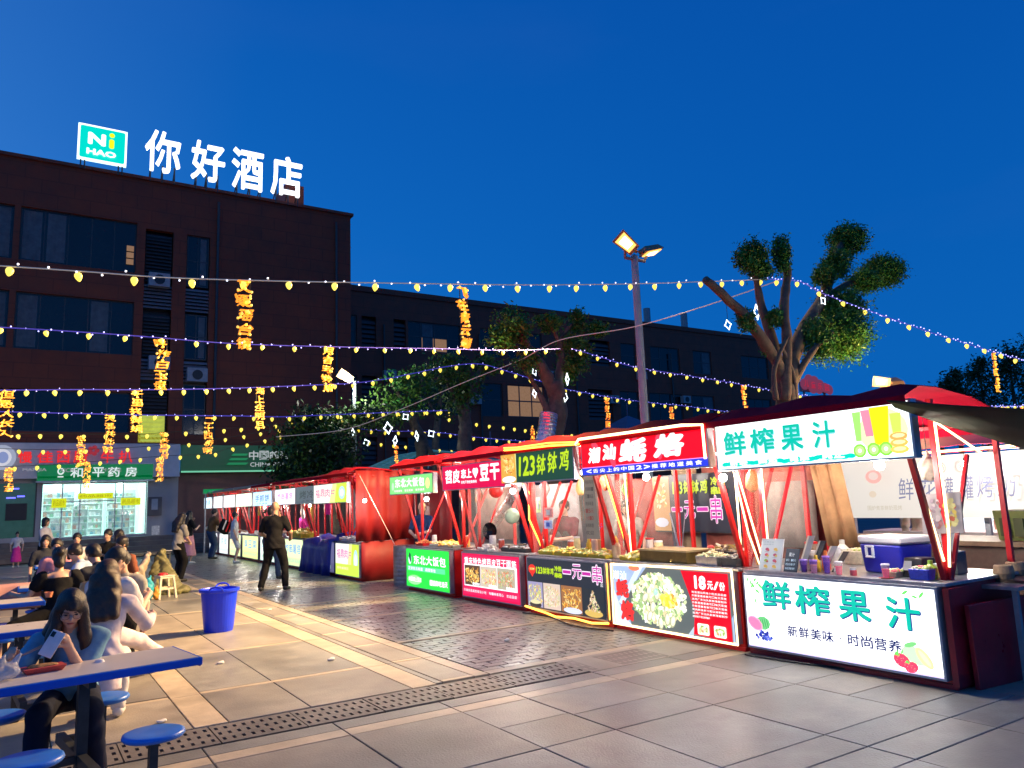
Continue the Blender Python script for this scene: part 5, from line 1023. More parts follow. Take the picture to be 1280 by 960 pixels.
# slanting tree
Y = 14.0; by = ony(690, 560, Y); base = (by.x, Y, 0)
limbs = [([base, T(690, 560, Y), T(697, 510, Y), T(693, 480, Y)], (.32, .20)), ([T(694, 495, Y), T(680, 465, Y), T(664, 440, Y), T(648, 415, Y), T(640, 395, Y)], (.17, .05)), ([T(696, 490, Y), T(702, 450, Y), T(700, 425, Y), T(715, 405, Y)], (.12, .04)), ([T(700, 430, Y), T(730, 415, Y), T(750, 410, Y)], (.05, .03)), ([T(688, 520, Y), T(668, 480, Y + .2), T(650, 455, Y + .2)], (.08, .04)), ([T(700, 430, Y), T(690, 410, Y), T(680, 398, Y)], (.05, .03))]
cl = [(T(640, 410, Y), (.40, .4, .36), 1.5), (T(628, 425, Y), (.3, .3, .2), .8), (T(686, 404, Y), (.28, .25, .18), .8), (T(722, 402, Y), (.18, .2, .22), .7), (T(746, 412, Y), (.26, .25, .16), .8), (T(715, 440, Y), (.34, .3, .38), 1.5), (T(712, 462, Y), (.25, .25, .25), .8), (T(655, 450, Y), (.3, .3, .25), .6)]
tree('slanting tree with loose yellow green tufts left of the tall lamp pole', base, limbs, [(c, tuple(q * 1.1 for q in r), k) for c, r, k in cl], 800, .055, LEAFY, 5, LEAF)
# mid trees
Y = 21.0; by = ony(580, 560, Y); base = (by.x, Y, 0)
limbs = [([base, T(581, 560, Y), T(582, 530, Y), T(578, 505, Y)], (.26, .2)), ([T(578, 510, Y), T(565, 490, Y), T(558, 470, Y)], (.14, .06)), ([T(580, 508, Y), T(590, 480, Y), T(604, 458, Y)], (.14, .05)), ([T(578, 508, Y), T(575, 480, Y), T(572, 460, Y)], (.1, .05))]
cl = [(T(562, 462, Y), (.7, .6, .5), 1.5), (T(575, 480, Y), (.7, .6, .7), 1.5), (T(610, 458, Y), (.4, .5, .4), .8), (T(572, 500, Y), (.6, .5, .5), .8)]
tree('middle tree in dim light above the magenta stall', base, limbs, cl, 480, .08, LEAFY, 7, LEAFD)
Y = 24.0; by = ony(524, 560, Y); base = (by.x, Y, 0)
limbs = [([base, T(528, 565, Y), T(522, 540, Y), T(512, 515, Y)], (.26, .15)), ([T(524, 545, Y), T(545, 575, Y - .2)], (.1, .08)), ([T(514, 518, Y), T(500, 495, Y), T(490, 480, Y)], (.12, .05)), ([T(515, 520, Y), T(525, 490, Y), T(528, 470, Y)], (.12, .05))]
cl = [(T(500, 490, Y), (.8, .6, .6), 1.5), (T(525, 475, Y), (.7, .6, .5), 1.3), (T(505, 515, Y), (.7, .6, .5), .9)]
tree('dim tree with a forked trunk left of the middle tree', base, limbs, cl, 330, .09, LEAFY, 8, LEAF)
Y = 23.5; by = ony(404, 590, Y); base = (ony(424, 590, Y).x, Y, 0)
limbs = [([base, T(424, 590, Y), T(424, 560, Y), T(418, 540, Y)], (.32, .25)), ([T(424, 590, Y), T(440, 585, Y + .2), T(436, 560, Y + .2), T(440, 535, Y + .2)], (.14, .08)), ([T(420, 545, Y), T(400, 530, Y), T(385, 545, Y)], (.12, .04)), ([T(420, 545, Y), T(450, 520, Y), T(465, 512, Y)], (.1, .04))]
cl = [(T(400, 545, Y), (1.1, .9, .9), 2.4), (T(385, 575, Y), (1.0, .9, 1.1), 2.6), (T(410, 575, Y), (.9, .9, .9), 1.8), (T(400, 528, Y), (.7, .6, .4), 1.0), (T(460, 520, Y), (.9, .6, .5), 1.0), (T(372, 592, Y), (.7, .7, .7), 1.2)]
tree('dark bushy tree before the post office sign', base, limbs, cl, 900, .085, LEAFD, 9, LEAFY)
Y = 29.0; by = ony(478, 560, Y); base = (ony(545, 560, Y).x, Y, 0)
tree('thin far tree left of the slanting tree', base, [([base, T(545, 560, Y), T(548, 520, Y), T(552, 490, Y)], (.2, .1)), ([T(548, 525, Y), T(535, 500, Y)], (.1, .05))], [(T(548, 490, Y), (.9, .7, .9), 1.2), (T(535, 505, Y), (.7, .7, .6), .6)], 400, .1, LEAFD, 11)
# dark trees right background
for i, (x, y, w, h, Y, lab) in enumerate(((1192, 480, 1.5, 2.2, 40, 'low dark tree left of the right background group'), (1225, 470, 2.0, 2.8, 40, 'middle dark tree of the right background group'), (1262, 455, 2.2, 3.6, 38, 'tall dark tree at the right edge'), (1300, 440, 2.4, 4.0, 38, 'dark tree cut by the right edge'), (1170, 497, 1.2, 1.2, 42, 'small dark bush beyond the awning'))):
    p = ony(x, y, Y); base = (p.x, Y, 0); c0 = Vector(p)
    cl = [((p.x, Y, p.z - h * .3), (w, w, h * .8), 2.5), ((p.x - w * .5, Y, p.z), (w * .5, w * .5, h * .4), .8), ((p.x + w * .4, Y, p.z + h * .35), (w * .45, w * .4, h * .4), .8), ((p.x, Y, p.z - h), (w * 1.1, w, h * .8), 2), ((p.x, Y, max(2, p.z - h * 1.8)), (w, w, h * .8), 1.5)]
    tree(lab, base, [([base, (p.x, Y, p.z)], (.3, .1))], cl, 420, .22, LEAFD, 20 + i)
# ------------------------------------------------------------------ people
def ik(a, b, l1, l2, hint):
    a = Vector(a); b = Vector(b); d = b - a; L = min(d.length, (l1 + l2) * .995); d.normalize(); b = a + d * L
    x = (l1 * l1 - l2 * l2 + L * L) / (2 * L); hh = math.sqrt(max(l1 * l1 - x * x, 0)); h = Vector(hint); h = (h - d * h.dot(d)).normalized(); return a + d * x + h * hh, b
SKIN = [mat('skin_light', (.56, .34, .24), .55, var=.08, vs=8), mat('skin_tan', (.42, .24, .15), .55, var=.08, vs=8)]
HAIR = mat('dark_hair', (.012, .009, .008), .42, var=.3, vs=40, bump=.5, bs=120); HAIRB = mat('brown_hair', (.060, .028, .014), .42, var=.3, vs=40, bump=.5, bs=120)
def cloth(name, c): return mat('cloth_' + name, c, .9, var=.18, vs=9, bump=.35, bs=25, spec=.12)
SHOE = mat('dark_shoe', (.03, .03, .03), .5); SHOEW = mat('pale_shoe', (.6, .58, .55), .6)
def person(lab, x, y, face, Hh=1.68, z0=0, sit=None, lean=0, side=0, hl=None, hr=None, fl=None, fr=None, hyaw=0, hpitch=0, skin=0, top=None, sleeve='short', hem=.0, bottom=None, bkind='trousers', hair='short', hmat=None, shoe=SHOE, vox=.018, fingers=False, w=1.0, group=None, eyes=True, apron=None, seed=None, kneeL=None, kneeR=None, glasses=False, neck_low=False):
    s = Hh / 1.70; t = thing('person', lab, 'person', (x, y, z0), math.radians(face), group); t.scale = (s, s, s); sd = seed if seed is not None else int(abs(x * 31 + y * 17)) % 97
    hip = .93 if sit is None else sit / s + .11
    sp = Vector((math.sin(math.radians(side)), math.sin(math.radians(lean)), math.cos(math.radians(lean)))).normalized(); pel = Vector((0, 0, hip))
    ch = pel + sp * .30; nk = pel + sp * .50; hp = math.radians(hpitch); hy = math.radians(hyaw)
    hd_dir = (sp * .55 + Vector((0, math.sin(hp) * -1, math.cos(hp)))).normalized()
    hc = nk + hd_dir * .165 + Vector((0, .02, 0)); ax = Vector((1, 0, 0)); ax = (ax - sp * ax.dot(sp)).normalized(); fw = sp.cross(ax) * -1
    if fw.y < 0: fw = -fw
    Rh = Matrix.Rotation(hy, 3, 'Z') @ Matrix.Rotation(hp, 3, 'X')   # local head frame: +y forward
    hx = Rh @ Vector((1, 0, 0)); hf = Rh @ Vector((0, 1, 0)); hu = Rh @ Vector((0, 0, 1)); RM = np.array([list(hx), list(hf), list(hu)]).T
    sk = SKIN[skin]; B = []; TP = []; BT = []; HR = []
    def hpnt(a, b, c): return hc + hx * a + hf * b + hu * c
    # head with face
    B += [('e', hpnt(0, -.005, .025), (.072, .09, .095), RM), ('e', hpnt(0, .022, -.045), (.052, .062, .062), RM), ('c', hpnt(0, .088, -.002), hpnt(0, .100, -.022), .009, .013), ('e', hpnt(0, .052, -.095), (.026, .024, .016), RM)]
    for q in (-1, 1): B += [('e', hpnt(q * .076, -.005, -.005), (.010, .020, .030), RM), ('e', hpnt(q * .038, .062, -.03), (.022, .018, .02), RM)]
    B += [('c', nk - sp * .02, hpnt(0, -.015, -.05), .052 * w, .048)]
    sw_ = .175 * (.9 + .1 * w)
    # torso
    tor = [('e', pel + sp * .02, (.155 * w, .115 * w, .11), None), ('c', pel + sp * .06, pel + sp * .22, .115 * w, .112 * w), ('e', ch + sp * .03 , (.152 * w, .110 * w, .16), None), ('c', nk - sp * .075 - ax * (sw_ - .04), nk - sp * .075 + ax * (sw_ - .04), .062, .062)]
    B += tor
    arms = []
    for q, tgt, nm in ((-1, hl, 'L'), (1, hr, 'R')):
        sh = nk - sp * .075 + ax * (q * sw_)
        if tgt is None: tgt = sh + Vector((q * .07, .05, -.50))
        el, wr = ik(sh, tgt, .28, .25, (q * (.55 if sit is None else .40), -.5, -.5 if sit is None else -1.1)); arms.append((sh, el, wr, q))
        B += [('c', sh, el, .050 * w, .038), ('c', el, wr, .040, .026)]
        d = (wr - el).normalized(); inw = Vector((-q, .2, 0)); inw = (inw - d * inw.dot(d)).normalized(); up_ = d.cross(inw)
        B += [('c', wr, wr + d * .065, .026, .032)]
        if fingers:
            for k in range(4):
                a0 = wr + d * .07 + up_ * (.013 * (1.5 - k) * 1.5); ln = (.038, .043, .040, .030)[k]; m_ = a0 + d * ln + inw * .010; e_ = m_ + d * ln * .45 + inw * ln * .75
                B += [('c', a0, m_, .0095, .0085), ('c', m_, e_, .0085, .0072)]
            th = wr + d * .025 + inw * .012 + up_ * .022; m_ = th + d * .03 + inw * .028 + up_ * .012; B += [('c', th, m_, .012, .010), ('c', m_, m_ + d * .028 + inw * .004, .010, .008)]
        else: B += [('c', wr + d * .06, wr + d * .12 + inw * .022, .028, .018), ('c', wr + d * .03, wr + d * .06 + inw * .035, .014, .011)]
    legs = []
    for q, tgt, kn in ((-1, fl, kneeL), (1, fr, kneeR)):
        hj = pel + Vector((q * .085, 0, -.03))
        if tgt is None: tgt = (q * .10, .02, .085) if sit is None else (q * .12, .36, .085)
        k_, an = ik(hj, tgt, .43, .42, kn or (q * .12, 1, .2)); legs.append((hj, k_, an, q)); B += [('c', hj, k_, .080 * w, .054), ('c', k_, an, .055, .036)]
        fd = Vector((q * .18, 1, 0)).normalized(); B += [('c', an + Vector((0, 0, -.03)), an + fd * .13 + Vector((0, 0, -.055)), .034, .028)]
    kb = .016
    surf_obj('body', B, sk, t, vox=vox * (.62 if fingers else 1), k=.014 if fingers else kb, smooth=1 if fingers else 2)
    # top
    if top is not None:
        e_ = .014; hm = pel + sp * (-.06 - hem)
        TP = [(p[0], p[1], tuple(r + e_ for r in p[2]), None) if p[0] == 'e' else ('c', p[1], p[2], p[3] + e_, p[4] + e_) for p in tor]
        if hem > .02: TP += [('c', pel - sp * (.02), pel - sp * (.08 + hem), .14 * w, .155 * w), ]
        for sh, el, wr, q in arms:
            if sleeve == 'short': TP += [('c', sh, sh.lerp(el, .72), .066 * w, .064)]
            elif sleeve == 'long': TP += [('c', sh, el, .068 * w, .056), ('c', el, el.lerp(wr, .88), .056, .044)]
            elif sleeve == 'puff': TP += [('c', sh, sh.lerp(el, .45), .078 * w, .075)]
        TP += [('c', nk - sp * .04, nk + sp * (.015 if not neck_low else -.03), .066, .058)] if not neck_low else []
        spn = np.array(sp); h0 = np.array(hm)
        cuts = [lambda X, Y_, Z, h0=h0, spn=spn: -((X - h0[0]) * spn[0] + (Y_ - h0[1]) * spn[1] + (Z - h0[2]) * spn[2])]
        if neck_low: n0 = np.array(nk - sp * .10); cuts.append(lambda X, Y_, Z: np.minimum((X - n0[0]) * spn[0] + (Y_ - n0[1]) * spn[1] + (Z - n0[2]) * spn[2], .13 - np.sqrt((X - n0[0]) ** 2 + (Z * 0)) ) )
        surf_obj('top', TP, top, t, vox=vox, k=.02, cuts=cuts, fold=.006, seed=sd)
    if bottom is not None:
        if bkind == 'skirt' or bkind == 'dress':
            kc = (legs[0][1] + legs[1][1]) / 2; BT = [('c', pel + Vector((0, 0, .05)), pel - Vector((0, 0, .05)), .13 * w, .155 * w)]
            if sit is None: BT += [('c', pel - Vector((0, 0, .05)), Vector((0, .02, .30)), .16 * w, .24)]; cut = [lambda X, Y_, Z: .26 - Z + .012 * np.sin(X * 40)]
            else: BT += [('c', l[0], l[1].lerp(l[0], .05), .12, .10) for l in legs] + [('c', pel, kc, .12, .1)]; cut = []
        else:
            BT = [('e', pel + Vector((0, 0, -.01)), (.168 * w, .128 * w, .115), None)]; cut = []
            for hj, k_, an, q in legs:
                if bkind == 'shorts': BT += [('c', hj, hj.lerp(k_, .85), .098 * w, .088)]
                else: BT += [('c', hj, k_, .095 * w, .075), ('c', k_, an.lerp(k_, .04), .075, .062)]
            zc = hip + .075; cut = [lambda X, Y_, Z: Z - zc]
        surf_obj('bottom', BT, bottom, t, vox=vox, k=.02, cuts=cut, fold=.005, seed=sd + 3)
    for hj, k_, an, q in legs:
        fd = Vector((q * .18, 1, 0)).normalized(); surf_obj('shoe', [('c', an + Vector((0, -.02, -.035)), an + fd * .14 + Vector((0, 0, -.05)), .047, .037), ('c', an + Vector((0, -.02, -.05)), an + fd * .15 + Vector((0, 0, -.06)), .03, .028)], shoe, t, vox=.014, k=.01, cuts=[lambda X, Y_, Z, z=an.z - .085: z - Z])
    # hair: shell around the skull open at the face
    hm_ = hmat or HAIR
    if hair != 'bald':
        HR = [('e', hpnt(0, -.018, .038), (.090, .102, .100), RM)]
        if hair == 'short': HR += [('e', hpnt(0, -.055, -.01), (.075, .055, .07), RM)]
        if hair in ('long', 'bun', 'bob'): HR += [('c', hpnt(0, -.05, .0), hpnt(0, -.065, -.08), .078, .07)]
        if hair == 'bob': HR += [('c', hpnt(q * .06, .0, .0), hpnt(q * .07, .005, -.085), .04, .036) for q in (-1, 1)]
        if hair == 'long':
            HR += [('c', hpnt(q * .045, -.06, -.05), hpnt(q * .06, -.085, -.20), .080, .075) for q in (-1, 0, 1)] + [('c', hpnt(q * .055, -.10, -.18), nk - sp * .17 - fw * .135 + ax * q * .07, .075, .045) for q in (-1, 0, 1)]
            HR += [('c', hpnt(q * .068, .01, .0), hpnt(q * .080, .035, -.15), .034, .040) for q in (-1, 1)]
        if hair == 'curtain':
            HR += [('c', hpnt(0, -.06, 0), hpnt(0, -.09, -.18), .08, .08), ('c', hpnt(0, .035, .085), hpnt(0, .075, .052), .040, .028)]
            HR += [('c', hpnt(q * .070, .02, .02), hpnt(q * .092, .060, -.17), .032, .042) for q in (-1, 1)] + [('c', hpnt(q * .092, .060, -.17), hpnt(q * .11, .09, -.33), .042, .024) for q in (-1, 1)] + [('c', hpnt(q * .05, -.05, -.05), hpnt(q * .12, -.05, -.28), .06, .05) for q in (-1, 1)]
        if hair == 'bun': HR += [('e', hpnt(0, -.13, .05), (.045, .045, .045), None)]
        c3 = np.array(hpnt(0, .112, -.045)); f3 = np.array(hf); u3 = np.array(hu); x3 = np.array(hx)
        rx, rz = (.062, .082) if hair != 'curtain' else (.056, .085)
        def facecut(X, Y_, Z):
            a = X - c3[0]; b_ = Y_ - c3[1]; c_ = Z - c3[2]; u = a * x3[0] + b_ * x3[1] + c_ * x3[2]; v = a * f3[0] + b_ * f3[1] + c_ * f3[2]; wv = a * u3[0] + b_ * u3[1] + c_ * u3[2]
            return -(np.sqrt((u / rx) ** 2 + (v / .10) ** 2 + (wv / rz) ** 2) - 1) * .06
        surf_obj('hair', HR, hm_, t, vox=min(vox, .012), k=.02, cuts=[facecut], fold=.005, seed=sd + 8)
    if eyes:
        for q in (-1, 1):
            b = MB(); p = hpnt(q * .031, .079, .002); b.ball(p, .0085, 8, 6, sc=(1.25, .8, .6)); b.build('eye', BLACK, t, smooth=True)
            b = MB(); b.bar(hpnt(q * .016, .088, .022), hpnt(q * .045, .078, .024), .006, .005); b.build('eyebrow', HAIR, t)
        b = MB(); p = hpnt(0, .080, -.062); b.ball(p, .02, 8, 6, sc=(1.1, .45, .33)); b.build('mouth', mat('lips', (.38, .10, .09), .5), t, smooth=True)
    if glasses:
        for q in (-1, 1):
            b = MB(); b.tube([hpnt(q * .033 + .024 * math.cos(a), .096, .0 + .021 * math.sin(a)) for a in [i * .6283 for i in range(11)]], .0018, 5); b.tube([hpnt(q * .057, .095, .003), hpnt(q * .076, .0, .004)], .0018, 5); b.build('glasses_rim', mat('silver_rim', (.12, .11, .12), .4, metal=.5), t)
        b = MB(); b.tube([hpnt(-.009, .098, .004), hpnt(.009, .098, .004)], .0018, 5); b.build('glasses_bridge', STEEL, t)
    if apron is not None: surf_obj('apron', [('c', pel + sp * .1 + fw * .075, pel + sp * .33 + fw * .05, .09, .075), ('c', pel + sp * .1 + fw * .075, pel + Vector((0, .075, -.3)), .10, .12)], apron, t, vox=vox, k=.02, fold=.004)
    t['_'] = 0; del t['_']
    return t
def to_local(t_xy, face, p, s=1.0):
    a = -math.radians(face); dx = p[0] - t_xy[0]; dy = p[1] - t_xy[1]; return (Vector((dx * math.cos(a) - dy * math.sin(a), dx * math.sin(a) + dy * math.cos(a), p[2])) / s)
# facing: 0 = +Y (away, along the row); 180 = towards the camera side; -90 = +X (towards the stalls)
BLK = cloth('black', (.012, .012, .013)); WT = cloth('white', (.62, .60, .58)); PKW = cloth('pale_pink', (.72, .60, .60)); NAV = cloth('navy', (.018, .022, .045)); BLUE = cloth('blue', (.04, .09, .28)); GRY = cloth('grey', (.30, .29, .26)); BRN = cloth('brown', (.16, .09, .04)); JEAN = cloth('denim', (.05, .08, .15)); PINK = cloth('pink', (.70, .30, .34)); HOT = cloth('hot_pink', (.75, .05, .30)); DGR = cloth('dark_grey', (.045, .048, .055)); LBL = cloth('light_blue', (.18, .34, .44)); STR = cloth('beige', (.34, .31, .27)); SKYC = cloth('pale_blue', (.42, .50, .62))
# woman with phone at the near table
p_ = (.33, 5.98); fc = 172
person('woman in a light blue shirt at the nearest table looking at her phone', p_[0], p_[1], fc, 1.60, sit=.41, lean=27, hl=to_local(p_, fc, (.28, 5.56, .86), .94), hr=to_local(p_, fc, (-.02, 5.52, .82), .94), hyaw=10, hpitch=-26, top=LBL, bottom=NAV, hair='curtain', hmat=mat('very_dark_brown_hair', (.022, .013, .010), .4, var=.3, vs=40, bump=.5, bs=120), shoe=SHOEW, vox=.011, fingers=True, glasses=True, fl=(-.20, .34, .085), fr=(.16, .40, .085))
# woman with pale shirt seen from behind
person('long haired woman in a pale pink white shirt seen from behind', .60, 7.02, -6, 1.63, sit=.43, lean=7, hem=.20, hl=(-.33, .42, .80), hr=(.36, .42, .80), hyaw=-12, hpitch=-6, top=PKW, sleeve='long', bottom=WT, hair='long', w=.92, hmat=HAIRB, shoe=SHOEW, vox=.012, fingers=True, eyes=False)
pm = (.72, 8.55)
person('man in a white T-shirt turned away with one leg stretched out to the right', pm[0], pm[1], -35, 1.72, sit=.43, lean=12, hl=(-.22, .42, .80), hr=(.20, .42, .80), hyaw=-25, hpitch=-18, top=WT, bottom=PKW, hair='short', vox=.014, fr=to_local(pm, -35, (1.42, 9.15, .10), 1.01), fl=(-.1, .40, .085), fingers=True)
person('woman in a black puff sleeved top with bare upper back, arms spread on the table', .42, 10.9, 4, 1.62, sit=.43, lean=10, hl=(-.45, .30, .78), hr=(.42, .28, .78), hpitch=-10, top=BLK, sleeve='puff', bottom=BLK, bkind='dress', hair='bun', vox=.014, fl=(-.62, -.35, .09), kneeL=(-1, .3, .5), eyes=False, neck_low=True)
G2 = 'people eating at the blue tables'
person('man in a dark grey shirt hunched over the table, back to us', .95, 11.2, 25, 1.74, sit=.43, lean=26, hpitch=-30, hl=(-.25, .5, .8), hr=(.15, .5, .8), top=DGR, bottom=NAV, hair='short', vox=.016, eyes=False)
person('man with a bowed head in a pale top between the two dark backs', .98, 12.9, 60, 1.70, sit=.43, lean=30, hpitch=-25, hl=(-.25, .5, .8), hr=(.15, .45, .8), top=SKYC, bottom=NAV, hair='short', vox=.018)
person('woman in a black and white striped top leaning on the table', .80, 13.6, 150, 1.60, sit=.43, lean=22, hpitch=-15, hl=(-.28, .42, .8), hr=(.15, .45, .8), top=cloth('black_white_stripe', (.30, .29, .28)), bottom=BLK, hair='bob', vox=.018)
person('person with dark short hair behind the woman in black', .52, 14.6, 170, 1.66, sit=.43, lean=10, top=PINK, bottom=BLK, hair='short', vox=.018)
person('dark haired diner left of the pharmacy door, head only above the others', .42, 17.8, 180, 1.66, sit=.43, lean=8, top=DGR, bottom=BLK, hair='bob', vox=.02)
person('diner in white facing us behind the striped top', .98, 18.2, 175, 1.66, sit=.43, lean=5, top=WT, bottom=BLK, hair='short', vox=.02)
person('diner in black with face lit by the pharmacy glow', 1.60, 18.8, 150, 1.72, sit=.43, lean=2, hl=(-.1, .4, .8), hr=(.15, .4, .8), top=BLK, bottom=BLK, hair='short', vox=.02)
person('diner in a black top beside the one lit by the pharmacy', 1.82, 18.2, 60, 1.72, sit=.43, lean=8, top=BLK, bottom=BLK, hair='bob', vox=.02)
person('man with black hair sitting behind the white T-shirt man', 1.06, 9.9, 160, 1.66, sit=.43, lean=25, hpitch=-20, top=GRY, bottom=BLK, hair='short', vox=.016)
person('dark haired diner half hidden behind the white T-shirt man', 1.55, 14.2, 120, 1.66, sit=.43, lean=15, hpitch=-10, top=cloth('rust', (.2, .07, .04)), bottom=BLK, hair='short', vox=.018)
# standing
person('woman standing in a white shirt and dark skirt before the dark shopfront', .55, 24.6, -120, 1.62, top=WT, sleeve='long', bottom=BLK, bkind='skirt', hair='bob', vox=.02, hl=(-.1, .3, 1.05), hr=(.1, .28, 1.0))
person('small child in a hot pink dress on the left near the steps', -.10, 31.5, 180, 1.18, top=WT, bottom=HOT, bkind='dress', hair='short', vox=.022, shoe=SHOEW)
person('woman in a grey T-shirt and black trousers, long hair, hands clasped, beside the bagged heap', 3.22, 20.1, -62, 1.62, lean=4, hpitch=-22, hl=(-.02, .28, .95), hr=(.05, .30, .97), top=GRY, hem=.08, bottom=BLK, hair='long', hmat=HAIR, vox=.016, shoe=SHOE, eyes=False)
person('woman in a long pink skirt with hand raised to her hair', 4.55, 26.6, -70, 1.66, hl=(-.12, .22, 1.42), hr=(.1, .3, 1.2), hpitch=-5, top=BLK, bottom=PINK, bkind='skirt', hair='long', hmat=HAIR, vox=.02, shoe=SHOEW)
person('stocky man all in black seen from behind, feet apart', 4.40, 16.0, -34, 1.78, w=1.22, hl=(-.22, .26, 1.02), hr=(.24, .24, 1.0), fl=(-.26, .0, .085), fr=(.20, .06, .085), skin=1, top=BLK, hem=.06, bottom=BLK, hair='bald', vox=.014, fingers=True, eyes=False)
person('person in blue jeans half hidden behind the man in black', 4.98, 18.6, -60, 1.68, lean=6, hl=(-.1, .35, 1.1), hr=(.12, .4, 1.1), top=BLK, bottom=JEAN, hair='short', vox=.018, fl=(-.12, -.1, .085), fr=(.12, .2, .085))
person('boy in a white T-shirt and pale shorts standing at a far stall', 5.72, 25.4, -100, 1.58, hl=(-.3, .3, 1.05), top=WT, hem=.06, bottom=WT, bkind='shorts', hair='short', vox=.018, shoe=SHOEW)
person('person in a brown T-shirt and jeans with a bag leaning to a far stall', 5.60, 28.4, -75, 1.72, w=1.12, lean=10, hl=(-.2, .35, 1.0), hr=(.1, .4, .98), top=BRN, bottom=JEAN, hair='short', vox=.02, eyes=False)
bg_ = thing('striped_bag', 'black bag with red and white stripes on the arm of the person in brown', 'bag', (5.95, 27.9, 1.1)); b = MB(); b.hexa([(-.18, -.1, -.22), (.18, -.1, -.22), (.18, .1, -.22), (-.18, .1, -.22), (-.2, -.05, .2), (.2, -.05, .2), (.2, .05, .2), (-.2, .05, .2)]); b.build('bag_body', BLK, bg_); bg_.rotation_euler = (0, .5, .6)
for i in range(2): b = MB(); b.box(-.16 + i * .17, -.11 + i * .17, -.115, -.101, -.18, .16); b.build('stripe', [WT, RED][i], bg_)
# vendors
person('bald vendor in a blue apron and glasses behind the barrel, arms folded before him', 7.15, 14.75, 150, 1.66, lean=4, hl=(-.02, .33, 1.06), hr=(.16, .33, 1.02), hyaw=35, hpitch=-8, top=cloth('dark_blue', (.02, .05, .14)), bottom=NAV, hair='bald', vox=.014, fingers=True, apron=BLUE, glasses=True)
person('vendor in a dark red top with bare arms reaching over the wok table', 7.45, 9.95, 115, 1.62, lean=18, hl=(.0, .40, 1.06), hr=(.12, .46, 1.04), top=cloth('maroon', (.12, .015, .03)), bottom=BLK, hair='short', vox=.014, fingers=True, apron=DGR)
person('dark haired woman bending inside the skewer stall', 7.95, 9.05, 120, 1.58, lean=15, hpitch=-25, top=STR, bottom=BLK, hair='bob', vox=.018)
person('person in beige seen from behind under the milk tea banner', 11.7, onx(1150, 650, 11.7).y, -30, 1.62, top=STR, sleeve='long', bottom=BLK, hair='short', vox=.018, eyes=False)
person('person in dark clothes left of the red rear post of the juice stall', 9.9, 7.0, 60, 1.66, top=NAV, bottom=BLK, hair='bob', vox=.02, eyes=False)
person('person with black hair at the right edge behind the milk tea stall', 12.2, onx(1268, 640, 12.2).y, 100, 1.66, top=BLK, bottom=BLK, hair='bob', vox=.02, eyes=False)
person('dim vendor behind the meat slice stall counter', 7.3, 17.4, 100, 1.60, top=DGR, bottom=BLK, hair='short', vox=.018)
person('vendor in a pink top at a far stall', 7.3, 23.4, 95, 1.62, top=HOT, bottom=BLK, hair='bob', vox=.02)
person('vendor in orange at the far stall next to the pink one', 7.2, 25.8, 95, 1.66, top=cloth('orange', (.8, .2, .03)), bottom=BLK, hair='short', vox=.02)
# ------------------------------------------------------------------ tables with fixed stools
TOPW = mat('laminate_top', (.58, .54, .50), .32, var=.08, vs=6); TBL = mat('blue_edge', (.01, .11, .62), .35, var=.08); SEATB = mat('blue_seat', (.04, .22, .72), .35, var=.10, vs=10)
def canteen(x, y, a, lab, seats=True, L=1.5, top_mt=None):
    t = thing('canteen_table', lab, 'table', (x, y, 0), a, 'blue edged canteen tables with fixed stools'); h = L / 2; w = .29
    b = MB(); b.box(-h + .02, h - .02, -w + .02, w - .02, .722, .752); b.build('table_top', TOPW, t); b = MB()
    b.box(-h, h, -w, -w + .019, .704, .75); b.box(-h, h, w - .019, w, .704, .75); b.box(-h, -h + .019, -w + .0192, w - .0192, .695, .75); b.box(h - .019, h, -w + .0192, w - .0192, .695, .75); b.build('edge_band', TBL, t, bevel=.006)
    for lx in (.15, -.45):
        sx = 2; b = MB(); b.box(lx - .03, lx + .03, -.03, .03, 0, .694); b.box(lx - .02, lx + .02, -.22, -.031, .66, .694); b.box(lx - .02, lx + .02, .031, .22, .66, .694); b.build('leg', DSTEEL, t)
        b = MB(); b.box(lx - .025, lx + .025, -.60, -.031, .20, .26); b.box(lx - .025, lx + .025, .031, .60, .20, .26); b.build('cross_beam', DSTEEL, t)
        for sy in (-1, 1):
            b = MB(); b.box(lx + sx * .12 - .022, lx + sx * .12 + .022, sy * .58 - .022, sy * .58 + .022, .18, .40); b.box(min(lx, lx + sx * .12), max(lx, lx + sx * .12), sy * .58 - .021, sy * .58 + .021, .19, .235); b.build('stool_post', DSTEEL, t)
            b = MB(); b.lathe([(.0, .400), (.12, .402), (.155, .412), (.165, .425), (.16, .440), (.145, .445), (.05, .437), (0, .436)], (lx + sx * .12, sy * .58, 0), 28, cap=False); b.build('seat', SEATB, t, smooth=True)
    b = MB(); b.box(-.42, .12, -.02, .02, .21, .25); b.build('long_beam', DSTEEL, t)
    return t
canteen(.215, 5.40, math.radians(8), 'nearest canteen table with blue edge in the lower left corner')
canteen(-.12, 7.75, math.radians(5), 'canteen table just behind the woman with the phone')
canteen(-.5, 10.2, math.radians(3), 'empty canteen table end left of the green backpack')
canteen(-.16, 12.7, math.radians(3), 'canteen table covered by a pink bag before the woman in black'); canteen(.75, 12.2, 0, 'canteen table of the crowd behind the woman in black'); canteen(1.0, 17.2, 0, 'farthest canteen table of the diners')
# ------------------------------------------------------------------ things on and round the tables
def lathe_thing(name, lab, cat, loc, prof, mt, n=20, group=None, parts=()):
    t = thing(name, lab, cat, loc, 0, group); b = MB(); b.lathe(prof, n=n); b.build(name + '_body' if not name.endswith('body') else name, mt, t, smooth=False)
    for nm, pr, m_ in parts: b = MB(); b.lathe(pr, n=n); b.build(nm, m_, t)
    return t
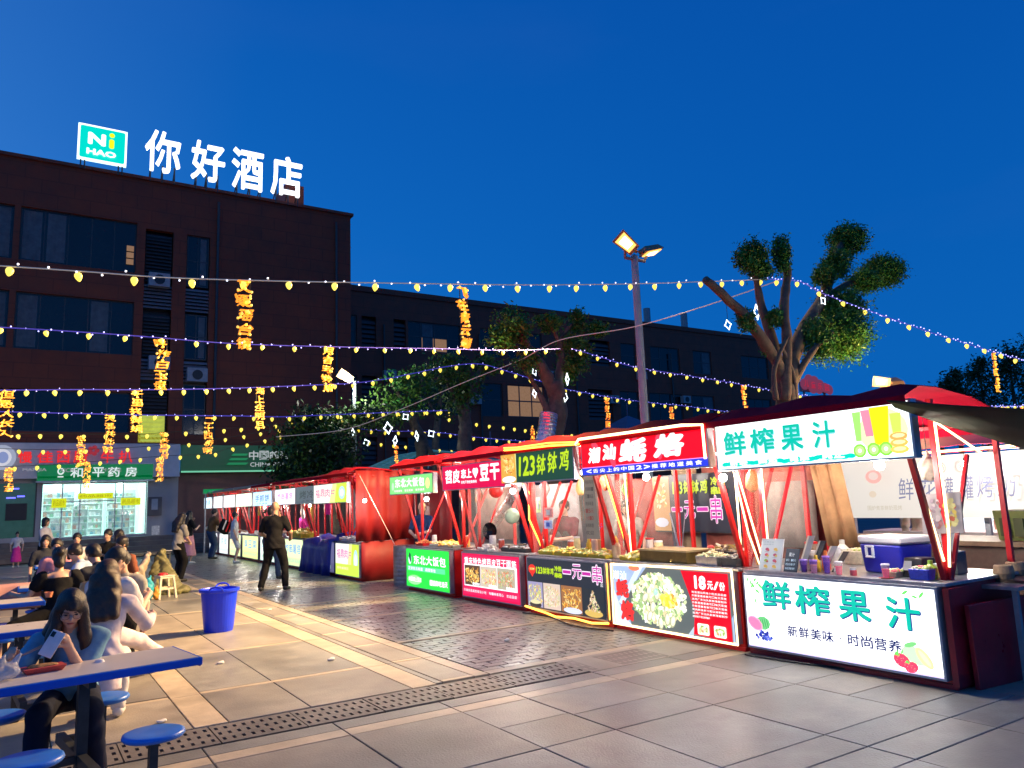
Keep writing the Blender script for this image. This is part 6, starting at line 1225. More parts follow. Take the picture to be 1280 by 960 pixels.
# big blue bin
t = thing('blue_bin', 'large round blue plastic bin standing alone on the plaza', 'bin', (2.38, 11.42, 0)); BB = mat('bin_blue', (.003, .035, .78), .38, var=.08, vs=3)
b = MB(); prof = [(.0, .0), (.185, .0), (.19, .02), (.20, .08), (.238, .50), (.240, .53), (.262, .535), (.268, .55), (.268, .575), (.245, .58), (.238, .565), (.225, .45), (.18, .03), (0, .025)]; b.lathe(prof, n=36, cap=False); b.build('bucket', BB, t, smooth=False)
for q in (-1, 1): b = MB(); b.tube(spline([(q * .25 , -.09, .56), (q * .30, -.07, .60), (q * .31, 0, .62), (q * .30, .07, .60), (q * .25, .09, .56)], 5), .012, 6); b.build('handle', BB, t)
t.rotation_euler.z = math.radians(70)
# phone and chopsticks, food on near table
t = thing('smartphone', 'white smartphone with black camera patch held by the seated woman', 'phone', (.19, 5.47, .90)); t.rotation_euler = (math.radians(62), math.radians(18), math.radians(-14))
b = MB(); b.box(-.038, .038, -.004, .004, -.078, .078); b.build('case', mat('phone_white', (.65, .65, .68), .3), t, bevel=.003)
t.rotation_euler = (math.radians(-22), math.radians(28), math.radians(-8))
b = MB(); b.box(-.034, -.012, -.0065, -.0042, .035, .066); b.build('camera_patch', BLACK, t)
for q in (0, 1): b = MB(); b.tube([(-.10, 5.44 + q * .008, .80), (.14, 5.46, .89 + q * .01)], [.0028, .0018], 5); tag(b.build('chopstick', mat('bamboo', (.5, .3, .1), .6)), ('lower', 'upper')[q] + ' thin wooden chopstick in the hand of the seated woman', 'chopstick', 'pair of chopsticks')
t = thing('plastic_bag', 'clear plastic takeaway bag on the nearest table', 'bag', (-.06, 5.30, .752)); R = random.Random(8)
surf_obj('bag_film', [('e', (0, 0, .05), (.10, .07, .05)), ('c', (.05, .02, .06), (.09, .03, .13), .03, .01), ('c', (-.02, 0, .07), (.02, .02, .14), .03, .012)], mat('bag_film', (.75, .75, .75), .25, alpha=.42, var=.2, vs=30, bump=.9, bs=40), t, vox=.010, fold=.006); surf_obj('food', [('e', (-.05, -.01, .035), (.04, .04, .022))], mat('yellow_food', (.65, .50, .03), .6), t, vox=.008)
t = thing('food_tray', 'red and green paper tray of food in front of the seated woman', 'food tray', (.15, 5.44, .753), .2); b = MB(); b.hexa([(-.09, -.05, 0), (.09, -.05, 0), (.09, .05, 0), (-.09, .05, 0), (-.11, -.065, .03), (.11, -.065, .03), (.11, .065, .03), (-.11, .065, .03)]); b.build('tray', mat('red_tray', (.5, .06, .05), .5), t); surf_obj('food', [('e', (0, 0, .03), (.08, .04, .018))], mat('brown_food', (.4, .2, .06), .7, var=.5, vs=60), t, vox=.008, fold=.004)
# backpack, pink bag
t = thing('green_backpack', 'dark green backpack with yellow strap on the seat behind', 'backpack', (.52, 9.35, .42)); surf_obj('pack', [('e', (0, 0, .2), (.16, .12, .22)), ('e', (0, -.09, .12), (.12, .06, .11))], mat('olive_cloth', (.04, .09, .02), .8, var=.4, vs=12), t, vox=.015, fold=.008)
b = MB(); b.tube(spline([(.06, -.13, .38), (.09, -.16, .2), (.07, -.12, .02)], 5), .014, 6); b.build('strap', mat('yellow_strap', (.6, .42, .05), .7), t)
t = thing('paper_bag', 'kraft paper bag lying by the green backpack', 'bag', (.72, 10.1, .75)); b = MB(); b.hexa([(-.16, -.06, 0), (.14, -.1, 0), (.16, .08, .0), (-.14, .1, 0), (-.10, -.05, .16), (.16, -.06, .22), (.15, .05, .20), (-.12, .06, .14)]); b.build('paper', mat('kraft', (.50, .33, .16), .8, var=.15), t)
t = thing('pink_cloth_bag', 'pink cloth draped over the edge of the empty table', 'cloth', (.05, 12.2, 0)); b = MB(); b.sheet([[(-.35 + .7 * k / 8, y + .02 * math.sin(k), z) for k in range(9)] for y, z in ((.5, .765), (.22, .765), (.18, .74), (.16, .56), (.18, .45))]); b.build('cloth', mat('salmon_cloth', (.60, .30, .24), .8, var=.1), t, smooth=True, solid=.006)
# covered heap and stool
t = thing('covered_cart', 'heap under beige and olive sheets beside the plastic stool', 'cart', (2.25, 17.3, 0))
surf_obj('beige_sheet', [('c', (-.30, 0, .02), (-.05, .05, .84), .16, .05), ('c', (-.42, -.1, .02), (-.10, 0, .7), .12, .06), ('e', (-.3, 0, .15), (.24, .2, .18))], mat('beige_sheet', (.42, .34, .25), .7, var=.3, vs=6, bump=.5, bs=14), t, vox=.022, fold=.022, seed=2)
surf_obj('olive_sheet', [('c', (.42, 0, .02), (.22, .1, .86), .22, .06), ('c', (.1, .1, .02), (.2, .15, .8), .22, .08), ('e', (.5, .0, .06), (.3, .25, .1))], mat('olive_sheet', (.15, .14, .05), .6, var=.35, vs=6, bump=.5, bs=14), t, vox=.022, fold=.022, seed=5)
b = MB(); b.box(-.5, .4, .1, .7, .80, .84)
for q in (-.48, .36): b.box(q, q + .04, .12, .16, 0, .799); b.box(q, q + .04, .62, .66, 0, .799)
b.build('table_under', DSTEEL, t)
lathe_thing('plastic_plate', 'white plate on top of the covered heap', 'plate', (2.58, 17.6, .845), [(0, 0), (.08, 0), (.13, .02), (.125, .022), (0, .008)], WHITE)
t = thing('plastic_stool', 'cream plastic stool with a red cap and bags on it', 'stool', (2.42, 16.55, 0), .25)
b = MB(); b.box(-.15, .15, -.15, .15, .42, .44); b.box(-.135, .135, -.135, .135, .38, .42); b.build('seat', CREAM, t, bevel=.01)
for sx in (-1, 1):
    for sy in (-1, 1): b = MB(); b.bar((sx * .12, sy * .12, .40), (sx * .165, sy * .165, 0), .045, .035); b.build('leg', CREAM, t)
b = MB()
for sx in (-1, 1): b.box(sx * .14 - .01, sx * .14 + .01, -.13, .13, .17, .21); b.box(-.13, .13, sx * .14 - .011, sx * .14 + .011, .171, .209)
b.build('stretcher', CREAM, t)
lathe_thing('red_cap', 'red lid lying on the cream stool', 'lid', (2.38, 16.55, .441), [(0, 0), (.10, 0), (.09, .035), (.04, .05), (0, .05)], mat('red_plastic', (.5, .02, .02), .4))
for (x, y, w, h, m_, lab) in ((2.12, 16.38, .09, .22, mat('teal_bag', (.02, .35, .45), .5, var=.3, bump=.5), 'turquoise plastic bag hanging left of the stool'), (2.16, 16.8, .11, .1, mat('blue_bag', (.02, .15, .4), .5, var=.3, bump=.5), 'blue plastic bag on the ground left of the stool'), (1.98, 16.9, .10, .09, mat('black_bag', (.02, .02, .02), .4, var=.3), 'black bag on the ground at the foot of the beige sheet'), (2.26, 16.385, .07, .13, mat('orange_bag', (.6, .25, .03), .5, var=.3), 'orange bag left of the stool legs')):
    t = thing('plastic_bag', lab, 'bag', (x, y, 0)); surf_obj('bag_film', [('e', (0, 0, h), (w, w * .8, h)), ('c', (0, 0, h), (.02, 0, h * 2.1), w * .5, .02)], m_, t, vox=.016, fold=.012, seed=int(x * 100))
# ------------------------------------------------------------------ goods in the stalls
CZ = .842
def cup(x, y, c, lab, rim=(.3, .15, .7), z=CZ, h=.11, r=.036, grp='juice cups on the counter'):
    t = thing('juice_cup', lab, 'cup', (x, y, z), 0, grp); b = MB(); b.lathe([(r * .72, 0), (r, h), (r * .96, h), (r * .68, .004)], n=18, cap=True); b.build('cup_wall', mat('cup_%d' % int(sum(rim) * 100), tuple(rim), .2, alpha=.3 if rim[0] > .5 else .5, var=0), t)
    b = MB(); b.lathe([(r * .66, .005), (r * .88, h * .72)], n=18); b.build('juice', mat('juice_%s' % str(c), c, .25, emit=c, es=.5, var=.05), t)  # juice emits a little so it shows through the cup
    b = MB(); b.lathe([(r * 1.06, h), (r * 1.08, h + .01), (r * .9, h + .016), (0, h + .018)], n=18, cap=False); b.build('lid', mat('cuplid_%d' % int(sum(rim) * 100), tuple(min(1, q * 1.2 + .1) for q in rim), .2, alpha=.7, var=0), t)
Yx = lambda px, X: onx(px, 700, X).y
PUR = (.22, .10, .55)
cup(6.50, Yx(1004, 6.5), (.10, .03, .12), 'purple cup of dark juice next to the blackboard', PUR); cup(6.48, Yx(1018, 6.5), (.85, .40, .05), 'purple lidded cup of orange juice between two dark ones', PUR); cup(6.52, Yx(1031, 6.5), (.08, .03, .16), 'taller purple cup of dark juice right of the orange one', PUR, h=.15)
cup(6.47, Yx(1050, 6.5), (.80, .02, .06), 'clear cup of red juice right of the purple cups', (.8, .75, .75)); cup(6.47, Yx(1108, 6.5), (.75, .02, .07), 'clear cup of red juice standing alone on a red saucer', (.8, .75, .75)); cup(6.55, Yx(1042, 6.5), (.8, .7, .05), 'small cup of yellow juice behind the red one', (.8, .8, .6), h=.08)
lathe_thing('saucer', 'red saucer under the lone cup of red juice', 'saucer', (6.47, Yx(1108, 6.5), CZ - .001), [(0, 0), (.05, .0), (.065, .006), (0, .004)], mat('red_plastic', (.5, .02, .02), .4))
# blue cooler
t = thing('cooler_box', 'blue cooler box with white lid and handle on the juice counter', 'cooler', (6.95, 4.20, CZ), math.radians(-14)); CB = mat('cooler_blue', (.012, .02, .42), .35, var=.08); CW = mat('cooler_white', (.70, .70, .72), .35, var=.05)
b = MB(); b.hexa([(-.17, -.23, 0), (.17, -.23, 0), (.17, .23, 0), (-.17, .23, 0), (-.19, -.25, .27), (.19, -.25, .27), (.19, .25, .27), (-.19, .25, .27)]); b.build('box', CB, t, bevel=.02)
b = MB(); b.box(-.2, .2, -.26, .26, .272, .345); b.build('lid', CW, t, bevel=.02); b = MB(); b.box(-.215, -.19, .06, .16, .14, .16); b.box(-.215, -.19, .06, .08, .161, .235); b.box(-.215, -.19, .14, .16, .161, .235); b.box(-.215, -.19, .06, .16, .236, .255); b.build('handle', CW, t, bevel=.006)
t = thing('blender_motor', 'black blender motor with keypad right of the blue cooler', 'blender', (6.72, 3.86, CZ), -.2); b = MB(); b.hexa([(-.10, -.11, 0), (.10, -.11, 0), (.10, .11, 0), (-.10, .11, 0), (-.07, -.09, .17), (.1, -.09, .17), (.1, .09, .17), (-.07, .09, .17)]); b.build('motor', BLACK, t, bevel=.012)
b = MB(); b.hexa([(-.101, .0, .06), (-.1, .0, .06), (-.1, .09, .06), (-.101, .09, .06), (-.08, .0, .14), (-.078, .0, .14), (-.078, .08, .14), (-.08, .08, .14)]); b.build('keypad', GREY, t)
t = thing('blender_jar', 'clear blender jar with black lid behind the motor', 'blender', (7.12, 3.78, CZ), 0); b = MB(); b.box(-.09, .09, -.09, .09, 0, .20); b.build('base', mat('smoked', (.10, .12, .12), .2), t, bevel=.01); b = MB(); b.lathe([(.07, .2), (.10, .40), (.095, .40), (.065, .205)], n=4); b.build('jar', mat('jar_clear', (.7, .75, .75), .1, alpha=.35, var=0), t); b = MB(); b.lathe([(.10, .4), (.10, .43), (.05, .45), (0, .45)], n=12, cap=False); b.build('lid', BLACK, t)
# menus
t = thing('menu_board', 'white standing menu with fruit pictures at the left end of the juice counter', 'menu', (6.44, Yx(962, 6.45), CZ), math.radians(4)); b = MB(); b.hexa([(-.005, -.13, 0), (.005, -.13, 0), (.005, .13, 0), (-.005, .13, 0), (.10, -.13, .31), (.11, -.13, .31), (.11, .13, .31), (.10, .13, .31)]); b.build('board', WHITE, t)
A = Art((-.006, .12, .004), (0, -1, 0), (.105, 0, .305), (-.95, 0, .31), 2e-4); A.rect(0, 0, .24, 1, (.72, .76, .80)); A.chars('水果大全', .02, .87, .12, .05, (.4, .5, .55), .1, .02); A.chars('鲜榨果汁', .02, .79, .12, .05, (.4, .5, .55), .1, .02); R = random.Random(3)
for i in range(2):
    for j in range(4): c = R.choice([(.8, .1, .15), (.9, .5, .1), (.4, .6, .1), (.6, .1, .2)]); A.ell(.07 + i * .1, .12 + j * .18, .022, .05, c); A.ell(.085 + i * .1, .09 + j * .18, .014, .035, R.choice([(.8, .6, .1), (.7, .1, .1)])); A.rect(.045 + i * .1, .03 + j * .18, .05, .01, (.3, .3, .35))
A.build('print', t, .35)
t = thing('blackboard', 'small dark price board reading juice in chalk beside the white menu', 'blackboard', (6.43, Yx(988, 6.45), CZ), math.radians(-3)); b = MB(); b.hexa([(-.005, -.08, 0), (.005, -.08, 0), (.005, .08, 0), (-.005, .08, 0), (.07, -.08, .22), (.08, -.08, .22), (.08, .08, .22), (.07, .08, .22)]); b.build('board', mat('slate', (.02, .035, .06), .6), t)
A = Art((-.006, .075, .004), (0, -1, 0), (.072, 0, .215), (-.94, 0, .33), 2e-4); A.chars('果汁', .04, .66, .07, .17, (.8, .85, .9), .1, .02); A.chars('8元 10元', .015, .45, .12, .10, (.5, .7, .85), .1, .01); A.chars('西瓜橙子', .015, .26, .12, .1, (.5, .7, .85), .1, .01); A.chars('每日新鲜', .015, .08, .12, .1, (.5, .7, .85), .1, .01); A.build('chalk', t, .5)
for k in range(4):
    t = tag(thing('menu_folder', 'x', 'menu', (6.56 + .03 * k, Yx(1000 + 11 * k, 6.55), CZ), 0, 'leaning folders on the juice counter')); t['label'] = ['first leaning grey folder behind the blackboard', 'second leaning folder behind the blackboard', 'third leaning folder above the purple cup', 'last and lowest leaning folder above the orange juice'][k]
    b = MB(); h = .34 - .05 * k; b.hexa([(0, -.03, 0), (.01, -.03, 0), (.01, .03, 0), (0, .03, 0), (.12, -.10, h), (.13, -.10, h), (.13, -.04, h), (.12, -.04, h)]); b.build('cover', BLACK if k % 2 else GREY, t); b = MB(); b.hexa([(.0, .031, 0), (.01, .031, 0), (.01, .05, 0), (0, .05, 0), (.12, -.039, h), (.13, -.039, h), (.13, -.02, h), (.12, -.02, h)]); b.build('page_edge', CREAM, t)
# poster sheet tied to the right post
t = thing('hanging_menu_sheet', 'translucent food picture sheet tied round the right post of the juice stall', 'poster', (6.62, 3.52, 1.22)); A = Art((-.02, .20, .0), (.25, -.94, 0.05), (0.05, 0, 1), (-.95, -.3, 0), 3e-4)
A.rect(0, 0, .32, .34, (.50, .42, .42)); A.food(.0, .02, .18, .30, [(.45, .2, .2), (.6, .5, .5), (.4, .3, .35)], 26, .03, 1.4, 5); A.food(.16, .03, .15, .28, [(.75, .55, .12), (.6, .15, .08), (.8, .7, .3)], 20, .035, 1.3, 6); A.build('print', t, .45); b = MB(); b.sheet([[(.0, .20, 0), (.08, -.1, .016)], [(.017, .2, .34), (.095, -.1, .355)]]); b.build('backing', CREAM, t, solid=.002)
# items beyond
for i, (x, y, lab) in enumerate(((7.0, 3.56, 'brown clay pot on the dark board at the right'), (7.35, 3.62, 'second clay pot catching blue light at the right'))):
    lathe_thing('clay_pot', lab, 'pot', (x + .35, y - .1, .80), [(0, 0), (.07, 0), (.085, .05), (.075, .11), (.065, .12), (.06, .11), (.07, .05), (0, .01)], mat('clay', (.30, .2, .12), .7, var=.3, vs=20), group='clay pots on the side table')
t = thing('side_table', 'steel side table behind the red end board', 'table', (7.55, 3.3, 0)); b = MB(); b.box(-.55, 1.0, -.1, .45, .745, .775); b.build('table_top', STEEL, t); b = MB(); b.box(-.3, .25, -.04, .3, .776, .80); b.build('dark_tray', mat('wood_dark', (.05, .03, .02), .5), t)
for q in ((-.5, -.05), (.95, -.05), (-.5, .4), (.95, .4)): b = MB(); b.box(q[0] - .02, q[0] + .02, q[1] - .02, q[1] + .02, 0, .744); b.build('leg', GREY, t)
t = thing('olive_crate', 'olive green plastic crate standing behind the clay pots', 'crate', (8.9, 4.0, 1.02), -.3); b = MB(); b.hexa([(-.02, -.22, 0), (.25, -.22, 0), (.25, .22, 0), (-.02, .22, 0), (-.05, -.24, .32), (.28, -.24, .32), (.28, .24, .32), (-.05, .24, .32)]); b.build('crate_body', mat('olive_plastic', (.16, .20, .06), .5, var=.2), t, bevel=.01); b = MB(); b.box(-.075, -.055, -.14, -.03, .05, .24); b.box(-.075, -.055, .03, .14, .05, .24); b.build('recess_block', mat('olive_recess_shade', (.06, .08, .03), .6), t)  # recesses are raised blocks in a darker olive, imitating their shade
t2 = thing('work_table', 'long table under the olive crate and the milk tea banner', 'table', (9.2, 4.9, 0)); b = MB(); b.box(-.5, .5, -1.9, 1.9, .97, 1.02); b.build('table_top', mat('worn_wood', (.25, .17, .10), .6, var=.3), t2); b = MB(); b.box(-.45, .45, -1.85, 1.85, .05, .96); b.build('front_cover', mat('brown_cover', (.12, .08, .06), .6, var=.3), t2)
for (x, y, r, h, c, lab) in ((6.62, 3.70, .05, .16, (.25, .5, .05), 'green and yellow fruit bottle beside the right post'), (6.60, 4.82, .04, .16, (.7, .45, .05), 'amber bottle behind the purple cups'), (6.66, 4.75, .04, .2, (.75, .2, .05), 'orange bottle behind the cups'), (7.5, 4.6, .06, .2, (.75, .7, .6), 'cream jug left of the blue cooler'), (7.6, 5.2, .07, .24, (.7, .68, .6), 'tall white jar in the middle of the juice stall')):
    lathe_thing('bottle', lab, 'bottle', (x, y, CZ), [(0, 0), (r, 0), (r, h * .6), (r * .4, h * .8), (r * .4, h), (0, h)], mat('bottle%s' % str(c), c, .3, var=.2, vs=30), group='bottles on the juice counter')
for (x, y, w, d, h, c, lab, nm) in ((6.62, 4.02, .16, .10, .05, (.55, .5, .35), 'flat pile of pale fruit pieces at the front of the juice counter', 'fruit_pile'), (6.55, 3.74, .12, .16, .09, (.05, .07, .5), 'blue tray of straws at the right end of the counter', 'straw_tray'), (7.5, 4.95, .2, .2, .14, (.6, .55, .4), 'cream tub behind the cups', 'tub')):
    t = thing(nm, lab, nm.split('_')[-1], (x, y, CZ)); b = MB(); b.hexa([(-w / 2, -d / 2, 0), (w / 2, -d / 2, 0), (w / 2, d / 2, 0), (-w / 2, d / 2, 0), (-w * .55, -d * .55, h), (w * .55, -d * .55, h), (w * .55, d * .55, h), (-w * .55, d * .55, h)]); b.build('container', mat('c%s' % str(c), c, .4, var=.3, vs=25), t, bevel=.006)
    R = random.Random(int(x * 100)); 
    g_ = MB()
    for k in range(26): g_.ball((R.uniform(-w * .45, w * .45), R.uniform(-d * .45, d * .45), h + .005), R.uniform(.012, .024), 6, 5, R.choice([(.7, .65, .4), (.75, .1, .15), (.5, .6, .15), (.8, .75, .6)]))
    g_.build('pieces', COLM, t, attr=True, kind='stuff')
# milk tea banner
t = thing('milk_tea_banner', 'wide cream banner with dark brush lettering behind the juice stall', 'banner', (11.0, 0, 0)); A = Art((-.01, 7.4, 1.17), (0, -1, 0), (0, 0, 1), (-1, 0, 0), 2e-3); bw_, bh_ = 3.6, .88
A.rect(0, 0, bw_, bh_, (.62, .58, .52)); yk = lambda px: 7.4 - onx(px, 620, 11).y
for ch, xa, xb, dy in zip('鲜花罐罐烤奶', (1124, 1152, 1180, 1205, 1225, 1252), (1144, 1174, 1196, 1222, 1248, 1276), (.26, .25, .25, .26, .27, .28)): A.text(ch, yk(xa), dy, yk(xb) - yk(xa), .32, (.16, .17, .28), .0, .15)
for k, x in enumerate((1178, 1188, 1213)): A.ell(yk(x), .70, .055, .07, (.75, .3, .25), n=14); A.ell(yk(x), .70, .045, .06, (.62, .55, .5), n=14); A.text('老奶烤'[k], yk(x) - .03, .67, .06, .07, (.7, .2, .15), .02)
A.ell(yk(1103), .62, .13, .10, (.75, .35, .3), n=14); A.ell(yk(1103), .63, .08, .06, (.65, .5, .45), n=12); A.ell(yk(1100), .36, .06, .05, (.6, .5, .38)); A.chars('围炉煮茶鲜奶现烤', yk(1092), .12, .55, .07, (.5, .45, .35), .1, .01)
A.build('print', t, 1.0); b = MB(); b.box(0, .03, 7.4 - bw_, 7.4, 1.17, 2.05); b.build('backing', CREAM, t)
t = thing('milk_tea_stall', 'red roofed milk tea stall behind the juice stall', 'stall', (11, 0, 0)); b = MB(); b.sheet([[(-.5 + .9 * i, 7.6 - .6 * j, 2.14 + .22 * min(i, 3 - i * .3) + .02 * math.sin(j * 2)) for j in range(8)] for i in range(4)]); b.build('canopy', mat('lit_pink_canopy', (.55, .03, .08), .6, var=.15, bump=.4, bs=9), t, solid=.008)
b = MB(); b.box(.05, .1, 3.6, 7.5, 2.08, 2.13); neon(t, [(-.04, 3.5, 2.12), (-.04, 7.5, 2.09)], r=.016); b.build('front_beam', RED, t)
for y in (7.3, 5.3, 3.9): b = MB(); b.box(.06, .12, y, y + .07, 0, 2.1); b.build('post', GREY if y > 5 else RED, t)
b = MB(); b.box(2.2, 2.25, 3.4, 7.6, .0, 1.0); b.box(.4, 1.2, 3.6, 7.4, .9, .95); b.build('counter', WHITE, t); plight('milk_tea_light', (12.0, 5.4, 1.95), (1, .96, .9), 90, .2)
bb = MB()
for k in range(5): bb.box(13.0, 13.1, 3.8 + k * .75, 4.4 + k * .75, .9, 1.35)
tag(bb.build('lit_shelf', mat('lit_shelf', (.7, .8, .9), .5, emit=(.7, .85, 1), es=.9, var=.4, vs=9)), 'white glowing shelves far behind the juice stall', 'shelf', kind='stuff')
# brown paper / kraft sheet and strip of curtain hung inside the juice stall
for (x, y0, y1, z0, z1, c, lab, sk_) in ((7.7, 5.05, 5.45, 1.0, 1.95, (.36, .20, .09), 'tan paper sheet hung in the back of the juice stall', .045), (7.9, 5.7, 6.4, .95, 1.75, (.26, .23, .20), 'greyish cloth hung behind the plastic film of the juice stall', .0), (8.0, 8.2, 9.2, .9, 1.9, (.30, .06, .05), 'dark red cloth at the back of the skewer stall', .03), (7.9, 10.2, 11.5, .9, 1.9, (.35, .33, .34), 'grey plastic curtain behind the wok', .03), (7.9, 12.2, 13.7, .9, 2.0, (.35, .25, .20), 'dusty cloth at the back of the green stall', .03)):
    b = MB(); b.sheet([[(x + .03 * math.sin(k * 2), y0 + (y1 - y0) * k / 8 + sk_ * (i), z0 + (z1 - z0) * i / 3) for k in range(9)] for i in range(4)]); tag(b.build('hung_sheet', mat('sheet%s' % str(c), c, .8, var=.25, vs=5, bump=.4, bs=9), smooth=True, solid=.004), lab, 'cloth')
# clear films between stalls
for (y, lab) in ((5.52, 'clear plastic film at the juice side of the oyster stall'), (7.60, 'clear plastic film between oyster and skewer stalls'), (9.55, 'clear plastic film at the left end of the skewer stall'), (11.5, 'clear plastic film at the left end of the tofu stall')):
    b = MB(); b.sheet([[(6.45 + .13 * k, y + .015 * math.sin(k * 1.7 + i), .86 + .33 * i) for k in range(9)] for i in range(4)]); tag(b.build('clear_film', mat('warm_film', (.75, .68, .60), .15, alpha=.15, var=.3, vs=7, bump=.8, bs=12), smooth=True), lab, 'film')
# S2 back board
t = thing('back_board', 'black board with green and pink lettering hung inside the oyster stall', 'board', (7.95, 0, 0)); A = Art((-.01, 8.15, 1.12), (0, -1, 0), (0, 0, 1), (-1, 0, 0), 3e-4); A.rect(0, 0, 1.35, .78, DK); A.rect(-.35, .0, .34, .78, (.6, .35, .15)); A.food(-.34, .3, .32, .45, [(.9, .55, .15), (.8, .3, .1), (.9, .8, .5)], 60, .04, 2, 71); A.ell(-.18, .12, .14, .07, (.7, .75, .85))
A.text('123', .08, .52, .20, .18, LG, .04); A.chars('钵钵鸡', .30, .52, .46, .19, LG, .05, .04, .2); A.chars('冷热', .82, .62, .26, .12, LG, .05, .05); A.chars('串串', .82, .49, .26, .12, LG, .05, .05)
for i, ch in enumerate('一元一串'):
    hh = (.05, .24, .05, .36)[i]; yy = (.28, .18, .28, .12)[i]; ww = .20; x = .06 + .25 * i; A.text(ch, x - .012, yy - .012, ww + .024, hh + .024, (1, .85, .97), .05); A.text(ch, x, yy, ww, hh, (.65, .03, .45), .0)
A.build('print', t, .6); b = MB(); b.box(0, .03, 6.8, 8.5, 1.10, 1.92); b.build('backing', DSTEEL, t); b = MB(); b.box(.04, .10, 6.7, 6.78, 0, 2.2); b.build('red_post', RED, t)
# trays and goods on S2, S3, S4, S5 counters, far stalls
def heap(x, y, w, d, lab, nm, tray, pal, n=60, r=.025, h=.06, z=CZ, em=0):
    t = thing(nm, lab, nm.replace('_', ' '), (x, y, z)); b = MB(); b.hexa([(-w / 2, -d / 2, 0), (w / 2, -d / 2, 0), (w / 2, d / 2, 0), (-w / 2, d / 2, 0), (-w * .53, -d * .53, h), (w * .53, -d * .53, h), (w * .53, d * .53, h), (-w * .53, d * .53, h)]); b.build('tray', tray, t, bevel=.004); R = random.Random(int(x * 71 + y * 13)); g_ = MB()
    for k in range(n):
        u, v = R.uniform(-1, 1), R.uniform(-1, 1); zz = h + (1 - max(abs(u), abs(v))) * w * .28 * R.random(); a = R.uniform(0, 6.28); L_ = r * R.uniform(1, 2.2); c = Vector((u * w * .45, v * d * .45, zz)); dd = Vector((math.cos(a), math.sin(a), R.uniform(-.3, .5))) * L_; g_.tube([c - dd, c, c + dd], [r * .35, r * .6, r * .3], 5, R.choice(pal))
    g_.build('food_pieces', COLM, t, attr=True, kind='stuff'); return t
YEL = mat('yellow_tray', (.65, .50, .04), .5, var=.1); FRY = [(.75, .45, .08), (.85, .6, .15), (.6, .28, .05), (.8, .7, .3)]
for i, y in enumerate((8.05, 8.45, 8.85, 9.25)): heap(6.58, y, .26, .34, ['first tray of yellow skewers from the right on the skewer stall', 'second tray of yellow skewers from the right', 'third tray of yellow skewers near the red brace', 'leftmost tray of yellow skewers by the film'][i], 'skewer_tray', YEL, [(.85, .7, .1), (.8, .5, .1), (.9, .8, .4), (.5, .6, .15)], 90, .028, .05)
t = thing('bain_marie', 'long metal griddle box with dark front on the oyster counter', 'griddle', (6.62, 6.95, CZ)); b = MB(); b.box(-.14, .3, -.5, .3, 0, .13); b.build('box', mat('brass_brown', (.20, .14, .04), .35, metal=.6, var=.3), t, bevel=.006); b = MB(); b.box(-.16, .32, -.52, .32, .131, .15); b.build('plate', mat('yellow_steel', (.5, .4, .2), .4, metal=.4), t)
heap(6.56, 6.78, .14, .22, 'yellow paper boat on the front edge of the griddle', 'paper_boat', YEL, FRY, 16, .02, .03, z=CZ); heap(6.60, 6.15, .24, .30, 'steel dish of shredded egg batter on the oyster counter', 'food_dish', STEEL, [(.85, .8, .5), (.75, .6, .3), (.5, .6, .3)], 110, .02, .10); heap(6.60, 5.85, .2, .2, 'dark square dish at the right end of the oyster counter', 'food_dish', DSTEEL, [(.3, .3, .25), (.1, .1, .1)], 30, .02, .09)
heap(6.55, 7.42, .24, .3, 'yellow paper heap at the left end of the oyster counter', 'paper_heap', YEL, [(.85, .7, .1), (.9, .8, .3)], 50, .03, .04)
lathe_thing('sauce_tin', 'small white tin with red rim on the griddle', 'tin', (6.66, 7.25, CZ + .15), [(0, 0), (.04, 0), (.05, .10), (0, .10)], mat('tin_w', (.75, .6, .5), .4), parts=(('rim', [(.045, .10), (.055, .11), (.05, .12), (0, .12)], RED),)); lathe_thing('gas_can', 'red canister on the griddle at the back of the oyster stall', 'canister', (7.0, 6.55, CZ + .0), [(0, 0), (.04, 0), (.045, .16), (.02, .18), (0, .18)], mat('red_plastic', (.5, .02, .02), .4))
t = thing('tongs_rack', 'steel ladle and tongs standing in the oyster stall', 'utensils', (6.9, 6.95, CZ + .15))
for q, (dx, dy) in enumerate(((-.05, .1), (.02, .02), (.04, -.07), (.0, .16))): b = MB(); b.tube([(0, dy * .3, 0), (dx, dy, .42)], .006, 5); b.ball((0, dy * .3, .0), .03, 8, 6, sc=(1, 1, .5)); b.build('ladle', STEEL, t)
heap(7.05, 6.35, .3, .5, 'row of dark sauce bottles and jars behind the griddle', 'jar_rack', DSTEEL, [(.3, .2, .05), (.1, .08, .05), (.5, .45, .3)], 40, .04, .12)
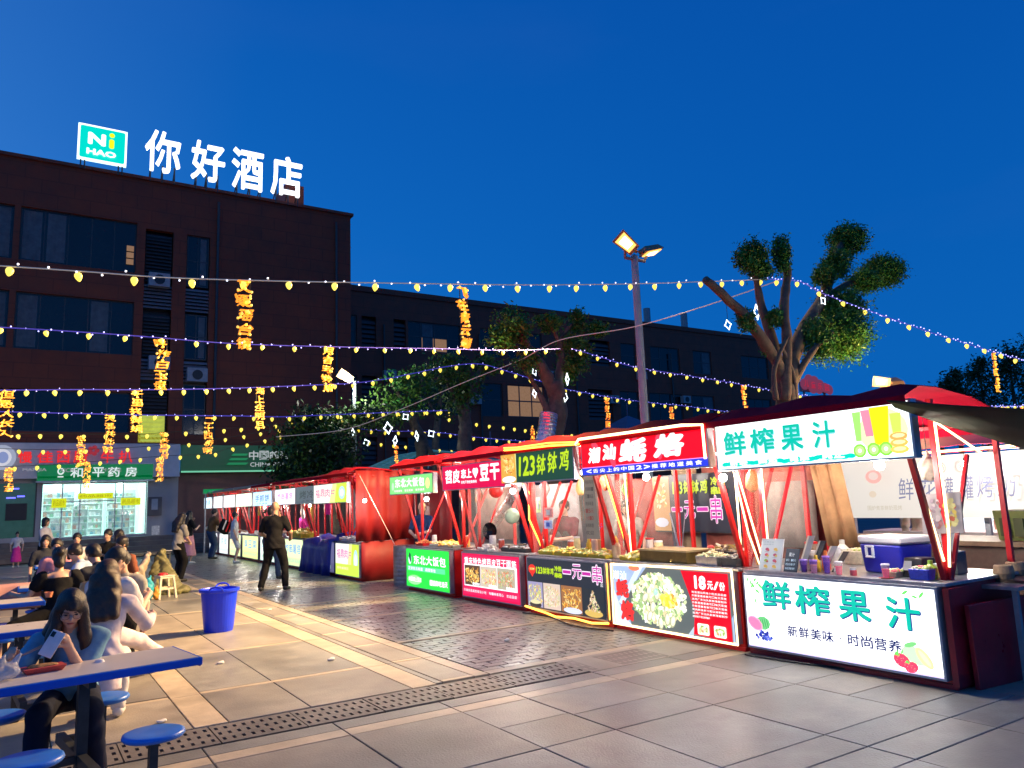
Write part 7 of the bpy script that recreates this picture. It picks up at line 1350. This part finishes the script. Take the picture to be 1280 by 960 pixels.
for (x, y, h, r, c, c2, lab) in ((6.62, 8.30, .26, .045, (.85, .65, .45), (.75, .03, .03), 'tall squeeze bottle with red cap on the skewer counter'), (6.66, 8.48, .2, .04, (.8, .65, .05), (.8, .7, .1), 'yellow bottle left of the tall squeeze bottle'), (6.9, 8.62, .25, .07, (.45, .3, .15), (.3, .1, .4), 'wooden pot with purple flowers in the skewer stall'), (6.62, 7.85, .2, .06, (.8, .55, .3), (.8, .5, .1), 'orange jar at the right end of the skewer counter')):
    t = thing('sauce_bottle' if 'pot' not in lab else 'flower_pot', lab, 'bottle' if 'pot' not in lab else 'flower pot', (x, y, CZ)); b = MB(); b.lathe([(0, 0), (r, 0), (r, h * .8), (r * .6, h), (0, h)], n=14); b.build('bottle_body', mat('sb%s' % str(c), c, .4, var=.15), t); b = MB()
    if 'pot' in lab:
        R = random.Random(4)
        for k in range(24): a = Vector((R.uniform(-.08, .08), R.uniform(-.08, .08), h + R.uniform(.05, .25))); b.tube([(0, 0, h), a], .002, 3); b.ball(a, .011, 5, 4)
        b.build('flowers', mat('violet', (.25, .12, .5), .6), t, kind='stuff')
    else: b.lathe([(r * .55, h), (r * .5, h + .04), (.006, h + .09), (0, h + .09)], n=12); b.build('cap', mat('cap%s' % str(c2), c2, .4), t)
A_ = thing('price_sheet', 'long hand written paper price list hung at the right of the skewer stall', 'notice', (6.35, 7.95, 1.0)); A = Art((0, .17, .1), (0, -1, 0), (.0, 0, 1), (-1, 0, 0), 3e-4); A.poly([(0, 0), (.28, 0.0), (.20, .82), (-.02, .82)], (.40, .34, .27))
for k in range(8): A.chars(['钵钵鸡冷', '热串串一', '元一串品', '种多味道', '15元', '小份10', '麻辣鲜香', '欢迎'][k], .02, .72 - k * .095, .17, .055, (.45, .10, .08) if k in (4, 5) else (.12, .10, .09), .1, .01)
A.build('print', A_, .3); b = MB(); b.sheet([[(.003, .17, .1), (.003, -.11, .1)], [(.003, .19, .92), (.003, -.03, .92)]]); b.build('paper', CREAM, A_, solid=.002)
for (y, z, w, h, c, lab) in ((9.0, 1.38, .22, .14, (.75, .25, .22), 'red and white price card on the red brace'), (9.02, 1.22, .20, .12, (.45, .5, .75), 'blue and white payment card on the red brace'), (9.25, 1.45, .1, .22, (.6, .75, .3), 'green strip card at the left of the skewer stall')):
    t = thing('price_card', lab, 'card', (6.36, y, z)); b = MB(); b.box(0, .006, -w / 2, w / 2, 0, h); b.build('card', mat('card%s' % str(c), c, .5, emit=c, es=.25, var=.5, vs=30), t); b = MB(); b.box(-.004, -.001, -w * .2, w * .2, h * .25, h * .75); b.build('square', WHITE if c[2] < .5 else mat('blue_sq', (.05, .12, .6), .5), t)
# balloons given a faint glow of their own, pipe, wok
for (px_, py_, r, mt, lab) in ((620, 613, .125, mat('red_balloon', (.60, .02, .02), .5, emit=(.6, .03, .02), es=.3, var=.5, vs=9), 'round red lantern ball beside the tofu sign'), (640, 645, .13, mat('green_ball', (.36, .50, .36), .5, emit=(.35, .45, .3), es=.12, var=.3, vs=6), 'round pale green lantern ball hiding the cook\'s face')):
    p = onx(px_, py_, 6.75 if r < .13 else 7.0); t = thing('hung_balloon', lab, 'balloon', p); b = MB(); b.ball((0, 0, 0), r, 22, 14); b.build('shell', mt, t, smooth=True); b = MB(); b.tube([(0, 0, r), (0, 0, 2.35 - p.z)], .003, 4); b.build('cord', BLACK, t)
p = onx(612, 664, 6.8); t = thing('wok', 'black wok held upright over the tofu stall counter', 'wok', p); t.rotation_euler = (math.radians(90), 0, math.radians(-65)); b = MB(); b.lathe([(.0, -.07), (.06, -.065), (.11, -.04), (.145, .0), (.15, .0), (.113, -.046), (.06, -.072), (0, -.077)], n=26, cap=False); b.build('wok_shell', mat('wok_black', (.01, .01, .012), .15, metal=.4, var=.2), t, smooth=True)
DUCT = mat('duct_foil', (.55, .56, .58), .28, metal=.85, var=.2)
def duct(pts, r, lab):
    P = spline(pts, 14); rr = [r * (1 + .06 * (i % 2)) for i in range(len(P))]; b = MB(); b.tube(P, rr, 16); tag(b.build('duct_pipe', DUCT), lab, 'pipe')
duct([onx(612, 662, 7.3), onx(640, 620, 7.3), onx(655, 580, 7.3)], .085, 'shiny ribbed duct rising from behind the black wok'); duct([ony(668, 600, 13.2), ony(682, 545, 13.2), ony(686, 517, 13.2)], .19, 'big ribbed silver duct against the slanting trunk')
heap(6.65, 10.2, .3, .7, 'dark grill tray in front of the cook', 'grill_tray', DSTEEL, [(.3, .3, .3), (.15, .1, .06), (.6, .6, .6)], 40, .03, .06); heap(6.5, 10.95, .2, .24, 'white dumpling shaped dough at the corner of the tofu counter', 'dough_tray', WHITE, [(.8, .75, .65)], 16, .05, .03)
heap(6.6, 12.55, .3, .9, 'orange and yellow rice rolls piled on the green stall', 'roll_tray', CREAM, FRY, 120, .04, .05); heap(6.6, 13.5, .26, .3, 'red sauce tray on the green stall', 'sauce_tray', RED, [(.7, .15, .05), (.8, .4, .1)], 40, .03, .05)
heap(6.5, 20.9, .4, 1.0, 'big heap of yellow fried snacks', 'snack_heap', YEL, [(.85, .6, .05), (.9, .7, .15), (.8, .45, .05)], 150, .07, .12); heap(6.5, 17.3, .26, .5, 'white cups and boxes on the meat slice counter', 'box_tray', WHITE, [(.7, .65, .6), (.6, .3, .2)], 30, .05, .05); heap(6.5, 23.5, .3, .8, 'mixed snacks on the stall with the pale blue sign', 'snack_tray', WHITE, FRY, 60, .06, .08); heap(6.5, 32.0, .3, .5, 'cream paper bags at the last stall', 'bag_heap', CREAM, [(.8, .65, .4)], 30, .12, .2)
t = lathe_thing('steel_barrel', 'ribbed steel barrel between the red curtain and the green stall', 'barrel', (6.75, 14.75, 0), [(0, 0), (.25, 0)] + [(.25 + .004 * (k % 2), .02 + k * .04) for k in range(19)] + [(.25, .80), (0, .80)], mat('barrel', (.35, .34, .33), .35, metal=.7, var=.3, vs=7), n=30)
# awning at the right, its unlit underside put in as dark colour
a = [ony(1108, 500, 3.3), ony(1190, 506, 3.0), ony(1300, 512, 2.6)]; c = [ony(1118, 508, 3.40), ony(1180, 530, 3.4), ony(1300, 566, 3.3)]
b = MB(); b.sheet([a, [p.lerp(q, .5) + Vector((0, 0, .015)) for p, q in zip(a, c)], c]); tag(b.build('unlit_awning', mat('unlit_olive_cloth', (.030, .032, .018), .8, var=.3), smooth=True, solid=.01), 'olive awning cloth, coloured dark for its unlit underside, entering from the right edge over the pink canopy', 'awning')
# small red flags / clutter hung along the far stalls
HG = [(.8, .2, .05), (.8, .03, .3), (.9, .5, .1), (.7, .6, .5), (.6, .03, .03)]
for i, y in enumerate((18.6, 19.4, 20.6, 21.5, 22.9, 23.9, 25.2, 26.3, 27.6, 28.5, 29.6)):
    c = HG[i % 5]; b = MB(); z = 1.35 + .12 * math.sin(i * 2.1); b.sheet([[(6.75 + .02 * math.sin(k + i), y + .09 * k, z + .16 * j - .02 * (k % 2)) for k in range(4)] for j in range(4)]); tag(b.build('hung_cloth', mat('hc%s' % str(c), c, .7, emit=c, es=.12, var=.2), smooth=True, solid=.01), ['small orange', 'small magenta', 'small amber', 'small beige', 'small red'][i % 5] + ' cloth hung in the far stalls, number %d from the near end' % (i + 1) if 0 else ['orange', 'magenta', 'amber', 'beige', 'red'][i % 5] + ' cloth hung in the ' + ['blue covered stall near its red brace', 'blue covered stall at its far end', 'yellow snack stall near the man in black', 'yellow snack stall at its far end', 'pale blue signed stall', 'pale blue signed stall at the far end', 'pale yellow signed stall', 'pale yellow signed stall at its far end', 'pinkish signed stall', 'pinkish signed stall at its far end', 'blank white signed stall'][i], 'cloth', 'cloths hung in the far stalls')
# ------------------------------------------------------------------ street-level wear and small details
R = random.Random(12)
TIS = mat('tissue', (.7, .68, .64), .8, var=.1)
for i, (x, y, lab) in enumerate(((1.02, 6.9, 'crumpled tissue on the paving right of the woman in pale pink'), (2.9, 8.3, 'tissue lying on the pale border stone'), (.9, 4.6, 'tissue below the nearest front stool'), (4.9, 7.9, 'small white scrap on the dark pavers before the skewer stall'), (3.5, 13.0, 'white scrap on the paving near the man in black'), (1.9, 9.0, 'torn tissue between the bin and the tables'))):
    t = thing('tissue', lab, 'litter', (x, y, 0)); surf_obj('crumple', [('e', (0, 0, .012), (.035 + .01 * R.random(), .025, .012)), ('e', (.02, .015, .014), (.02, .02, .014))], TIS, t, vox=.006, fold=.004, seed=i)
for i, (x0, y0, x1, y1, lab) in enumerate(((6.55, 3.9, 6.25, 5.5, 'black cable lying along the foot of the juice stall'), (6.2, 7.5, 6.25, 9.6, 'black cable on the pavers at the foot of the skewer stall'))):
    cable(lab, [(x0, y0, .012), (x0 - .12, y0 * .7 + y1 * .3, .012), (x1 + .05, y0 * .3 + y1 * .7, .012), (x1, y1, .012)], .010, BLACK)
# air conditioners on the facades
for (bd_, Yb, lst) in ((hb, YH, ((198, 352), (198, 455), (245, 470))), (fb, YF, ((485, 470), (592, 500), (690, 470), (765, 500), (800, 470), (855, 500)))):
    for (x, y) in lst:
        p = ony(x, y, Yb); b = MB(); b.box(p.x - .42, p.x + .42, -.38, -.02, p.z - Yb * 0 - .3, p.z + .3); o = b.build('air_conditioner', mat('ac_white', (.32, .32, .33), .5, var=.2), bd_); b = MB(); b.lathe([(.22, 0), (.22, .02), (0, .02)], n=14); c_ = b.build('fan_grille', BLACK, o); c_.rotation_euler = (math.radians(90), 0, 0); c_.location = (p.x, -.383, p.z)
# drainpipes
for (bd_, Yb, xs) in ((hb, YH, (268, 420)), (fb, YF, (480, 600, 720, 840))):
    for x in xs: p = ony(x, 480, Yb); b = MB(); b.tube([(p.x, -.09, 4.8 if bd_ is hb else 0), (p.x, -.09, 15.9 if bd_ is hb else 13)], .06, 8); b.build('drainpipe', FRAME, bd_)
# diners' table clutter
for i, (x, y, z, c, lab) in enumerate(((.35, 7.8, .752, (.7, .68, .65), 'white paper bowl on the second table'), (.30, 10.3, .752, (.6, .2, .1), 'red paper cup on the third table'), (.75, 12.1, .752, (.7, .68, .65), 'white bowl before the woman in black'), (1.0, 12.3, .752, (.75, .7, .6), 'paper cup among the crowd'), (.45, 5.52, .752, (.72, .7, .66), 'crumpled napkin lump near the middle of the nearest table'))):
    lathe_thing('paper_bowl' if 'bowl' in lab else 'paper_cup' if 'cup' in lab else 'napkin', lab, 'tableware', (x, y, z), [(0, 0), (.03, 0), (.045, .06), (.042, .06), (.028, .006), (0, .006)] if 'napkin' not in lab else [(0, 0), (.03, .0), (.022, .014), (0, .02)], mat('tw%d' % i, c, .6), n=16)
# extra hung goods and jars in the skewer and tofu stalls
for i, (x, y, z, c, lab) in enumerate(((7.1, 8.1, 1.75, (.25, .5, .06), 'green plastic bunch hung in the skewer stall'), (7.2, 8.7, 1.85, (.7, .1, .05), 'red packet hung in the skewer stall'), (7.2, 9.3, 1.8, (.8, .5, .2), 'orange packet hung in the skewer stall'), (7.3, 10.4, 1.8, (.6, .55, .55), 'white bag hung in the tofu stall'), (7.2, 12.4, 1.7, (.7, .25, .08), 'orange packet hung in the green stall'), (7.3, 13.2, 1.75, (.6, .1, .1), 'red packet hung in the green stall'), (7.3, 6.1, 1.75, (.75, .3, .1), 'orange packet hung at the back of the oyster stall'), (7.5, 4.1, 1.8, (.6, .5, .4), 'beige bag hung in the juice stall'))):
    t = thing('hung_packet', lab, 'packet', (x, y, z), 0, 'packets hung inside the stalls'); surf_obj('packet', [('e', (0, 0, 0), (.07, .09, .13)), ('c', (0, 0, .1), (0, 0, .2), .03, .01)], mat('pk%d' % i, c, .45, var=.3, vs=20), t, vox=.016, fold=.010, seed=i); b = MB(); b.tube([(0, 0, .18), (0, 0, 2.3 - z)], .004, 4); b.build('string', BLACK, t)
for (x, y0, y1, c, lab) in ((8.05, 5.7, 7.6, (.34, .10, .07), 'dull red cloth closing the back of the oyster stall'), (8.1, 7.75, 8.25, (.40, .30, .18), 'tan cloth at the back right of the skewer stall'), (8.1, 9.2, 10.1, (.33, .30, .28), 'grey cloth at the back between the skewer and tofu stalls'), (8.1, 3.6, 5.0, (.0, .0, .0), '')):
    if lab: b = MB(); b.sheet([[(x + .03 * math.sin(k * 2.2), y0 + (y1 - y0) * k / 10, .5 + .56 * i) for k in range(11)] for i in range(4)]); tag(b.build('back_cloth', mat('bk%s' % str(c), c, .8, var=.3, vs=4, bump=.4, bs=9), smooth=True, solid=.004), lab, 'cloth')
# more goods on the near counters
def jar(x, y, r, h, c, lab, nm='jar', z=CZ): 
    t = thing(nm, lab, nm, (x, y, z), 0, 'jars and tubs on the stall counters'); b = MB(); b.lathe([(0, 0), (r, 0), (r * 1.03, h * .8), (r * .9, h), (0, h)], n=14); b.build('container_wall', mat('jar%s' % str(c), c, .35, var=.2, vs=25), t); b = MB(); b.lathe([(r * .95, h), (r * .95, h + .02), (0, h + .022)], n=14); b.build('lid', RED if c[0] < .5 else WHITE, t)
for a in ((6.72, 5.20, .04, .13, (.7, .3, .05), 'orange jar behind the white menu'), (6.85, 5.05, .05, .16, (.6, .55, .5), 'milky jar behind the leaning folders'), (6.9, 4.8, .05, .2, (.75, .72, .68), 'white pump bottle behind the purple cups'), (7.2, 5.3, .07, .22, (.3, .2, .12), 'brown urn at the back left of the juice stall'), (6.75, 3.72, .035, .1, (.7, .65, .2), 'yellow jar at the foot of the right post'), (6.5, 4.36, .03, .05, (.65, .1, .12), 'small red dish before the blue cooler'), (6.5, 4.52, .035, .04, (.7, .65, .5), 'small cream dish before the blue cooler'),
          (6.9, 5.75, .05, .18, (.7, .4, .1), 'amber jar at the right back of the oyster counter'), (6.95, 6.05, .05, .14, (.55, .1, .05), 'red jar at the back of the oyster counter'), (6.9, 7.35, .06, .2, (.75, .6, .3), 'straw coloured jar at the left back of the oyster counter'), (6.85, 8.0, .05, .18, (.7, .55, .4), 'peach jar at the back of the skewer counter'), (6.9, 9.2, .06, .16, (.6, .15, .06), 'red tub at the back left of the skewer counter'), (6.85, 9.0, .05, .22, (.65, .6, .3), 'pale bottle near the price cards'),
          (6.9, 9.9, .05, .16, (.6, .5, .4), 'beige jar right of the grill tray'), (6.8, 11.3, .06, .2, (.7, .68, .66), 'white tub left on the tofu counter'), (6.85, 11.1, .05, .14, (.5, .08, .05), 'dark red jar on the tofu counter'), (6.8, 12.2, .05, .18, (.7, .3, .08), 'orange tub on the green stall'), (6.85, 13.6, .05, .16, (.7, .68, .6), 'white tub on the green stall'), (6.6, 16.4, .05, .14, (.7, .66, .6), 'white tub at the near end of the meat slice counter'), (6.6, 16.7, .05, .12, (.15, .1, .1), 'dark jar on the meat slice counter')):
    jar(*a)
string('extra yellow bulb string low before the hotel ground floor', [(-20, 560), (60, 562), (150, 560), (240, 553), (320, 541), (400, 527), (470, 520)], 25.0, .55, 'y', WIREY, None, 1.5)
